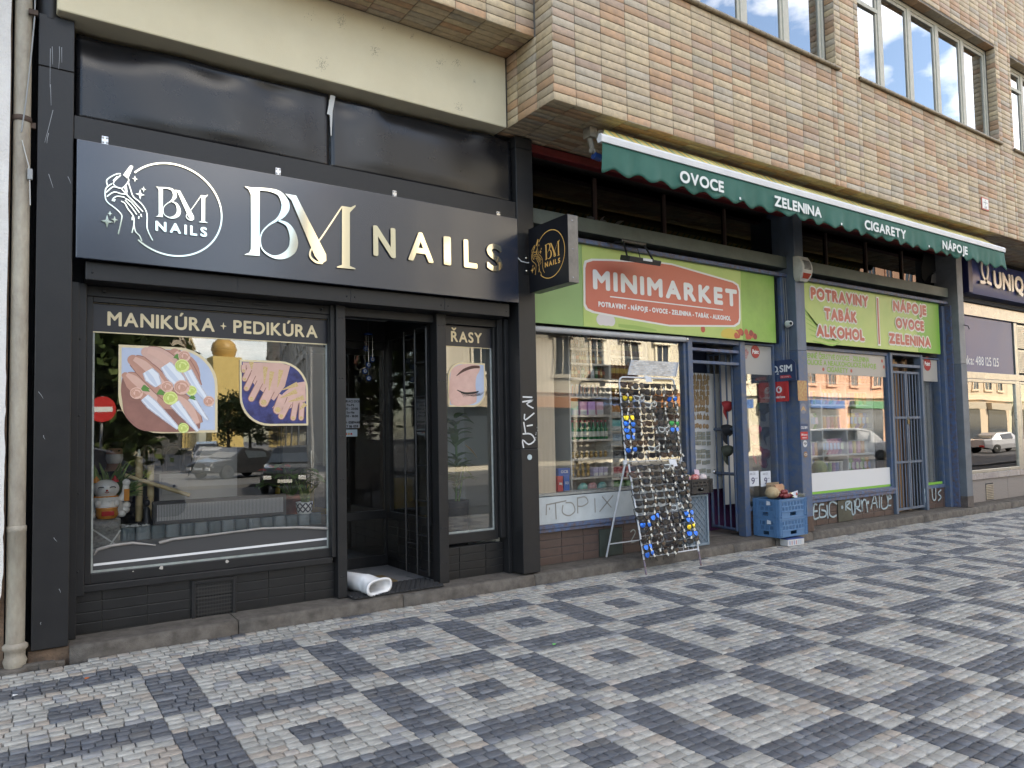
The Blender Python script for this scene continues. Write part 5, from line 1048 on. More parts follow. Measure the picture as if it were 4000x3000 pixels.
# ---- shop room
r2 = thing('minimarket_room', 'minimarket interior with pale walls behind the blue shopfront', 'room', (5, 1, 0))
m_pw = M('market_wall', (.52, .51, .48), .85)
bx('floor', M('market_floor', (.16, .14, .12), .6, var=.4), r2, 4.72, 14.35, .62, 5.5, -.05, .004, 0); bx('ceiling', m_pw, r2, 4.72, 14.35, .505, 5.55, 2.78, 2.82, 0); bx('back_wall', m_pw, r2, 4.72, 14.35, 3.2, 3.25, 0, 2.78, 0)
bx('divider', m_pw, r2, 9.42, 9.6, .47, 3.2, 0, 2.78, 0); bx('end_wall', m_pw, r2, 14.36, 14.5, .47, 3.2, 0, 2.78, 0)
bx('blue_soffit', M('blue_soffit', (.015, .022, .05), .7), r2, 7.45, 8.6, .98, 1.2, 2.2, 2.76, 0)
bx('purple_counter', M('purple', (.10, .03, .10), .7), r2, 8.0, 9.35, 1.0, 1.5, .0, .75, .01)
# oak panel + shelf units behind the glass
m_oak = M('oak_panel', (.60, .50, .38), .6, var=.5, scale=5, col2=(.45, .36, .26), streak=(6, 1, .4)); m_shf = M('shelf_board', (.62, .55, .46), .6); m_upr = M('shelf_upright', (.66, .62, .55), .6)
a, b = Q(Z7, 70, 160, .5), Q(Z7, 186, 1110, .5); op = thing('oak_panel', 'tall pale oak panel standing inside the minimarket window', 'panel', (a.x, .5, .7)); bx('board', m_oak, op, 4.80, b.x, .5, .52, .02, 2.62, .003)
YSH = .72
def s7(u, v): q = Q(Z7, u, v, YSH); return q.x, q.z
LV = [243, 330, 417, 524, 634, 778, 888, 998, 1085]
def unit(nm, label, u0, u1, lv):
    x0, x1 = s7(u0, 500)[0], s7(u1, 500)[0]; t = thing(nm, label, 'shelf', (x0, YSH, 0))
    bx('upright', m_upr, t, x0-.02, x0, YSH, YSH+.32, 0.01, 2.7, .002); bx('upright', m_upr, t, x1, x1+.02, YSH, YSH+.32, 0.01, 2.7, .002); bx('back', M('shelf_back', (.55, .50, .44), .7), t, x0, x1, YSH+.32, YSH+.335, 0.01, 2.7, 0)
    zs = []
    for v in lv:
        z = s7((u0+u1)/2, v)[1]; zs.append(z); bx('board', m_shf, t, x0+.001, x1-.001, YSH, YSH+.319, z-.028, z, .002)
    return x0, x1, zs
ua = unit('shelf_unit', 'wooden shelf unit of liquor and vapes behind the minimarket window', 270, 500, LV)
ub = unit('shelf_unit', 'wooden shelf unit of whisky and boxes behind the sunglasses rack', 512, 722, [290, 425, 530, 640, 725, 808, 910, 1000, 1085])
# bottles
def bottle(nm, label, prof, glass_c, cap_c, lab_c, group, labz=(.3, .55)):
    h = prof[-1][1]; t = thing(nm, label, 'bottle', (0, 0, -50), group); t.location = (0, 0, 0)
    body = MB().lathe((0, 0, 0), prof, 12).build('body', M('btl_%d_%d_%d' % tuple(int(c*99) for c in glass_c), glass_c, .08, coat=.3), t)
    r = max(p[0] for p in prof); MB().lathe((0, 0, 0), [(r*1.02, h*labz[0]), (r*1.02, h*labz[1])], 12).build('paper_label', M('lab_%d_%d_%d' % tuple(int(c*99) for c in lab_c), lab_c, .6), t)
    rc_ = prof[-1][0]; MB().lathe((0, 0, 0), [(rc_*1.15, h*.92), (rc_*1.15, h*1.02), (0, h*1.025)], 10).build('cap', M('cap_%d_%d_%d' % tuple(int(c*99) for c in cap_c), cap_c, .3), t)
    return t
def prof(r, h, sh=.62, nk=.36): return [(r*.9, 0), (r, h*.03), (r, h*sh), (r*.7, h*(sh+.1)), (r*nk, h*(sh+.18)), (r*nk, h)]
ORD = ['top', 'second', 'third', 'fourth', 'fifth', 'sixth', 'seventh', 'eighth', 'ninth', 'tenth', 'eleventh', 'twelfth', 'lowest']
def stock(proto, spots, names=None):
    """names: one label (and group) for each spot"""
    for i, (x_, y_, z_) in enumerate(spots):
        o = proto if i == 0 else dup(proto, (x_, y_, z_))
        o.location = (x_, y_, z_)
        if names: o['label'] = names[i]; o['group'] = names[i].split(' on ')[0]+' of one row'+' '+names[i].split(' ')[-2]
def rowx(x0, x1, n, j=.006): return [x0+(x1-x0)*(i+.5)/n+random.uniform(-j, j) for i in range(n)]
x0, x1, zs = ua
kinds = [('mini liquor bottle with golden spirit and dark cap on the shelf', (.32, .16, .03), (.02, .02, .02), (.5, .42, .2)), ('mini liquor bottle with clear spirit and white label on the shelf', (.42, .45, .45), (.45, .45, .47), (.62, .62, .6)), ('mini liquor bottle of dark rum with red cap on the shelf', (.08, .03, .015), (.4, .03, .03), (.45, .12, .05)), ('mini liquor bottle with green glass and silver cap on the shelf', (.05, .16, .06), (.5, .5, .5), (.55, .55, .4))]
prot = [bottle('liquor_bottle', k_[0], prof(.021, .155+.01*i, .6), k_[1], k_[2], k_[3], 'mini bottles on the upper shelves') for i, k_ in enumerate(kinds)]; sp_ = [[], [], [], []]
for si, n in ((0, 12), (1, 14), (2, 14)):
    for x_ in rowx(x0+.02, x1-.02, n): sp_[random.choice((0, 1, 1, 2, 3) if si != 1 else (0, 0, 1, 2))].append((x_, YSH+.05+random.uniform(0, .03), zs[si], si))
for i in range(4): stock(prot[i], [q_[:3] for q_ in sp_[i]], [kinds[i][0].replace('on the shelf', 'on the %s shelf' % ORD[q_[3]]) for q_ in sp_[i]])
js = bottle('soju_bottle', 'green soju bottle with red cap in a row on the shelf', prof(.03, .235, .55, .4), (.015, .17, .05), (.42, .04, .05), (.62, .6, .5), 'green bottles on the lower shelf', (.14, .42)); stock(js, [(x_, YSH+.05, zs[5]) for x_ in rowx(x0+.02, x1-.01, 9)])
wk = bottle('whisky_bottle', 'amber whisky bottle with black cap behind the sunglasses rack', prof(.04, .26, .66, .35), (.22, .08, .015), (.03, .03, .03), (.55, .38, .08), 'whisky bottles behind the rack'); bx0, bx1, bz = ub
stock(wk, [(x_, YSH+.06, bz[k_]) for k_, n in ((0, 7), (1, 8), (2, 7)) for x_ in rowx(bx0+.03, bx1-.03, n)], ['amber whisky bottle with black cap on the %s shelf behind the rack' % ORD[k_] for k_, n in ((0, 7), (1, 8), (2, 7)) for _ in range(n)])
def carton(nm, label, sz, col, spots, group, cat='box', top=None, band=(.6, .6, .58)):
    w_, d_, h_ = sz; t = thing(nm, label, cat, (0, 0, 0), group); key = 'ctn_%d_%d_%d' % tuple(int(c*99) for c in col)
    MB().box(-w_/2, w_/2, 0, d_, 0, h_).build('carton', M(key, col, .45, var=.5, scale=14, col2=tuple(min(1, c*1.6+.08) for c in col)), t, bevel=.003)
    MB().box(-w_/2+.004, w_/2-.004, -.002, -.0005, .004, h_*.38).build('print_label', M('ctn_band_%d' % int(band[0]*99), band, .5), t)
    stock(t, spots)
vb = [('vape display box', (.38, .5, .40)), ('vape display box', (.50, .30, .40)), ('vape display box', (.42, .42, .55))]
for i, (nm, c_) in enumerate(zip(('mint', 'pink', 'lilac'), ((.32, .55, .42), (.62, .30, .45), (.55, .32, .60)))):
    carton('vape_box', '%s coloured display carton of vapes on the shelf' % nm, (.115, .1, .17), c_, [(x0+.085+i*.14+(.14 if i == 2 else 0)*0, YSH+.03, zs[4])], 'vape cartons on the shelf')
carton('vape_box', 'rose coloured display carton of vapes at the end of its shelf row', (.115, .1, .17), (.68, .38, .42), [(x0+.085+3*.14, YSH+.03, zs[4])], 'vape cartons on the shelf')
tt = thing('vape_pen', 'slim white vape pen pack standing upright on the shelf', 'vape', (0, 0, 0), 'upright vape packs'); MB().box(-.014, .014, 0, .02, 0, .15).build('pack', M('pack_grey', (.48, .48, .5), .4), tt); MB().box(-.006, .006, -.003, -.0005, .03, .13).build('pen', M('pen_orange', (.5, .18, .06), .4), tt); stock(tt, [(x_, YSH+.05, zs[3]) for x_ in rowx(x0+.04, x1-.14, 7)])
gf = thing('gold_figurine', 'small golden cat figurine in a clear tray on the shelf', 'figurine', (0, 0, 0), 'golden figurines on the lower shelves'); m_gfz = M('fig_gold', (.50, .33, .12), .35, metal=.2)
MB().ball((0, 0, .03), .026, .022, .03, 10, 7).build('body', m_gfz, gf); MB().ball((0, -.004, .068), .021, .019, .018, 10, 7).lathe((-.012, 0, .08), [(.006, 0), (0, .014)], 6).lathe((.012, 0, .08), [(.006, 0), (0, .014)], 6).build('head', m_gfz, gf); stock(gf, [(x_, YSH+.06, zs[6]) for x_ in rowx(x0+.01, x1-.01, 8)]+[(x_, YSH+.06, zs[7]) for x_ in rowx(x0+.01, x1-.3, 4)]+[(x_, YSH+.07, zs[7]+.085) for x_ in rowx(x0+.01, x1-.3, 4)])
carton('playing_card_box', 'pale violet carton on the shelf beside the golden figurines', (.075, .08, .11), (.45, .40, .55), [(x1-.24+i*.085, YSH+.03, zs[7]) for i in range(3)], 'violet cartons')
for nm, c_, xx in (('mint', (.18, .48, .38), x0+.12), ('red and white', (.5, .2, .2), x0+.27), ('teal', (.1, .38, .35), x0+.43)):
    t = thing('snack_bag', '%s foil bag lying on the bottom shelf' % nm, 'bag', (xx, YSH, zs[8])); MB().ball((0, 0, .055), .085, .05, .075, 12, 8).build('foil', M('bag_'+nm.split()[0], c_, .3, var=.5, scale=20, col2=(.6, .6, .6)), t); t.children[0].matrix_parent_inverse = Matrix(); t.rotation_euler = (.5, .2, .3)
for i, (nm, c_) in enumerate((('orange patterned', (.5, .22, .06)), ('turquoise', (.12, .45, .48)), ('grey-blue', (.3, .4, .5)), ('dark', (.06, .06, .07)), ('cherry', (.4, .08, .1)), ('green', (.15, .3, .12)))):
    carton('goods_box', '%s goods box on shelf behind the sunglasses rack' % nm, (.17, .12, .14), c_, [(bx0+.12, YSH+.04, bz[min(8, 3+i)])]+([(bx0+.34, YSH+.04, bz[min(8, 3+i)])]), 'boxes behind the rack')
for nm, c_, q in (('blue rolling paper box standing upright', (.03, .10, .35), (230, 265, 995, 1080)), ('red rolling paper box standing upright', (.42, .05, .05), (195, 226, 995, 1085)), ('blue rolling paper box lying on top', (.03, .09, .33), (198, 268, 950, 992))):
    a, b = Q(Z7, q[0], q[2], .46), Q(Z7, q[1], q[3], .46); t = thing('paper_box', nm+' in the window corner', 'box', (a.x, .46, b.z)); bx('carton', M('rp_%d' % int(c_[2]*99), c_, .4), t, a.x, b.x, .46, .54, b.z, a.z, .002); mb = MB(); text(mb, Face((0, .459, 0)), 'OCB' if c_[2] > .2 else 'Smoking'[:7], (a.x+b.x)/2, (a.z+b.z)/2-.01, (b.x-a.x)*.6, min(.03, (a.z-b.z)*.35), .0006, .001, align='l' if False else 'c'); mb.build('lettering', M('label_white', (.6, .6, .6), .5), t)
wst = thing('window_ledge', 'pale window ledge behind the minimarket glass', 'ledge', (5, .4, .77)); bx('board', m_pw, wst, 4.80, 7.35, .37, .62, .70, Q(Z7, 230, 1088, .46).z-.002, .003)
# magnets on the wall inside the door
mw_ = thing('magnet_board', 'white board hung with rows of souvenir magnets inside the door', 'board', (7.6, .9, .9)); a, b = Q(Z7, 975, 385, .85), Q(Z7, 1250, 1060, .85); bx('board', M('board_cream', (.6, .58, .55), .6), mw_, a.x, 9.2, .86, .88, b.z, a.z, .002)
for kind_, label_, c_ in (('house', 'tiny painted house souvenir magnet on the white board', (.22, .12, .05)), ('oval', 'round painted souvenir magnet on the white board', (.28, .15, .08)), ('tile', 'rectangular picture souvenir magnet on the white board', (.16, .22, .24))):
    t = thing('souvenir_magnet', label_, 'magnet', (0, 0, 0), kind_+' magnets'); mb = MB(); f_ = Face((0, 0, 0)); r_ = .032
    shp = {'house': [(-.026, -.04), (.026, -.04), (.026, .02), (.012, .02), (0, .05), (-.012, .02), (-.026, .02)], 'oval': disc(0, 0, .03, .036, 12), 'tile': [(-.04, -.028), (.04, -.028), (.04, .028), (-.04, .028)]}[kind_]; shape(mb, f_, shp, .008, 0, .008); mb.build('relief', M('magnet_'+kind_, c_, .5, var=.8, scale=60, col2=(.5, .38, .2)), t)
    sp = []; nm2 = []
    for ri, v in enumerate({'house': (410, 440, 470, 505, 530, 600, 645), 'oval': (568, 700, 555), 'tile': (745, 770, 800, 850, 880, 915, 965, 1005)}[kind_]):
        for u in range(1000, 1095, 19 if kind_ != 'tile' else 27): q = Q(Z7, u+random.uniform(-3, 3), v+random.uniform(-4, 4), .855); sp.append((q.x, .858, q.z)); nm2.append('%s in the %s row of the board' % (label_.split(' on ')[0], ORD[ri]))
    stock(t, sp, nm2)
# caps in the side window
def capobj(label, c_, loc, rot):
    t = thing('baseball_cap', label, 'cap', loc); mb = MB(); n = 14
    vs = [(.09*math.sin(p_)*math.cos(t_), .09*math.sin(p_)*math.sin(t_)*.7-.0, .10*math.cos(p_)) for p_ in [i*math.pi/2/6 for i in range(7)] for t_ in [k*2*math.pi/n for k in range(n)]]
    mb.add(vs, [(i*n+k, i*n+(k+1) % n, (i+1)*n+(k+1) % n, (i+1)*n+k) for i in range(6) for k in range(n)], 0, True); mt_ = M('cap_%d_%d' % (int(c_[0]*99), int(c_[2]*99)), c_, .8); o = mb.build('crown', mt_, t)
    mb = MB(); vs = []
    for i in range(9): a_ = math.pi*(.12+.76*i/8); vs += [(.088*math.cos(a_), -.06*math.sin(a_), .0), (.085*math.cos(a_), -.15*math.sin(a_)**.7, -.02)]
    mb.add(vs, [(2*i, 2*i+1, 2*i+3, 2*i+2) for i in range(8)], 0, True); v_ = mb.build('visor', mt_, t)
    for o_ in (o, v_): o_.matrix_parent_inverse = Matrix()
    t.rotation_euler = rot; t.scale = (1.35, 1.35, 1.35)
caps = [('black cap hung inside the side window top', (.012, .012, .014), 1330, 455), ('dark red cap hung beside the red phone sign', (.28, .02, .03), 1390, 470), ('charcoal cap hung low in the side window', (.02, .022, .026), 1340, 560), ('black cap with grey badge hung below the red cap', (.015, .016, .02), 1400, 600), ('pink cap hung in the side window', (.55, .10, .18), 1345, 730), ('navy cap hung beside the pink cap', (.015, .02, .04), 1405, 740), ('crimson cap hung under the pink cap', (.35, .02, .05), 1350, 850), ('wine red cap at the foot of the cap row', (.25, .015, .03), 1400, 870), ('black cap behind the open door bars', (.012, .012, .014), 1180, 730), ('camouflage dark cap behind the open door bars', (.04, .045, .03), 1180, 850), ('red cap behind the open door bars', (.30, .02, .02), 1175, 590)]
for lb, c_, u, v in caps: q = Q(Z7, u, v, .62); capobj(lb, c_, q, (1.2, random.uniform(-.4, .4), random.uniform(-.3, .6)))
bx('cap_board', M('board_cream', (.6, .58, .55), .6), mm, 8.62, 9.29, .74, .76, .4, 2.7, 0)
# stickers and price sheets on the side window
def sticker(nm, label, Z, u, v, r, y, c1, txt, c2=(.75, .75, .72), h=.35, flat=False):
    q = Q(Z, u, v, y); t = thing(nm, label, 'sticker', (q.x, y, q.z)); f_ = Face((q.x, y, q.z)); mb = MB(); shape(mb, f_, disc(0, 0, r, n=24), .002, 0, .002); mb.build('disc', M('stk_%d%d%d' % tuple(int(c*99) for c in c1), c1, .45), t)
    mb = MB(); text(mb, f_, txt, 0, -r*h*.5, r*1.45, r*h, .0032, r*.03, align='c'); mb.build('lettering', M('stkt_%d' % int(c2[1]*99), c2, .5), t)
sticker('point_sticker', 'round red sticker reading Point above the cap window', Z7, 1358, 262, .095, .329, (.36, .035, .03), 'Point', h=.62)
sticker('age_sticker', 'round white and red sticker reading -18 on the side window', Z7, 1299, 656, .05, .329, (.62, .6, .58), '-18', (.08, .02, .02), .8)
q = Q(Z7, 1297, 275, .329); t = thing('torn_sticker', 'torn round sticker remains beside the Point sticker', 'sticker', (q.x, .329, q.z)); mb = MB(); shape(mb, Face((q.x, .329, q.z)), [(a_*random.uniform(.6, 1), b_*random.uniform(.6, 1)) for a_, b_ in disc(0, 0, .09, n=16)], .002, 0, .001); mb.build('remains', M('torn_paper', (.45, .35, .32), .7, var=.9, scale=30, col2=(.3, .05, .05)), t)
for i, (u0, u1) in enumerate(((1310, 1380), (1388, 1450))):
    a, b = Q(Z7, u0, 968, .325), Q(Z7, u1, 1052, .325); t = thing('price_sheet', ('price sheet handwritten 9 on the side window next to the crates', 'second price sheet handwritten 9 beside the blue column')[i], 'notice', (a.x, .325, b.z)); bx('paper', M('paper_white', (.6, .62, .66), .7), t, a.x, b.x, .324, .326, b.z, a.z, 0)
    mb = MB(); f_ = Face((0, .3235, 0)); w_ = b.x-a.x; h_ = a.z-b.z; text(mb, f_, 'AKCE', a.x+w_*.2, a.z-h_*.25, w_*.5, h_*.14, .0006); text(mb, f_, '9', a.x+w_*.33, b.z+h_*.15, w_*.3, h_*.42, .0006, .002); ribbon(mb, f_, [(a.x+w_*.66, b.z+h_*.5), (a.x+w_*.9, b.z+h_*.52)], .006, .0006); mb.build('writing', M('pen_blue', (.08, .08, .15), .6), t)
# phone-company flag signs on the blue column
def flag(nm, label, pxs, xpl, c1, c2=None):
    a, b = PX(*pxs[0], xpl), PX(*pxs[1], xpl); t = thing(nm, label, 'sign', (xpl, a.y, b.z)); return t, Face((xpl, a.y, b.z), (0, -1, 0), (0, 0, 1)), a.y-b.y, a.z-b.z
t, f_, w_, h_ = flag('sim_sign', 'dark blue flag sign reading O2 SIM beside the blue column', ((3003, 1412), (3111, 1485)), 9.3, None)
mb = MB(); shape(mb, f_, [(0, 0), (w_, 0), (w_, h_*.82), (w_*.86, h_), (0, h_)], .006, 0, .012); mb.build('panel', M('o2_navy', (.012, .03, .085), .35, var=.3, scale=3, col2=(.04, .09, .20)), t)
mb = MB(); text(mb, f_, 'O', w_*.12, h_*.44, None, h_*.3, .0075, .004); text(mb, f_, '2', w_*.30, h_*.34, None, h_*.16, .0075, .002); text(mb, f_, 'SIM', w_*.42, h_*.44, w_*.44, h_*.3, .0075, .004); mb.build('lettering', m_bw, t)
mb = MB(); shape(mb, f_, [(w_*.42, h_*.14), (w_*.84, h_*.14), (w_*.78, h_*.27), (w_*.42, h_*.27)], .0075); mb.build('red_tab', M('tab_red', (.5, .04, .05), .4), t); mb = MB(); text(mb, f_, 'Zde v prodeji', w_*.45, h_*.175, w_*.3, h_*.06, .009); mb.build('tab_lettering', m_bw, t)
t, f_, w_, h_ = flag('phone_sign', 'red flag sign reading vodafone with white speech mark', ((3008, 1494), (3082, 1567)), 9.3, None)
mb = MB(); shape(mb, f_, rrect(0, w_, 0, h_, .02), .006, 0, .012); mb.build('panel', M('voda_red', (.44, .012, .016), .35), t)
mb = MB(); shape(mb, f_, disc(w_*.5, h_*.6, h_*.17, n=24), .0075); mb.build('mark_disc', m_bw, t); mb = MB(); shape(mb, f_, disc(w_*.49, h_*.57, h_*.075, n=16), .009); ribbon(mb, f_, [(w_*.44, h_*.6), (w_*.47, h_*.68), (w_*.56, h_*.73)], [.02, .018, .004], .0092, 0, 0, 4); mb.build('mark_drop', M('voda_red', (.44, .012, .016), .35), t)
mb = MB(); text(mb, f_, 'vodafone', w_*.5, h_*.18, w_*.62, h_*.11, .0075, .0022, align='c'); mb.build('lettering', m_bw, t)
# column stickers
f3 = Face((0, -.004, 0))
def flat(nm, label, Z, u0, v0, u1, v1, y, c_, txts=(), c2=(.7, .7, .7), cat='sticker', var=0., c3=None):
    a, b = Q(Z, u0, v0, y), Q(Z, u1, v1, y); t = thing(nm, label, cat, (a.x, y, b.z)); bx('sheet', M('flat_%d_%d_%d_%d' % (*[int(c*99) for c in c_], int(var*9)), c_, .45, var=var, scale=28, col2=c3), t, a.x, b.x, y-.003, y-.0005, b.z, a.z, 0)
    if txts:
        mb = MB(); f_ = Face((a.x, y-.0032, b.z)); w_, h_ = b.x-a.x, a.z-b.z
        for s_, cx2, cz2, ww, hh2 in txts: text(mb, f_, s_, w_*cx2, h_*cz2, w_*ww, h_*hh2, .0006, h_*hh2*.04, align='c')
        mb.build('lettering', M('flatt_%d' % int(c2[0]*99), c2, .5), t)
    return t
flat('advert_sticker', 'colourful advert sticker high on the blue column', Z8, 158, 810, 212, 920, -.003, (.45, .33, .12), (), var=.9, c3=(.3, .06, .05))
flat('sim_sticker', 'small O2 SIM sticker on the blue column', Z8, 172, 1045, 215, 1085, -.003, (.012, .04, .11), (('O2 SIM', .5, .35, .8, .32),))
flat('sim_card_sticker', 'small red SIM karty sticker on the blue column', Z8, 174, 1088, 215, 1128, -.003, (.44, .012, .016), (('SIM karty', .5, .5, .8, .25), ('vodafone', .5, .15, .6, .16)))
sticker('round_badge', 'round dark badge sticker on the blue column', Z8, 190, 962, .075, -.003, (.16, .17, .22), 'A', (.5, .3, .1), .8); sticker('round_badge', 'round pale sticker low on the blue column', Z8, 200, 1152, .05, -.003, (.55, .55, .55), '9', (.1, .1, .1), .7); sticker('round_badge', 'round orange and dark sticker lowest on the blue column', Z8, 203, 1210, .045, -.003, (.22, .12, .06), 'O', (.5, .5, .5), .7)
# alarm box, camera
al = thing('alarm_siren', 'white alarm siren box with red lamp on the blue column', 'alarm', (9.53, 0, 3.4)); a, b = Q((3050, 900, 4.74), 232, 488, -.06), Q((3050, 900, 4.74), 505, 945, -.06)
xa_, xb_ = 9.40, 9.40+.30; z1_ = P(3130, 1003, -.06).z; z0_ = P(3130, 1098, -.06).z
def sirenprof(z_): t_ = (z_-z0_)/(z1_-z0_); return .5+.5*math.sin(math.pi*(.15+.75*t_))
mb = MB(); n = 12; vs = []
for i in range(n+1): t_ = i/n; d_ = .03+.11*math.sin(math.pi*(.10+.80*t_)); hw = .145-(.05 if t_ < .12 else 0)*(1-t_/.12) ; vs += [(9.53-hw, -.001, z0_+(z1_-z0_)*t_), (9.53-hw*.85, -d_, z0_+(z1_-z0_)*t_), (9.53+hw*.85, -d_, z0_+(z1_-z0_)*t_), (9.53+hw, -.001, z0_+(z1_-z0_)*t_)]
mb.add(vs, [(i*4+q, i*4+q+1, i*4+q+5, i*4+q+4) for i in range(n) for q in range(3)]+[(0, 1, 2, 3), tuple(n*4+q for q in (3, 2, 1, 0))], 0, True); mb.build('housing', M('siren_white', (.5, .48, .43), .5, var=.4, scale=9), al, bevel=.004)
mb = MB(); vs = []
for i in range(5): t_ = .10+.2*i/4; d_ = .034+.11*math.sin(math.pi*(.10+.80*t_)); hw = .10-.03*(1-i/4); vs += [(9.53-hw, -d_, z0_+(z1_-z0_)*t_), (9.53+hw, -d_, z0_+(z1_-z0_)*t_)]
mb.add(vs, [(2*i, 2*i+1, 2*i+3, 2*i+2) for i in range(4)], 0, True); mb.build('strobe_lamp', M('siren_red', (.34, .05, .025), .25), al)
for i in range(8): t_ = .45+.05*i; d_ = .034+.11*math.sin(math.pi*(.10+.80*t_)); z_ = z0_+(z1_-z0_)*t_; bx('louvre', m_dark, al, 9.45, 9.61, -d_-.002, -d_+.004, z_, z_+.008, 0)
cv = thing('dome_camera', 'small white dome camera beside the blue column', 'camera', (9.3, .1, 2.9)); q = P(3083, 1265, .06); MB().lathe((q.x, .12, q.z), [(.03, 0), (.05, .02), (.05, .05), (.03, .07)], 14, axis=(0, -1, 0)).build('base', M('cam_white', (.6, .6, .6), .3), cv); MB().ball((q.x-.01, .04, q.z), .042).build('dome', M('cam_white', (.6, .6, .6), .3), cv); MB().ball((q.x-.03, .012, q.z), .022).build('lens', m_bar, cv)
# ---- right bay
a, b = Q(Z8, 202, 655, YM), Q(Z8, 632, 1420, YM)
RX0, RX1 = 9.66, 12.38
wr = frame('market_window', RX0+.04, RX1, .475, 2.70, .05, .30, .38, m_blu, mm, .045); MB().box(RX0+.035, RX1+.005, YM, YM+.006, .47, 2.705).build('pane', G2, wr)
FR = Face((0, .3365, 0))
hp = thing('window_print_band', 'beige window band with green lettering about fresh fruit and drinks', 'window sign', (RX0, .336, 2.35)); bx('band', M('band_beige', (.42, .38, .33), .5), hp, RX0+.04, RX1, .336, .339, 2.335, 2.70, 0)
mb = MB(); f_ = Face((0, .3355, 0)); xm = (RX0+RX1)/2; text(mb, f_, 'DENNĚ ČERSTVÉ OVOCE - ZELENINA', RX0+.42, 2.575, 1.80, .075, .0006, .004); text(mb, f_, 'ALKOHOLICKÉ A NEALKOHOLICKÉ NÁPOJE', RX0+.08, 2.475, 2.35, .075, .0006, .004); text(mb, f_, 'CIGARETY', RX0+1.0, 2.375, .58, .075, .0006, .004); mb.build('lettering', M('print_lime', (.24, .40, .07), .5), hp)
mb = MB()
for x_, z_ in ((RX1-.10, 2.61), (RX1-.05, 2.51), (RX0+.9, 2.41), (RX0+1.68, 2.41)): shape(mb, f_, disc(x_, z_, .03, n=12), .0008)
mb.build('red_dots', M('dot_red', (.42, .09, .06), .5), hp)
bx('white_foil', M('foil_white', (.62, .62, .62), .45), wr, RX0+.04, RX1, .336, .339, .515, .80, 0); bx('green_foil', M('foil_green', (.20, .44, .06), .45), wr, RX0+.04, RX1, .336, .339, .477, .514, 0)
bx('sill_rail', m_rail, mm, RX0, RX1+.04, .26, .36, .41, .455, .004); bx('sill_rail', m_rail, mm, RX0, RX1+.04, .275, .36, .355, .408, .004); plinth('plinth', RX0, RX1+.05, .002, .355, 4, .32, .33, m_mmt, mm, m_mmj, .008, .1)
a, b = Q((3000, 1900, 5.53), 1498, 300, .31), Q((3000, 1900, 5.53), 1830, 780, .31); bx('access_panel', M('olive_panel', (.07, .07, .05), .5, var=.5), mm, a.x, b.x, .302, .321, .01, a.z, .002)
mb = MB(); f_ = Face((0, .299, 0)); ZP = (3000, 1900, 5.53)
for st in ([(1060, 400), (995, 400), (990, 690), (1100, 670)], [(990, 540), (1070, 530)], [(1210, 390), (1120, 400), (1110, 520), (1120, 660), (1240, 640), (1245, 540), (1150, 510)], [(1270, 400), (1295, 690)], [(1490, 380), (1390, 330), (1325, 400), (1330, 600), (1400, 660), (1480, 620)], [(1680, 330), (1680, 520)], [(1690, 330), (1780, 330), (1700, 430), (1790, 510)], [(1800, 330), (1820, 590), (1870, 560), (1860, 300)], [(1880, 590), (1900, 290), (1970, 290), (1970, 430), (1890, 450), (2010, 540)], [(2010, 290), (2040, 540), (2040, 330), (2110, 300), (2150, 560)]): ribbon(mb, f_, [(lambda q: (q.x, q.z))(Q(ZP, u, v, .30)) for u, v in st], .028, .001, 0, 0, 4)
for st in ([(555, 1505), (575, 1430), (590, 1500)], [(560, 1475), (590, 1470)], [(600, 1425), (602, 1500)], [(615, 1430), (640, 1425), (645, 1490), (615, 1500), (612, 1440)], [(650, 1450), (665, 1445), (655, 1425), (648, 1480), (665, 1485)], [(845, 1395), (850, 1470)], [(865, 1390), (868, 1465)], [(845, 1430), (868, 1425)], [(885, 1395), (890, 1450), (905, 1450), (905, 1390)], [(935, 1400), (918, 1420), (935, 1440), (918, 1460)]): ribbon(mb, f_, [(lambda q: (q.x, q.z))(Q(Z8, u, v, .30)) for u, v in st], .026, .001, 0, 0, 4)
for u, v in ((1600, 450), (2160, 345)): q = Q(ZP, u, v, .30); shape(mb, f_, disc(q.x, q.z, .03, n=10), .0012)
mb.build('graffiti', M('graffiti_pale', (.36, .46, .5), .6, var=.5, scale=12), mm)
# banner 2
b2 = thing('market_banner', 'lime banner sign listing POTRAVINY TABÁK ALKOHOL and NÁPOJE OVOCE ZELENINA', 'sign', (9.7, .2, 2.79)); bx('sheet', m_lime, b2, 9.66, 14.03, .201, .215, 2.79, 3.725, .002); bx('edge_field', M('banner_green_right', (.12, .36, .03), .35), b2, 13.25, 14.025, .1975, .2008, 2.795, 3.72, 0)
mbo, mbi = MB(), MB(); x8 = lambda u, v: Q(Z8, u, v, .2).x
for s_, u0, u1, v, z_ in (('POTRAVINY', 222, 545, 360, 3.44), ('TABÁK', 296, 484, 460, 3.15), ('ALKOHOL', 253, 525, 560, 2.87), ('NÁPOJE', 668, 857, 410, 3.44), ('OVOCE', 683, 845, 505, 3.15), ('ZELENINA', 646, 882, 600, 2.87)):
    xa_, xb_ = x8(u0, v), x8(u1, v); text(mbo, FBn, s_, xa_+.05, z_+.04, xb_-xa_-.1, .15, .004, .042, .10); text(mbi, FBn, s_, xa_+.05, z_+.04, xb_-xa_-.1, .15, .006, .016, .10)
xm = x8(594, 480); ribbon(mbo, FBn, [(xm, 2.84), (xm, 3.66)], .09, .004); ribbon(mbi, FBn, [(xm, 2.87), (xm, 3.64)], .045, .006); mbo.build('lettering_outline', M('banner_white', (.70, .69, .65), .4), b2); mbi.build('lettering', M('banner_letter_red', (.46, .10, .06), .4, var=.4, scale=3, col2=(.36, .05, .04)), b2)
mb = MB()
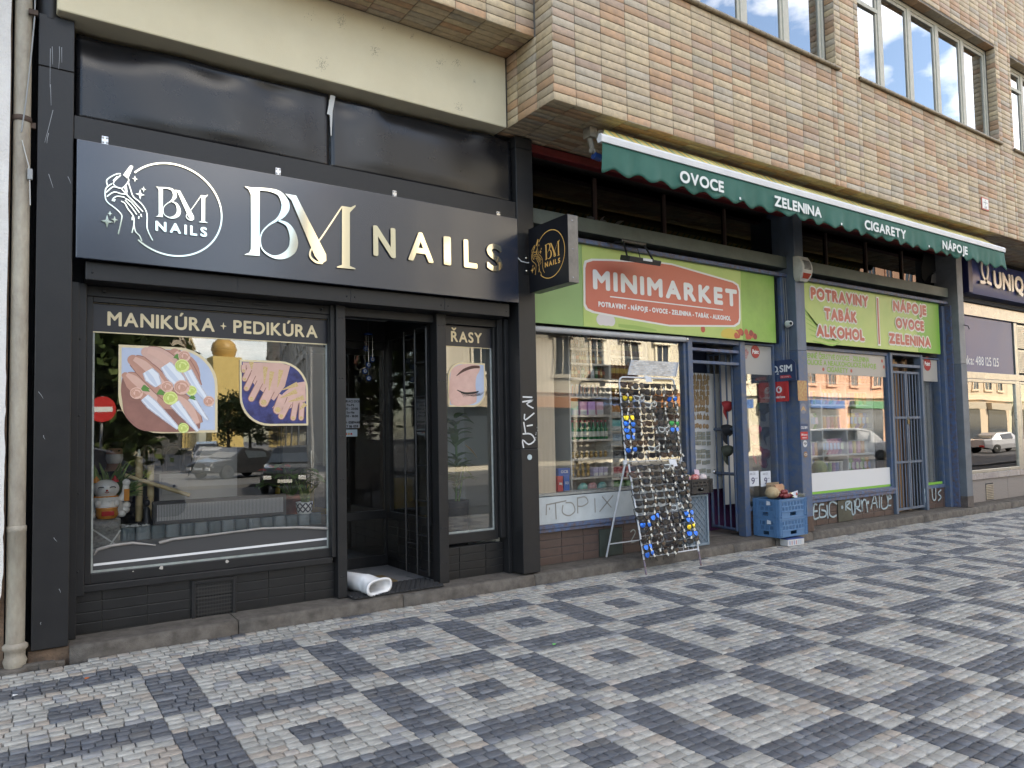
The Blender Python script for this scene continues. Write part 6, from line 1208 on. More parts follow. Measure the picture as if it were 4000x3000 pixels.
for i in range(8): ribbon(mb, FBn, [(9.75+.05*i, 3.45-.09*i), (10.05+.08*i, 3.2-.06*i), (10.5+.05*i, 2.85)], [.01, .03, .01], .0022, 0, 0, 4)
mb.build('leaf_print', M('leaf_print', (.22, .42, .06), .4), b2); bx('banner_prop', M('prop_brown', (.05, .03, .028), .5), b2, 9.70, 9.75, .10, .15, 2.9, 3.74, .003)
# barred gate with timber behind
GX0, GX1 = 12.50, 13.45
bx('gate_post', m_blu2, mm, GX0-.07, GX0, .27, .4, 0, 2.76, .005); bx('gate_post', m_blu2, mm, GX1, GX1+.07, .27, .4, 0, 2.76, .005); bx('gate_head', m_blu2, mm, GX0, GX1, .28, .38, 2.72, 2.76, .004); bx('gate_head', m_blu2, mm, GX0, GX1, .28, .38, 2.52, 2.57, .004)
gt = thing('barred_gate', 'blue grey double barred gate closed with a padlock in the right bay', 'gate', (GX0, .3, .05)); gxm = (GX0+GX1)/2
for a, b in ((GX0+.01, gxm-.008), (gxm+.008, GX1-.01)):
    mb = MB(); mb.box(a, a+.035, .30, .335, .05, 2.45); mb.box(b-.035, b, .30, .335, .05, 2.45)
    for z_ in (.05, .85, 1.62, 2.41): mb.box(a+.035, b-.035, .301, .334, z_, z_+.04)
    lf_ = mb.build('leaf', m_blu2, gt, bevel=.003)
    for k in range(1, 4): x_ = a+.02+(b-a-.04)*k/4; MB().tube([(x_, .318, .08), (x_, .318, 2.42)], .011, 6).build('bar', m_blu2, lf_)
pk = MB().box(gxm-.03, gxm+.03, .285, .30, 1.53, 1.60).tube([(gxm-.02, .292, 1.6), (gxm-.02, .292, 1.64), (gxm+.02, .292, 1.64), (gxm+.02, .292, 1.6)], .005, 6).build('padlock', M('brass_dark', (.2, .15, .07), .4, metal=.6), gt, bevel=.004)
for i in range(9):
    x_ = GX0+.02+i*.10; c_ = random.choice(((.32, .18, .08), (.22, .11, .05), (.40, .27, .13), (.14, .075, .04))); nm_ = {32: 'tan', 22: 'reddish brown', 40: 'pale pine', 14: 'dark'}.get(int(c_[0]*100), 'brown'); t = thing('timber_plank', 'upright %s timber plank stored behind the barred gate' % nm_, 'plank', (x_, .5, 0), '%s planks behind the gate' % nm_); h_ = 2.7-random.uniform(0, .1)
    bx('plank', M('plank_%d' % int(c_[0]*99), c_, .7, var=.5, scale=12, streak=(6, 1, .3)), t, x_, x_+random.uniform(.05, .085), .44+.02*(i % 3), .50+.02*(i % 3), .005, h_, .002)
bx('gate_backing', m_dark, mm, GX0-.05, GX1+.05, .6, .62, 0, 2.75, 0)
sw = frame('side_window', 13.56, 14.16, .42, 2.70, .03, .30, .38, m_blu, mm, .06); MB().box(13.555, 14.165, YM, YM+.006, .415, 2.705).build('pane', G2, sw); bx('inner_panel', M('panel_grey', (.26, .26, .25), .6, var=.3), mm, 13.57, 14.15, .45, .46, .42, 2.3, 0)
for k in range(4): bx('panel_groove', m_dark, mm, 13.66+.14*k, 13.667+.14*k, .446, .452, .45, 2.28, 0)
bx('head_panel', M('beige_panel', (.38, .36, .33), .5), mm, 13.565, 14.155, .333, .338, 2.30, 2.695, 0); bx('green_foil', M('foil_green', (.20, .44, .06), .45), sw, 13.565, 14.155, .333, .338, .425, .47, 0)
plinth('plinth', 13.53, 14.20, .002, .36, 4, .3, .33, m_mmt, mm, m_mmj, .008); bx('corner_post', m_blu, mm, 14.20, 14.30, .22, .44, 0, 3.7, .006); bx('corner_post', m_rail, mm, 14.305, 14.343, .12, .4, 0, 3.7, .004)
sticker('point_sticker', 'round red sticker reading Point beside the barred gate', Z8, 860, 720, .13, .329, (.36, .03, .03), 'Point', h=.55)
# goods on the shelves of the right bay
YR = .62
def s8(u, v): q = Q(Z8, u, v, YR); return q.x, q.z
rs_ = thing('shelf_rack', 'white cube shelving stocked with snacks behind the right-hand window', 'shelf', (10, YR, 0)); m_ws = M('shelf_white', (.58, .58, .57), .5)
vx = [s8(222, 900)[0], s8(285, 900)[0], s8(418, 900)[0], s8(560, 900)[0]]; lvz = [s8(400, v)[1] for v in (820, 940, 1070, 1208, 1320)]
for x_ in vx: bx('upright', m_ws, rs_, x_, x_+.03, YR, YR+.35, .005, lvz[0]+.3, .002)
for z_ in lvz: bx('board', m_ws, rs_, vx[0]+.03, vx[-1], YR+.002, YR+.35, z_-.03, z_, .002)
bx('back', M('shelf_back', (.55, .50, .44), .7), rs_, vx[0], vx[-1], YR+.36, YR+.37, .01, lvz[0]+.3, 0)
pal = [('red', (.45, .04, .04)), ('yellow', (.55, .40, .05)), ('blue', (.04, .12, .42)), ('pink', (.55, .2, .35)), ('orange', (.55, .22, .04)), ('green', (.08, .28, .08)), ('white', (.55, .55, .55)), ('purple', (.22, .08, .3))]
def can(label, c_, spots, group, r=.04, h=.22):
    t = thing('snack_tube', label, 'snack', (0, 0, 0), group); MB().lathe((0, 0, 0), [(r, 0), (r, h*.93)], 14).build('tube', M('tin_%d_%d_%d' % tuple(int(c*99) for c in c_), c_, .35, var=.5, scale=24, col2=(.6, .55, .4)), t); MB().lathe((0, 0, 0), [(r*1.06, h*.93), (r*1.06, h), (0, h*1.005)], 14).build('lid', M('lid_pale', (.55, .55, .5), .4), t); stock(t, spots)
def bagproto(label, c_, spots, group):
    t = thing('snack_bag', label, 'bag', (0, 0, 0), group); mb = MB(); n = 8; vs = []
    for i in range(n+1):
        z_ = .26*i/n; d_ = .05*math.sin(math.pi*i/n)+.004; w2 = .085*(1-.12*math.sin(math.pi*i/n))
        vs += [(-w2, 0, z_), (-w2*.4, -d_, z_), (w2*.4, -d_, z_), (w2, 0, z_), (w2*.4, d_, z_), (-w2*.4, d_, z_)]
    mb.add(vs, [(i*6+k, i*6+(k+1) % 6, (i+1)*6+(k+1) % 6, (i+1)*6+k) for i in range(n) for k in range(6)], 0, True); mb.build('foil', M('bagf_%d_%d_%d' % tuple(int(c*99) for c in c_), c_, .25, var=.6, scale=16, col2=(.62, .55, .4)), t); MB().add([(-.04, -.056, .08), (.04, -.056, .08), (.035, -.052, .19), (-.035, -.052, .19)], [(0, 1, 2, 3)]).build('print', M('bagp_%d' % int(c_[0]*99), tuple(min(1, .7-c*.6) for c in c_), .4), t); stock(t, spots)
spots = {}
cells = [(c_, l_) for c_ in range(3) for l_ in range(5)]
for c_, l_ in cells:
    xa_, xb_ = vx[c_]+.05, vx[c_+1]-.02; n = 3 if c_ == 0 else 6
    for x_ in rowx(xa_, xb_, n, .004): spots.setdefault(('bag' if (c_+l_) % 2 == 0 else 'can', random.randrange(8)), []).append((x_, YR+.10, lvz[l_]))
for (kd, ci), sp in spots.items():
    nm, c_ = pal[ci]
    if kd == 'can': can('%s snack tube in the white shelving of the right-hand window' % nm, c_, sp, '%s snack tubes' % nm)
    else: bagproto('%s snack bag in the white shelving of the right-hand window' % nm, c_, sp, '%s snack bags' % nm)
mel = thing('watermelon', 'striped watermelon low in the right-hand window', 'fruit', (vx[0]+.16, YR+.14, .62)); q = s8(255, 1290); MB().ball((q[0], YR-.08, q[1]), .12, .12, .15, 18, 12).build('rind', M('melon', (.10, .17, .04), .4, var=.9, scale=9, col2=(.3, .34, .12), streak=(1, 1, .2)), mel)
# ---- insurance office
io = thing('insurance_office_front', 'metal framed insurance office front with granite plinth', 'shopfront', (14.57, .3, 0))
m_al = M('alu_frame', (.55, .53, .48), .28, metal=.7, var=.3, scale=8); m_gra = M('granite_chip', (.30, .27, .25), .6, var=.9, scale=70, col2=(.10, .085, .08), detail=3); m_navy = M('office_navy', (.03, .045, .16), .3, var=.3, scale=1.5, col2=(.05, .08, .22))
YO = .28
def zo(u, v, y=YO): return Q(ZR, u, v, y)
wx0 = 14.62; wx1 = zo(1080, 1450).x; zt_ = zo(650, 1470).z; zb_ = P(3800, 1870, YO).z; zpan = zo(640, 965).z
of_ = frame('office_window', wx0, wx1, .62, 2.32, .06, YO-.03, YO+.06, m_al, io); MB().box(wx0-.003, wx1+.003, YO, YO+.006, .617, 2.323).build('pane', glass_mat('office_glass', (.6, .62, .62), .16), of_)
bx('marble_sill', M('sill_marble', (.40, .36, .33), .25, var=.8, scale=3, col2=(.26, .22, .22)), io, 14.57, 24, YO-.04, YO+.1, .44, .555, .004)
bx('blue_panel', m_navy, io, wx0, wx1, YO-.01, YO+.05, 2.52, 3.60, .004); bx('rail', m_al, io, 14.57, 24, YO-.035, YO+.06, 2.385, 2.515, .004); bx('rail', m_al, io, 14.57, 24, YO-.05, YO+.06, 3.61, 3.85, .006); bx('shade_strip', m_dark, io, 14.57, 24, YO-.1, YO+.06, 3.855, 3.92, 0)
plinth('plinth', 14.57, 24, .002, .438, 1, 2.1, YO, m_gra, io, m_mmj, .006)
mb = MB(); text(mb, Face((0, YO-.011, 0)), 'linka: 488 125 125', zo(640, 1350).x-.14, 2.66, zo(938, 1350).x-zo(640, 1350).x+.14, .165, .001, .004, .03); mb.build('phone_lettering', M('letter_white', (.7, .7, .7), .5), io)
for x0_, x1_ in ((wx1+.06, wx1+.2),): bx('mullion', m_al, io, x0_, x1_, YO-.03, YO+.06, .556, 3.60, .004)
ox = wx1+.26; ow = frame('office_window', ox, ox+2.0, .62, 2.32, .05, YO-.03, YO+.06, m_al, io); MB().box(ox-.003, ox+2.003, YO, YO+.006, .617, 2.323).build('pane', glass_mat('office_glass', (.6, .62, .62), .16), ow)
for zz0, zz1 in ((2.56, 3.05), (3.08, 3.58)):
    bx('louvre_frame', m_al, io, ox, ox+.9, YO-.012, YO+.04, zz0, zz1, .004)
    for k in range(12): z_ = zz0+.03+(zz1-zz0-.06)*k/12; MB().obox((ox+.04, YO-.016, z_), (.82, 0, 0), (0, .02, .02), (0, -.002, .012)).build('louvre', m_al, io)
a, b = P(3600+1365/5.53, 1800+490/5.53, YO), P(3600+1545/5.53, 1800+870/5.53, YO); vg = thing('plinth_vent', 'rusty slatted vent in the granite plinth', 'vent', (a.x, YO-.01, b.z)); bx('backing', m_dark, vg, a.x, b.x, YO-.0125, YO-.0095, .02, a.z, 0)
for k in range(9): z_ = .03+(a.z-.05)*k/9; MB().obox((a.x, YO-.02, z_), (b.x-a.x, 0, 0), (0, .008, .012), (0, -.004, .016)).build('slat', M('vent_beige', (.33, .27, .19), .6, var=.6), vg)
us = thing('office_sign', 'blue curved office sign with raised letters UNIQA and loop emblem', 'sign', (15, 0, 4.0)); sx0 = zo(690, 700, .02).x
sg2 = MB(); n = 8; vs = []
for i in range(n+1):
    t_ = i/n; yy = .06-.08*math.sin(math.pi*t_*.9+.15); vs += [(sx0, yy, 3.98+.66*t_), (24, yy, 3.98+.66*t_)]
sg2.add(vs, [(2*i, 2*i+1, 2*i+3, 2*i+2) for i in range(n)], 0, True); sg2.box(sx0, 24, .05, .3, 3.98, 4.64); sg2.build('board', m_navy, us); bx('end_cap', M('navy_dark', (.01, .012, .06), .4), us, sx0-.16, sx0-.001, -.02, .3, 3.97, 4.65, .01)
FU = Face((0, -.026, 0)); mb = MB(); xu0, xu1 = zo(900, 690, -.03).x, zo(1250, 780, -.03).x; m_sil2 = M('silver_letter', (.66, .63, .58), .3, metal=.4)
for i in range(1): text(mb, FU, 'UNIQA', xu0, 4.16, xu1-xu0, .30, .022, .02, .10); text(mb, FU, 'UNIQA', xu0, 4.16, xu1-xu0, .30, .006, .02, .10)
mb.build('lettering', m_sil2, us); mb = MB(); q = zo(818, 620, -.03); rr = .155
ribbon(mb, FU, [(q.x-.22, q.z-.22), (q.x-.02, q.z-.20), (q.x+.10, q.z-.06), (q.x+.13, q.z+.10), (q.x+.05, q.z+.22), (q.x-.06, q.z+.22), (q.x-.13, q.z+.10), (q.x-.11, q.z-.06), (q.x, q.z-.17), (q.x+.24, q.z-.22)], .06, .022, 0, .018, 5); mb.build('loop_emblem', m_sil2, us)
bx('fascia', m_colg, io, 14.57, 24, .3, .6, 3.92, 4.73, 0); r3 = thing('office_room', 'insurance office room behind the reflecting glass', 'room', (16, 1, 0)); bx('floor', m_floor, r3, 14.57, 24, .5, 4, -.05, .004, 0); bx('back_wall', m_wallw, r3, 14.57, 24, 3, 3.05, 0, 3.9, 0); bx('ceiling', m_wallw, r3, 14.57, 24, .36, 3, 3.6, 3.65, 0)
sd_ = thing('paving_step', 'plain end wall at the far right of the shops', 'wall', (24, 0, 0)); bx('wall', m_colg, sd_, 24.02, 60, 0.05, 5.5, -.2, 4.72, 0)
# ================================================================ AWNING
aw = thing('awning', 'green shop awning with white front bar, striped canopy and scalloped lettered valance', 'awning', (5.0, -.93, 4.1))
AY = -.93; S_ = (AY+6.4007)/5.6507; AX0, AX1 = 5.06*S_, 14.43*S_; ZS = lambda z: 1.5+(z-1.5)*S_
m_val = M('valance_green', (.022, .115, .085), .7, var=.4, scale=3, col2=(.014, .075, .055), bump=.25, bscale=7)
def stripes():
    m = bpy.data.materials.new('canopy_stripes'); m.use_nodes = True; t = m.node_tree; b = t.nodes['Principled BSDF']; b.inputs['Roughness'].default_value = .8; lk = t.links.new
    g_ = t.nodes.new('ShaderNodeTexCoord'); sx = t.nodes.new('ShaderNodeSeparateXYZ'); md = t.nodes.new('ShaderNodeMath'); md.operation = 'FRACT'; ml = t.nodes.new('ShaderNodeMath'); ml.operation = 'MULTIPLY'; ml.inputs[1].default_value = 1/.26
    r = t.nodes.new('ShaderNodeValToRGB'); r.color_ramp.interpolation = 'CONSTANT'; e = r.color_ramp.elements; cols_ = [(0, (.66, .48, .14)), (.30, (.16, .28, .19)), (.42, (.55, .52, .22)), (.62, (.68, .50, .15)), (.80, (.44, .46, .20)), (.9, (.16, .28, .19))]
    e[0].position = 0; e[0].color = (*cols_[0][1], 1); e[1].position = cols_[1][0]; e[1].color = (*cols_[1][1], 1)
    for p_, c_ in cols_[2:]: q = e.new(p_); q.color = (*c_, 1)
    lk(g_.outputs['Object'], sx.inputs[0]); lk(sx.outputs[0], ml.inputs[0]); lk(ml.outputs[0], md.inputs[0]); lk(md.outputs[0], r.inputs[0]); lk(r.outputs[0], b.inputs['Base Color']); return m
mb = MB(); nx, ny = 160, 8
for i in range(nx+1):
    x_ = AX0+.03+(AX1-AX0-.05)*i/nx
    for j in range(ny+1):
        t_ = j/ny; xs_ = x_+(.22-(x_-AX0)*.0)*(1-t_)*(1 if x_ < 9.4 else -1)*(abs(x_-9.4)/4.6)**3; mb.v.append((xs_, AY+.005+.205*(1-t_), 4.675+(ZS(4.597)-4.675)*t_+.008*math.sin(3.1*x_)*math.sin(math.pi*t_)+.006*math.sin(math.pi*t_)*math.sin(7*x_)-.008*math.sin(math.pi*t_)))
for i in range(nx):
    for j in range(ny): a = i*(ny+1)+j; mb.f.append((a, a+1, a+ny+2, a+ny+1)); mb.mi.append(0); mb.sm.append(True)
cn = mb.build('canopy', stripes(), aw); md = cn.modifiers.new('thick', 'SOLIDIFY'); md.thickness = .002
m_bar_w = M('awning_bar_white', (.66, .66, .66), .4, var=.2, scale=4)
for a, b in ((AX0-.02, 8.6), (8.603, AX1)): MB().prism([(a, AY-.03, ZS(4.508)), (a, AY+.03, ZS(4.51)), (a, AY+.04, ZS(4.55)), (a, AY+.01, ZS(4.602)), (a, AY-.02, ZS(4.597)), (a, AY-.035, ZS(4.57))], (b-a, 0, 0)).build('front_bar', m_bar_w, aw, bevel=.004)
MB().tube([(5.17, -.675, 4.62), (13.9, -.675, 4.62)], .05, 14).build('roller', M('roller_cloth', (.2, .17, .07), .7), aw)
mb = MB(); nx, nz_ = 420, 8
for i in range(nx+1):
    x_ = AX0+.005+(AX1-AX0-.02)*i/nx; ph = (x_-AX0)/.335; sc_ = .028*math.cos(2*math.pi*ph)
    for j in range(nz_+1):
        t_ = j/nz_; zb2 = ZS(4.222)-sc_; z_ = ZS(4.51)+(zb2-ZS(4.51))*t_; mb.v.append((x_+.05*t_*t_*max(0, (x_-AX1+.3))/.3, AY-.012+t_*(.014*math.sin(5.3*x_)+.010*math.sin(13*x_+1.3)+.006*math.sin(31*x_)), z_))
for i in range(nx):
    for j in range(nz_): a = i*(nz_+1)+j; mb.f.append((a, a+nz_+1, a+nz_+2, a+1)); mb.mi.append(0); mb.sm.append(True)
vl = mb.build('valance', m_val, aw); md = vl.modifiers.new('thick', 'SOLIDIFY'); md.thickness = .002
FA = Face((0, AY-.045, 0)); m_vt = M('valance_letters', (.68, .70, .67), .6)
for s_, p0, p1 in (('OVOCE', 6.19, 6.92), ('ZELENINA', 7.89, 8.88), ('CIGARETY', 9.93, 11.03), ('NÁPOJE', 12.15, 12.97)):
    xa_, xb_ = p0, p1; mb = MB(); text(mb, FA, s_, xa_*S_, ZS(4.287), (xb_-xa_)*S_, .122*S_, .0, .007, .05); o = mb.build('lettering', m_vt, vl)
mb = MB()
for x_ in (7.22*S_, 9.35*S_, 11.72*S_): mb.box(x_-.014, x_+.014, AY-.045, AY-.043, ZS(4.25), ZS(4.28))
mb.build('stitched_patches', m_vt, vl)
m_cast = M('cast_alu', (.30, .27, .22), .6, var=.5, scale=20)
MB().tube([(5.10, -.675, 4.62), (5.17, -.675, 4.62)], .056, 14).box(5.03, 5.12, -.62, -.50, 4.62, 4.728).tube([(5.075, -.55, 4.63), (5.08, -.57, 4.55), (5.085, -.58, 4.49)], .03, 8).ball((5.06, -.59, 4.47), .028).ball((5.10, -.59, 4.47), .028).build('end_bracket', m_cast, aw)
MB().tube([(5.09, -.59, 4.43), (5.18, -.59, 4.42)], .04, 12).build('arm_joint', M('joint_blue', (.02, .06, .22), .4), aw); MB().box(5.17, 5.9, -.61, -.57, 4.39, 4.45).build('folding_arm', M('arm_grey', (.28, .28, .28), .5), aw, bevel=.006); bx('folding_arm', M('arm_grey', (.28, .28, .28), .5), aw, 12.6, 14.1, -.61, -.57, 4.39, 4.45, .006)
MB().tube([(13.9, -.675, 4.62), (13.97, -.675, 4.62)], .056, 14).build('end_bracket', m_cast, aw)
# ================================================================ SUNGLASSES RACK
m_wr = M('rack_white', (.62, .63, .65), .35, var=.25, scale=12); m_ruf = M('rack_rust_foot', (.17, .15, .2), .6, var=.9, scale=25, col2=(.15, .07, .035))
rk = thing('sunglasses_rack', 'white wire A-frame rack full of sunglasses on the pavement', 'display rack', (6.4, -.3, -.13))
HL = Q(Z7, 598, 930, -.10); TLp = Q(Z7, 580, 405, -.08); RX = .925
xL = HL.x; xR = Q(Z7, 922, 905, -.10).x; zH = (HL.z+Q(Z7, 922, 905, -.10).z)/2; zTop = (TLp.z+Q(Z7, 905, 425, -.08).z)/2
fL = PZ(2519.5, 2247.7, -.128); fR = PZ(2745, 2213, -.128); yT, yH = -.02, -.10
mb = MB(); rr = .011
mb.tube([(xL, yH, zH), (xL, yT, zTop-.05), (xL+.015, yT, zTop-.015), (xL+.05, yT, zTop), (xR-.05, yT, zTop), (xR-.015, yT, zTop-.015), (xR, yT, zTop-.05), (xR, yH, zH)], rr, 8); mb.build('upper_frame', m_wr, rk)
fyl = (fL.y+fR.y)/2; low = lambda s_, x0_, x1_: Vector((x0_+(x1_-x0_)*s_, yH-.02+(fyl-yH+.02)*s_, zH+(-.128-zH)*s_))
for xa_, xb_ in ((xL+.02, fL.x), (xR+.01, fR.x)):
    MB().tube([low(0, xa_, xb_), low(.86, xa_, xb_)], rr, 8).build('lower_leg', m_wr, rk); MB().tube([low(.86, xa_, xb_), low(1, xa_, xb_)], rr*1.02, 8).build('rusty_foot', m_ruf, rk)
rb = Vector((xL-.02, .262, .01))
for xa_ in (xL-.02, xR-.02): MB().tube([(xa_, yH, zH+.01), (xa_+.0, .262, .01)], rr, 8).build('rear_leg', m_wr, rk)
MB().tube([(xL-.02, .21, .165), (xR-.02, .21, .165)], .008, 6).build('rear_brace', m_wr, rk); MB().tube([(xL-.03, yH, zH), (xL-.03, yH, zH+.05)], .018, 8).build('hinge', m_wr, rk)
mb = MB(); nr = 13
for i in range(nr+1): z_ = zH+.03+(zTop-.08-zH-.03)*i/nr; y_ = yH+(yT-yH)*(z_-zH)/(zTop-zH); mb.tube([(xL, y_, z_), (xR, y_, z_)], .0022 if i not in (0, 7, nr) else .006, 5)
for i in range(1, 10): x_ = xL+(xR-xL)*i/10; mb.tube([(x_, yH, zH+.03), (x_, yT, zTop-.06)], .0014, 5)
mb.build('upper_grid', m_wr, rk, kind='stuff'); mb = MB(); nl = 22
for i in range(nl+1): s_ = .02+.82*i/nl; mb.tube([low(s_, xL+.02, fL.x), low(s_, xR+.01, fR.x)], .0028 if i < nl else .008, 5)
for i in range(1, 11): t_ = i/11; mb.tube([low(.02, xL+.02+(xR-xL-.01)*t_, fL.x+(fR.x-fL.x)*t_), low(.84, xL+.02+(xR-xL-.01)*t_, fL.x+(fR.x-fL.x)*t_)], .0026, 5)
mb.build('lower_grid', m_wr, rk, kind='stuff')
# header card
ca, cb2, cc, cd2 = Q(Z7, 605, 398, -.03), Q(Z7, 888, 408, -.03), Q(Z7, 903, 325, .04), Q(Z7, 625, 310, .04)
hcd = thing('rack_header_card', 'stone-patterned header card on top of the sunglasses rack', 'card', ca); m_hc = M('card_stone', (.50, .48, .44), .5, var=.5, scale=30)
MB().prism([ca, cb2, cc, cd2], (0, .006, 0)).build('card', M('card_edge', (.42, .43, .45), .4), hcd)
mb = MB(); n1, n2 = 13, 8
for j in range(n2):
    for i in range(n1):
        u0, u1 = (i+(j % 2)*.5)/n1*.92+.03, (i+.86+(j % 2)*.5)/n1*.92+.03; v0, v1 = (j+.07)/n2*.96+.02, (j+.88)/n2*.96+.02
        if u1 > .97: continue
        f2 = lambda u, v: (ca.lerp(cb2, u)).lerp(cd2.lerp(cc, u), v)+Vector((0, -.002, 0))
        mb.add([f2(u0, v0), f2(u1, v0), f2(u1+random.uniform(-.008, .008), v1), f2(u0+random.uniform(-.008, .008), v1)], [(0, 1, 2, 3)], random.randrange(3))
mb.build('stone_print', [M('stone_p1', (.52, .48, .42), .5), M('stone_p2', (.40, .36, .31), .5), M('stone_p3', (.60, .57, .52), .5)], hcd, kind='stuff')
for p_, q_ in ((ca, cd2), (cb2, cc)): MB().tube([p_+Vector((0, -.006, 0)), q_+Vector((0, -.006, 0))], .007, 6).build('clip', M('clip_grey', (.45, .46, .48), .3, metal=.5), hcd)
# sunglasses
def lens_shape(kind_, sx_):
    if kind_ == 'aviator': p = [(.008, .018), (.05, .02), (.062, .008), (.056, -.015), (.036, -.026), (.016, -.018), (.006, 0)]
    elif kind_ == 'round': p = [(.034+.026*math.cos(t), .024*math.sin(t)) for t in [i*math.pi/6 for i in range(12)]]
    elif kind_ == 'sport': p = [(.004, .014), (.05, .02), (.072, .016), (.066, -.004), (.04, -.018), (.012, -.012)]
    elif kind_ == 'cat': p = [(.006, .012), (.055, .024), (.068, .022), (.058, -.008), (.035, -.020), (.010, -.014)]
    else: p = [(.007, .018), (.058, .021), (.064, .012), (.058, -.014), (.034, -.021), (.012, -.016)]
    return [(x_*sx_, z_) for x_, z_ in p]
def sunglasses(kind_, label, fc_, lc_, lrough=.05, lmet=0.):
    t = thing('sunglasses', label, 'sunglasses', (0, 0, 0), None); t['group'] = label.split(' hanging')[0]+' on the rack'
    mf = M('frame_%d_%d_%d' % tuple(int(c*99) for c in fc_), fc_, .35, spec=.35); ml = M('lens_%d_%d_%d_%d' % (*[int(c*99) for c in lc_], int(lmet*9)), lc_, lrough if lmet else .18, metal=lmet, spec=.3)
    f_ = Face((0, 0, 0)); mb = MB()
    for s_ in (-1, 1):
        p = lens_shape(kind_, s_); p = p if s_ > 0 else p[::-1]
        pts = [Vector((x_, .004+abs(x_)**2*2.2, z_)) for x_, z_ in p]; mb.tube(pts, .0038 if kind_ != 'cat' else .0048, 5, closed=True)
        mb.tube([(s_*.066, .014, .012), (s_*.072, .03, .012), (s_*.05, .05, -.03), (s_*.03, .045, -.06)], .003, 5)
    mb.tube([(-.009, .004, .010), (0, .001, .014), (.009, .004, .010)], .003, 5); mb.build('frame', mf, t)
    for s_ in (-1, 1):
        p = lens_shape(kind_, s_); vs = [Vector((x_, .003+abs(x_)**2*2.2, z_)) for x_, z_ in p]; c_ = sum(vs, Vector())/len(vs)+Vector((0, -.004, 0)); n = len(vs)
        MB().add(vs+[c_], [(i, (i+1) % n, n) if s_ > 0 else ((i+1) % n, i, n) for i in range(n)], 0, True).build('lens', ml, t)
    mb = MB(); mb.add([(.008, -.006, -.014), (.022, -.008, -.012), (.020, -.012, -.038), (.006, -.010, -.04)], [(0, 1, 2, 3)]); mb.build('price_tag', M('tag_white', (.55, .53, .46), .6), t)
    return t
SG = [sunglasses('way', 'black sunglasses with dark lenses hanging on the rack', (.01, .01, .011), (.012, .012, .015)), sunglasses('sport', 'black wraparound sunglasses with dark lenses hanging on the rack', (.012, .012, .012), (.01, .01, .012)), sunglasses('round', 'black round sunglasses with grey lenses hanging on the rack', (.012, .011, .011), (.05, .045, .045)),
      sunglasses('cat', 'dark brown sunglasses with brown lenses hanging on the rack', (.05, .018, .012), (.05, .03, .02)), sunglasses('aviator', 'black sunglasses with blue mirrored lenses hanging on the rack', (.012, .012, .015), (.03, .16, .75), .08, .7), sunglasses('aviator', 'black sunglasses with yellow mirrored lenses hanging on the rack', (.012, .012, .012), (.75, .62, .06), .08, .7),
      sunglasses('cat', 'white framed sunglasses with dark lenses hanging on the rack', (.62, .64, .62), (.05, .05, .055)), sunglasses('aviator', 'black sunglasses with green mirrored lenses hanging on the rack', (.012, .012, .012), (.12, .6, .2), .08, .7)]
used = set()
for s_ in SG: s_.scale = (1.42, 1.42, 1.42)
BASE = [s_['label'].split(' hanging')[0] for s_ in SG]
def put(k_, loc, rot, where):
    if k_ not in used: used.add(k_); o = SG[k_]; o.location = loc; o.rotation_euler = rot
    else: o = dup(SG[k_], loc, rot)
    tg_ = [c_ for c_ in o.children if c_.name.startswith('price_tag')][0]; tg_.location = (random.uniform(-.05, .03), 0, random.uniform(-.012, .006)); tg_.rotation_euler = (0, random.uniform(-.6, .6), 0)
    o['label'] = BASE[k_]+' in the '+where; o['group'] = BASE[k_]+' of one row'
spec = {(0, 0): 3, (0, 3): 0, (2, 0): 5, (2, 1): 6, (2, 4): 4, (5, 0): 5, (6, 0): 4, (6, 4): 7, (7, 0): 4, (7, 4): 4, (8, 0): 4, (10, 0): 4, (10, 2): 6, (7, 3): 6, (3, 2): 6}
for r in range(12):
    for c in range(5):
        k_ = spec.get((r, c), random.choice((0, 0, 0, 2, 2, 3, 1))); z_ = zTop-.10-(zTop-.14-zH-.03)*r/11.3; y_ = yH+(yT-yH)*(z_-zH)/(zTop-zH)-.035
        put(k_, (xL+.085+(xR-xL-.17)*c/4+random.uniform(-.008, .008), y_, z_), (random.uniform(-.15, .1), random.uniform(-.10, .10), random.uniform(-.15, .15)), '%s row of the upper rack grid' % ORD[r])
spec2 = {(0, 3): 6, (6, 3): 6, (7, 1): 4, (7, 4): 4, (8, 4): 4, (9, 4): 5, (10, 4): 4, (8, 0): 4, (11, 0): 4, (12, 0): 4, (1, 0): 3}
for r in range(13):
    for c in range(5):
        if r == 12 and c not in (0, 1, 2): continue
        k_ = spec2.get((r, c), random.choice((1, 1, 1, 0, 0) if c < 3 else (0, 0, 2, 1))); s_ = .035+.775*r/12; t_ = .09+.82*c/4; p = low(s_, xL+.02+(xR-xL-.01)*t_, fL.x+(fR.x-fL.x)*t_)
        put(k_, (p.x+random.uniform(-.01, .01), p.y-.04, p.z), (random.uniform(-.35, -.1), random.uniform(-.22, .1), random.uniform(-.2, .2)), '%s row of the lower rack grid' % ORD[r])
for i, (u0, v0, u1, v1, y_) in enumerate(((705, 403, 742, 440, -.06), (848, 895, 890, 935, -.15))):
    a, b = Q(Z7, u0, v0, y_), Q(Z7, u1, v1, y_); t = thing('paper_note', ('white paper note tied at the top of the sunglasses rack', 'white paper note tied at the middle of the sunglasses rack')[i], 'note', (a.x, y_, b.z)); MB().prism([(a.x, y_, a.z), (b.x, y_, a.z-.01), (b.x+.01, y_-.02, b.z), (a.x+.012, y_-.015, b.z-.006)], (0, .002, 0)).build('paper', M('paper_white', (.6, .62, .66), .7), t)
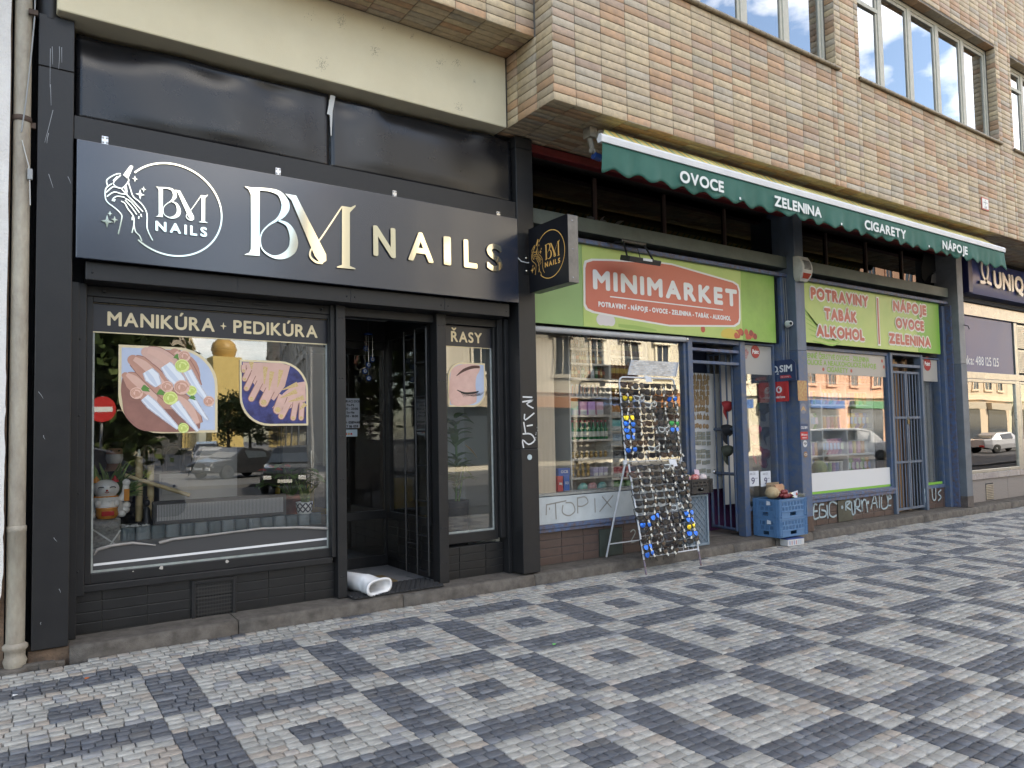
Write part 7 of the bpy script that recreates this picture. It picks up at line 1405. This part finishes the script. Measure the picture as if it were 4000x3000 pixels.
# crate with sweets and grey lattice panel beside the rack
m_bc = M('black_crate', (.02, .02, .021), .5)
def crate(nm, label, x0_, x1_, y0_, y1_, z0_, z1_, mat, grid=5, hole=True):
    t = thing(nm, label, 'crate', (x0_, y0_, z0_)); W_, Dp, H_ = x1_-x0_, y1_-y0_, z1_-z0_; e = .016
    bx('base', mat, t, x0_+.006, x1_-.006, y0_+.006, y1_-.006, z0_, z0_+.014, .003)
    for side in range(4):
        mb = MB(); ln = W_ if side % 2 == 0 else Dp
        def pt(a_, d_, z_):
            if side == 0: return (x0_+a_, y0_+d_, z_)
            if side == 2: return (x0_+a_, y1_-d_, z_)
            if side == 1: return (x1_-d_, y0_+a_, z_)
            return (x0_+d_, y0_+a_, z_)
        def bar(a0_, a1_, z0b, z1b, d0=0., d1=e):
            p, q = pt(a0_, d0, z0b), pt(a1_, d1, z1b); mb.box(min(p[0], q[0]), max(p[0], q[0]), min(p[1], q[1]), max(p[1], q[1]), z0b, z1b)
        g0 = 0 if side % 2 == 0 else e
        # handle gap in the middle bottom, slots in two rows
        bar(g0, ln-g0, z1_-.022, z1_, -.006 if side % 2 == 0 else 0, e); bar(g0, ln-g0, z0_, z0_+.03); bar(g0, g0+.07, z0_+.03, z1_-.022, -.004, e); bar(ln-g0-.07, ln-g0, z0_+.03, z1_-.022, -.004, e)
        hx0, hx1 = ln*.40, ln*.62; hz = z0_+.03+H_*.20; bar(g0+.07, hx0, z0_+.03, hz); bar(hx1, ln-g0-.07, z0_+.03, hz); bar(g0+.07, ln-g0-.07, hz, hz+.012, -.008, e)
        rows_ = [(hz+.012, hz+.012+(H_-.08-(hz-z0_))*.12), ]; zz = hz+.02; sl = (z1_-.022-zz-.03)/2
        for rw in range(2):
            za_ = zz+rw*(sl+.015); zb3 = za_+sl; x_ = g0+.075; bar(g0+.07, ln-g0-.07, zb3, zb3+.015)
            ns_ = int((ln-2*g0-.16)/.018)
            for i in range(ns_):
                if (i+rw) % 4 == 3: bar(x_, x_+.018, za_, zb3)
                else: bar(x_, x_+.008, za_, zb3)
                x_ += .018
            bar(x_, ln-g0-.07, za_, zb3)
        if zz > hz+.012: bar(g0+.07, ln-g0-.07, hz+.012, zz)
        sdn = mb.build('side', mat, t)
        mb = MB()
        for a_ in (g0+.012, g0+.05, ln-g0-.05, ln-g0-.012): p = pt(a_, -.004, 0); q = pt(a_+.006, -.012, 0); mb.box(min(p[0], q[0]), max(p[0], q[0]), min(p[1], q[1]), max(p[1], q[1]), z0_+.004, z1_-.004)
        for f_ in (.12, .5, .82): p = pt(g0, -.0045, 0); q = pt(g0+.07, -.0115, 0); mb.box(min(p[0], q[0]), max(p[0], q[0]), min(p[1], q[1]), max(p[1], q[1]), z0_+H_*f_, z0_+H_*f_+.006); p = pt(ln-g0-.07, -.0045, 0); q = pt(ln-g0, -.0115, 0); mb.box(min(p[0], q[0]), max(p[0], q[0]), min(p[1], q[1]), max(p[1], q[1]), z0_+H_*f_, z0_+H_*f_+.006)
        mb.build('ribs', mat, t, kind='stuff')
    return t
m_bcr = M('crate_blue', (.075, .17, .32), .45, var=.4, scale=9, col2=(.11, .21, .34))
ctop = P(3041.6, 1953, -.12).z; hc_ = ctop/2
crate('produce_crate', 'blue slotted plastic crate at the bottom of the stack', 8.665, 9.30, -.125, .29, .004, hc_-.002, m_bcr); crate('produce_crate', 'blue slotted plastic crate carrying fruit on top of the stack', 8.665, 9.30, -.125, .29, hc_, ctop, m_bcr)
for z_ in (.18, hc_+.18): t = thing('torn_label', 'torn white paper label stuck on the %s blue crate' % ('lower' if z_ < .2 else 'upper'), 'label', (8.66, 0, z_)); MB().prism([(8.652, .06, z_), (8.652, -.01, z_+.005), (8.652, .0, z_+.05), (8.652, .055, z_+.06)], (-.001, 0, 0)).build('paper', M('paper_white', (.6, .62, .66), .7), t)
def ztop(v): return ctop
m_mel = M('melon_rind', (.40, .28, .15), .7, var=.6, scale=30, col2=(.55, .45, .28), bump=.6, bscale=70)
t = thing('cantaloupe', 'ribbed pale cantaloupe melon on the blue crate', 'fruit', (8.78, .07, ctop)); mb = MB(); n, m2 = 32, 12; vs = []
for i in range(m2+1):
    for k_ in range(n): ph = math.pi*i/m2; th_ = 2*math.pi*k_/n; r_ = .098*(1-.07*abs(math.cos(th_*5))); vs.append((8.79+r_*math.sin(ph)*math.cos(th_), .06+r_*math.sin(ph)*math.sin(th_), ctop+.082-.082*math.cos(ph)))
mb.add(vs, [(i*n+k_, i*n+(k_+1) % n, (i+1)*n+(k_+1) % n, (i+1)*n+k_) for i in range(m2) for k_ in range(n)], 0, True); mb.build('rind', m_mel, t)
def fruit(nm, label, c_, spots, r, group, cat='fruit', sz=1., c2=None):
    t = thing(nm, label, cat, (0, 0, 0), group); MB().ball((0, 0, r*sz), r, r, r*sz, 14, 9).build('flesh', M(nm+'_skin', c_, .4, var=.5, scale=22, col2=c2), t); MB().tube([(0, 0, 2*r*sz-.006), (.003, 0, 2*r*sz+.01)], .0025, 5).build('stalk', M('stalk', (.08, .05, .02), .8), t); stock(t, spots)
fruit('plum', 'red plum in the heap on the blue crate', (.20, .025, .03), [(8.92+.062*i+.01*(j % 2), -.05+.062*j, ctop) for i in range(3) for j in range(3)]+[(8.95+.06*i, .0, ctop+.05) for i in range(2)], .034, 'plums on the crate', c2=(.32, .07, .05)); fruit('peach', 'yellow peach behind the plums on the blue crate', (.42, .27, .08), [(8.95, .13, ctop+.03), (9.02, .15, ctop), (8.90, .17, ctop)], .042, 'peaches on the crate', c2=(.4, .1, .04))
t = thing('price_card', 'white card with a strawberry picture leaning on the fruit', 'card', (9.03, -.1, ctop)); MB().prism([(8.99, -.118, ctop+.085), (9.12, -.120, ctop+.105), (9.10, -.124, ctop+.008), (9.03, -.124, ctop+.012)], (0, .002, 0)).build('paper', M('paper_white', (.6, .62, .66), .7), t); mb = MB(); shape(mb, Face((9.085, -.125, ctop+.06)), disc(0, 0, .018, .022, 10), .001); mb.build('strawberry_print', M('dot_red', (.42, .09, .06), .5), t)
for i, (x_, y_) in enumerate(((9.19, -.06), (9.19, .10))):
    t = thing('punnet', ('clear punnet of green cucumbers on the crate corner', 'clear punnet of dark avocados behind the cucumbers')[i], 'punnet', (x_, y_, ctop)); m_cl = glass_mat('clear_plastic', (.8, .85, .8), .12, .1); mb = MB(); w_, d_, h_ = .085, .065, .06
    lo = [(x_-w_, y_-d_, ctop+.002), (x_+w_, y_-d_, ctop+.002), (x_+w_, y_+d_, ctop+.002), (x_-w_, y_+d_, ctop+.002)]; hi = [(x_+(a_-x_)*1.12, y_+(b_-y_)*1.12, ctop+h_) for a_, b_, c_ in lo]; mb.add(lo+hi, [(0, 3, 2, 1)]+[(k_, (k_+1) % 4, (k_+1) % 4+4, k_+4) for k_ in range(4)]); mb.build('tray', m_cl, t)
    for k_ in range(3): MB().tube([(x_-.06, y_-.04+.035*k_, ctop+.025), (x_, y_-.04+.035*k_, ctop+.03), (x_+.06, y_-.04+.035*k_, ctop+.025)], [.010, .019, .010], 10).build('vegetable', M('cucumber', (.045, .075, .025), .35, var=.5, scale=20, col2=(.12, .16, .06)), t)
t = thing('open_carton', 'open brown cardboard carton of snack packs behind the fruit', 'box', (9.1, .2, ctop)); m_cb2 = M('cardboard', (.33, .24, .15), .8, var=.3, scale=10)
mb = MB(); mb.box(8.96, 9.26, .19, .195, ctop+.002, ctop+.15); mb.box(8.96, 8.965, .195, .28, ctop+.002, ctop+.17); mb.box(9.255, 9.26, .195, .28, ctop+.002, ctop+.14); mb.box(8.965, 9.255, .275, .28, ctop+.002, ctop+.2); mb.build('walls', m_cb2, t)
for k_ in range(3): MB().obox((9.05+.06*k_, .17, ctop+.06), (.055, 0, .01), (0, .03, .01), (-.01, .01, .10)).build('snack_pack', M('pack_orange', (.5, .2, .07), .4, var=.7, scale=40, col2=(.6, .5, .4)), t)
t = thing('flattened_box', 'white printed carton lying on the paving under the crates', 'box', (8.95, -.16, -.12)); zz = gz(8.95, -.1); mb = MB()
A, B_ = PZ(3078, 2135, zz), PZ(3142, 2127, zz); nrm = Vector((-(B_-A).y, (B_-A).x, 0)).normalized(); mb.obox(A+Vector((0, 0, .002)), B_-A, nrm*.16, (0, 0, .085)); mb.build('carton', M('carton_white', (.58, .57, .56), .5, var=.2, scale=9), t, bevel=.003); MB().obox(A+Vector((0, 0, .088))+(B_-A)*.0, (B_-A), nrm*.15, (0, 0, .012)).build('blue_lid', M('carton_blue', (.03, .06, .2), .5), t, bevel=.002)
f_ = Face(A-nrm*.0012+Vector((0, 0, .002)), (B_-A).normalized(), (0, 0, 1)); wv = (B_-A).length; mb = MB()
for k_, c_ in enumerate((0, 1, 0, 1, 2, 2)): ribbon(mb, f_, [(wv*(.12+.13*k_), .015), (wv*(.12+.13*k_), .07)], .014 if c_ < 2 else .03, .001, c_)
mb.build('printed_bars', [M('ink_blue', (.12, .2, .4), .5), M('ink_rose', (.45, .15, .15), .5), M('ink_pale', (.42, .46, .5), .5)], t)
# grey lattice panel and sweets crate between rack and door
lp = thing('lattice_panel', 'grey lattice plastic crate lid leaning beside the minimarket door', 'panel', (7.1, .1, 0)); a, b = Q(Z7, 968, 1110, .12), Q(Z7, 1090, 1415, .12); m_lp = M('crate_greyblue', (.20, .26, .31), .5, var=.4, scale=8)
px0, px1, pz1 = a.x, b.x, a.z; bx('backing', M('lattice_back', (.13, .17, .21), .6), lp, px0+.02, px1-.02, .14, .15, .02, pz1-.02, 0); frame('rim', px0+.03, px1-.03, .035, pz1-.03, .03, .12, .155, m_lp, lp); mb = MB(); w_, h_ = px1-px0-.06, pz1-.065; st = .085; k_ = -h_
while k_ < w_:
    for sg_ in (1, -1):
        s0, s1 = max(0, k_), min(w_, k_+h_)
        if s1-s0 > .01: p0 = (s0, s0-k_), (s1, s1-k_); P0 = [(px0+.03+(u if sg_ > 0 else w_-u), .135, .035+v) for u, v in p0]; mb.tube(P0, .005, 4)
    k_ += st
mb.build('lattice', m_lp, lp, kind='stuff')
sc0, sc1 = Q(Z7, 955, 1015, .08).x, Q(Z7, 1100, 1095, .08).x; szb, szt = Q(Z7, 1030, 1097, .08).z, Q(Z7, 1030, 1022, .08).z
crate('sweets_crate', 'black plastic crate of sweets beside the sunglasses rack', sc0, sc1, .06, .36, max(szb, pz1+.004), szt+.02, m_bc)
bx('crate_stand', m_lp, lp, px0+.02, px1-.02, .16, .34, .004, pz1, .006)
for i, (nm, c_) in enumerate((('pink', (.5, .15, .25)), ('yellow and blue', (.5, .42, .2)), ('red', (.45, .03, .03)), ('crimson', (.35, .02, .04)), ('white and pink', (.6, .5, .5)))):
    x_ = sc0+.07+(sc1-sc0-.14)*i/4; t = thing('sweets_pack', '%s pack of sweets heaped in the black crate' % nm, 'sweets', (x_, .16, szt)); MB().ball((x_, .16+.05*(i % 2), szt+.03), .065, .05, .05, 12, 8).build('wrapper', M('sweet_%d' % i, c_, .25, var=.6, scale=30, col2=(.6, .55, .5)), t)
a = Q(Z7, 1018, 1000, .2); t = thing('sweets_price_card', 'pale handwritten card stuck in the sweets crate', 'card', a); MB().prism([(a.x-.04, .2, a.z-.03), (a.x+.05, .2, a.z-.03), (a.x+.05, .22, a.z+.09), (a.x-.04, .22, a.z+.10)], (0, .002, 0)).build('paper', M('paper_pink', (.55, .42, .5), .7), t)
# tiny litter on the paving
for i, (px_, py_, c_, lb) in enumerate(((1300+1275/1.4747, 2000+753/1.4747, (.15, .55, .12), 'tiny green scrap lying on the paving'), (500/1.4747, 2000+975/1.4747, (.45, .12, .04), 'tiny orange peel scrap on the paving by the column'), (85/1.4747, 2000+1072/1.4747, (.6, .6, .6), 'tiny white paper scrap on the paving by the downpipe'), (1300+480/1.4747, 2000+525/1.4747, (.5, .5, .5), 'crumpled clear wrapper by the step'))):
    q = PZ(px_, py_, -.14); q.z = gz(q.x, q.y); t = thing('litter', lb, 'litter', q); MB().prism([q+Vector((-.014, -.006, .003)), q+Vector((.012, -.008, .006)), q+Vector((.016, .008, .003)), q+Vector((-.01, .01, .008))], (0, 0, .004)).build('scrap', M('litter_%d' % i, c_, .6), t)
# ================================================================ ACROSS THE STREET (seen in the panes)
G4 = M('far_glass', (.04, .05, .06), .08, spec=.8)
def house(name, label, loc, rz, L_, dep, h, col, ncol, nfl, roof=(.28, .10, .06), shop=True, z0=-.36):
    t = thing(name, label, 'building', (0, 0, 0)); key = name+str(len(MATS)); mwall = M('w_'+key, col, .85, var=.3, scale=.8, col2=tuple(c*.78 for c in col)); mtr = M('tr_'+key, tuple(min(.8, c*1.18) for c in col), .8)
    MB().box(0, L_, 0, dep, 0, h).build('wall', mwall, t)
    MB().box(-.15, L_+.15, -.45, 0, h-.5, h).box(-.1, L_+.1, -.25, 0, h-.9, h-.502).box(0, L_, -.18, 0, 4.1, 4.5).build('cornice', mtr, t)
    MB().prism([(0, -.3, h), (0, dep+.3, h), (0, dep/2, h+3.2)], (L_, 0, 0)).build('roof', M('roof_%d' % int(roof[0]*99), roof, .8, var=.4, scale=2), t)
    w0 = MB(); w0.box(-.75, .75, -.12, -.001, -.18, 0); w0.box(-.68, -.52, -.09, -.001, 0, 2.1); w0.box(.52, .68, -.09, -.001, 0, 2.1); w0.box(-.85, .85, -.22, -.001, 2.1, 2.4); w0.box(-.04, .04, -.05, -.001, 0, 2.1)
    W_ = None; fh = (h-5.6)/nfl
    for f in range(nfl):
        for c in range(ncol):
            lx = L_*(c+.5)/ncol; lz = 5.1+f*fh
            if W_ is None: W_ = w0.build('window', mtr, t); pn = MB().box(-.52, .52, -.03, -.001, 0, 2.1).build('pane', G4, W_); W_.location = (lx, 0, lz)
            else: w2 = W_.copy(); COL.objects.link(w2); w2.parent = t; w2.location = (lx, 0, lz); p2 = pn.copy(); COL.objects.link(p2); p2.parent = w2
    if shop:
        for c in range(max(2, ncol//2)):
            a = L_*(c+.12)/max(2, ncol//2); b = L_*(c+.88)/max(2, ncol//2); MB().box(a, b, -.06, -.002, .3, 3.2).build('shop_window', G4, t); MB().box(a, b, -.5, -.002, 3.25, 3.85).build('shop_fascia', M('fascia_%d' % ((len(MATS)*7+c) % 5), [(.35, .05, .05), (.5, .42, .3), (.05, .12, .3), (.5, .2, .06), (.1, .25, .12)][(len(MATS)+c) % 5], .5), t)
    t.location = (loc[0], loc[1], z0); t.rotation_euler = (0, 0, rz); return t
dv = Vector((.233, -.972)); ang = math.atan2(dv.y, dv.x)
# left row of the side street, fronts turned to the street
pos = Vector((18.4, -95)); cols_ = [((.42, .36, .27), 15.5), ((.55, .46, .28), 17), ((.44, .34, .22), 15), ((.52, .46, .34), 17)]
for i, (c_, h_) in enumerate(cols_):
    e = pos+dv*15; house('street_house', ('ochre corner house', 'tall cream house', 'brown gabled house', 'pale end house')[i]+' on the near side of the side street opposite', (e.x, e.y), ang+math.pi, 15, 12, h_, c_, 5, 3 if h_ < 18 else 4); pos = e+dv*.05
pos = Vector((16.4, -41))
for i, (c_, h_) in enumerate([((.50, .47, .42), 18), ((.45, .42, .38), 17), ((.52, .44, .36), 19), ((.5, .47, .4), 17)]):
    house('street_house', ('grey corner house', 'stone coloured house', 'sandy house', 'far grey house')[i]+' on the far side of the side street opposite', (pos.x, pos.y), ang, 15, 12, h_, c_, 5, 4); pos = pos+dv*15.05
x_ = 16.2
for i, (c_, h_, L_) in enumerate([((.60, .55, .44), 18, 16), ((.62, .56, .42), 17, 15), ((.60, .36, .24), 17, 18), ((.66, .52, .36), 18, 16), ((.62, .58, .40), 17, 20), ((.58, .5, .4), 18, 22), ((.6, .54, .38), 18, 22)]):
    house('street_house', ('cream town house', 'pale yellow town house', 'salmon pink town house', 'apricot town house', 'lemon town house', 'beige town house', 'straw coloured town house')[i]+' facing the shops across the street', (x_+L_, -25.2), math.pi, L_, 10, h_, c_, 6, 4); x_ += L_+.03
house('street_house', 'plain grey house behind the trees across the street', (14.0, -112), math.pi, 60, 10, 14, (.45, .43, .40), 9, 3)
# church tower with yellow dome at the end of the side street
tw_ = thing('dome_tower', 'yellow tower with onion dome at the end of the side street', 'tower', (38.5, -158, -.36)); MB().box(36, 42, -164, -158, -.36, 19).build('shaft', M('tower_yellow', (.58, .44, .16), .8), tw_); MB().lathe((39, -161, 19), [(2.2, 0), (2.3, .6), (2.7, 1.8), (2.3, 3.2), (1.2, 4.2), (.7, 5), (.6, 6), (.9, 6.6), (.4, 7.3), (.08, 8), (.05, 10)], 20).build('dome', M('dome_ochre', (.42, .26, .07), .5), tw_)
# trees
def tree(label, loc, h, rx, ry, seed, n=2600, group=None):
    rn = random.Random(seed); t = thing('street_tree', label, 'tree', loc, group); x0_, y0_, z0_ = loc; mb = MB(); cz = z0_+h*.58; rz_ = h*.42
    mb.tube([(x0_, y0_, z0_), (x0_+.1, y0_, z0_+h*.25), (x0_, y0_, z0_+h*.6)], [.22, .17, .07], 8)
    for k_ in range(9): a = rn.uniform(0, 6.28); zz = z0_+h*rn.uniform(.28, .5); mb.tube([(x0_, y0_, zz), (x0_+rx*.35*math.cos(a), y0_+ry*.35*math.sin(a), zz+h*.12), (x0_+rx*.7*math.cos(a), y0_+ry*.7*math.sin(a), zz+h*.22)], [.09, .06, .02], 6)
    mb.build('trunk', M('bark', (.09, .07, .05), .9, var=.5), t); mb = MB(); cl = [(rn.uniform(-1, 1), rn.uniform(-1, 1), rn.uniform(-1, 1)) for _ in range(60)]; cl = [c for c in cl if c[0]**2+c[1]**2+c[2]**2 < 1]
    for i in range(n):
        c = cl[i % len(cl)]; g_ = lambda: rn.gauss(0, .16); p = Vector((x0_+rx*(c[0]+g_()), y0_+ry*(c[1]+g_()), cz+rz_*(c[2]+g_()))); u = Vector((rn.gauss(0, 1), rn.gauss(0, 1), rn.gauss(0, .6))).normalized(); v = u.orthogonal().normalized(); s_ = rn.uniform(.16, .3)
        mb.add([p-u*s_, p+v*s_*.55, p+u*s_, p-v*s_*.55], [(0, 1, 2, 3)], i % 3)
    mb.build('crown', [M('tree_leaf_a', (.045, .075, .018), .6), M('tree_leaf_b', (.065, .10, .025), .6), M('tree_leaf_c', (.09, .12, .035), .6)], t)
tree('broad street tree opposite the nail shop', (2.2, -20.5, -.36), 8.1, 2.7, 2.4, 3, 11000); tree('street tree beside the broad one across the road', (-4.5, -21, -.36), 9, 3, 3, 4, 5000); tree('small street tree deep in the side street', (22.5, -88, -.36), 7.5, 3.5, 3, 5, 2500); tree('further small tree at the end of the side street', (28, -100, -.36), 8, 4, 3, 6, 2500)
# vehicles
def car(label, cat, loc, rz, col, st, whl, wr_=.32, W_=.88, glass_z=None):
    """st: stations (x, z_low, z_belt, z_roof, roof half width)"""
    t = thing('parked_'+cat.replace(' ', '_'), label, cat, (0, 0, 0)); mp_ = M('paint_%d_%d_%d' % tuple(int(c*99) for c in col), col, .25, coat=.8); mb = MB(); n = 8; vs = []
    for x_, zl, zb3, zr_, wr2 in st:
        w1 = W_*(1 if st[0][0]+.3 < x_ < st[-1][0]-.3 else .86); vs += [(x_, -w1*.96, zl), (x_, -w1, (zl+zb3)/2), (x_, -w1*.96, zb3), (x_, -wr2, zr_), (x_, wr2, zr_), (x_, w1*.96, zb3), (x_, w1, (zl+zb3)/2), (x_, w1*.96, zl)]
    fs = [(i*n+k_, i*n+(k_+1) % n, (i+1)*n+(k_+1) % n, (i+1)*n+k_) for i in range(len(st)-1) for k_ in range(n)]+[tuple(range(n))[::-1], tuple((len(st)-1)*n+k_ for k_ in range(n))]
    mb.add(vs, fs, 0, False); mb.build('body', mp_, t, bevel=.03)
    tall = [i for i in range(len(st)) if st[i][3]-st[i][2] > .25]
    for s_ in (-1, 1):
        lo = [Vector((st[i][0], s_*W_*.975, st[i][2]+.04)) for i in tall]; hi = [Vector((st[i][0], s_*(st[i][4]+.03), st[i][3]-.07)) for i in tall]; m_ = MB(); m_.add(lo+hi, [(i, i+1, len(lo)+i+1, len(lo)+i) for i in range(len(lo)-1)]); m_.build('side_window', G4, t)
    for i0, i1 in ((tall[0]-1, tall[0]), (tall[-1]+1, tall[-1])):
        if 0 <= i0 < len(st):
            a, b = st[i0], st[i1]; dx = .02*(1 if a[0] > b[0] else -1); MB().add([(a[0]+dx, -W_*.8, a[3]+.03), (a[0]+dx, W_*.8, a[3]+.03), (b[0]+dx, b[4]*.92, b[3]-.04), (b[0]+dx, -b[4]*.92, b[3]-.04)], [(0, 1, 2, 3)]).build('windscreen', G4, t)
    for wx in whl:
        for s_ in (-1, 1): ty = MB().lathe((wx, s_*(W_-.11), wr_), [(wr_*.6, -.11), (wr_*.95, -.11), (wr_, -.07), (wr_, .07), (wr_*.95, .11), (wr_*.6, .11)], 18, axis=(0, 1, 0)).build('wheel', M('tyre', (.02, .02, .02), .8), t); MB().lathe((wx, s_*(W_-.02), wr_), [(0, .02), (wr_*.3, .02), (wr_*.6, 0), (wr_*.6, -.05)], 14, axis=(0, s_, 0)).build('rim', m_steel, ty)
    for x_, m_, nm in ((st[-1][0], M('lamp_clear', (.7, .7, .7), .1), 'headlight'), (st[0][0], M('lamp_red', (.4, .02, .02), .2), 'tail_light')):
        for s_ in (-1, 1): MB().box(x_-.06, x_+.04, s_*W_*.66-.14, s_*W_*.66+.14, st[-1][2]-.2, st[-1][2]-.06).build(nm, m_, t, bevel=.02)
    MB().box(st[-1][0]+.005, st[-1][0]+.03, -.26, .26, .42, .53).build('number_plate', M('plate_white', (.75, .74, .70), .5), t); MB().box(st[-1][0]-.02, st[-1][0]+.02, -.42, .42, .56, .72).build('grille', m_bar, t)
    t.location = loc; t.rotation_euler = (0, 0, rz)
suv = [(-2.2, .4, .95, 1.0, .7), (-2.1, .3, 1.0, 1.55, .62), (-.8, .28, 1.02, 1.68, .64), (.3, .28, 1.0, 1.62, .62), (1.0, .28, 1.0, 1.05, .78), (2.1, .3, .88, .92, .74), (2.3, .42, .72, .76, .66)]
sed = [(-2.2, .4, .85, .9, .7), (-1.7, .28, .92, .97, .7), (-1.0, .25, .92, 1.38, .58), (.2, .25, .9, 1.42, .58), (1.0, .25, .88, .93, .72), (2.0, .28, .74, .78, .7), (2.2, .4, .6, .64, .62)]
van = [(-2.6, .35, 1.1, 1.85, .72), (-1.2, .3, 1.1, 1.95, .74), (.3, .3, 1.1, 1.95, .74), (1.1, .3, 1.1, 1.75, .68), (1.75, .3, 1.08, 1.14, .78), (2.35, .32, .9, .95, .74), (2.5, .42, .7, .74, .66)]
RZ = -.475
car('black off-road car facing the shops in the road opposite', 'car', (8.9, -21.0, RZ), 1.98, (.012, .014, .013), suv, (-1.35, 1.4), .36, .94); car('black saloon car behind the off-road car', 'car', (9.0, -29.5, -.36), 2.6, (.01, .01, .012), sed, (-1.35, 1.35)); car('white parked estate car in the side street', 'car', (10.8, -44, -.36), ang, (.6, .6, .6), suv, (-1.35, 1.4), .34, .9); car('grey hatchback in the side street', 'car', (9.3, -36, -.36), ang, (.25, .26, .28), sed, (-1.35, 1.35))
car('white delivery van parked along the kerb', 'van', (41.5, -17.8, RZ), 1.035, (.62, .62, .62), van, (-1.6, 1.55), .33, .95); car('dark blue van parked along the kerb opposite the nail shop', 'van', (.75, -11.3, RZ), 0, (.02, .025, .05), van, (-1.6, 1.55), .33, .95); car('silver saloon parked along the kerb', 'car', (58, -16.5, RZ), .4, (.4, .4, .42), sed, (-1.35, 1.35))
ne = thing('no_entry_sign', 'round red no entry sign on a grey post across the street', 'sign', (2.0, -15, RZ)); MB().tube([(2.02, -15.05, RZ), (2.02, -15.05, 2.7)], .035, 8).build('post', M('post_grey', (.3, .3, .3), .5), ne); MB().lathe((2.02, -15.0, 2.35), [(.34, 0), (.34, .02)], 24, axis=(0, 1, 0)).build('disc', M('sign_red', (.5, .03, .03), .4), ne); bx('bar', M('sign_white', (.75, .75, .75), .4), ne, 1.77, 2.27, -14.978, -14.974, 2.28, 2.42, 0)
lmp = thing('street_lamp', 'tall grey street lamp at the corner of the side street', 'lamp', (10.4, -20.5, RZ)); MB().tube([(10.4, -20.5, RZ), (10.35, -20.5, 7.0), (10.2, -20.5, 7.4), (8.8, -20.3, 7.75)], [.09, .06, .045, .04], 8).build('pole', M('post_grey', (.3, .3, .3), .5), lmp); MB().obox((8.1, -20.45, 7.68), (.75, 0, .07), (0, .3, 0), (0, 0, .1)).build('head', M('lamp_head', (.2, .2, .2), .4), lmp, bevel=.02)
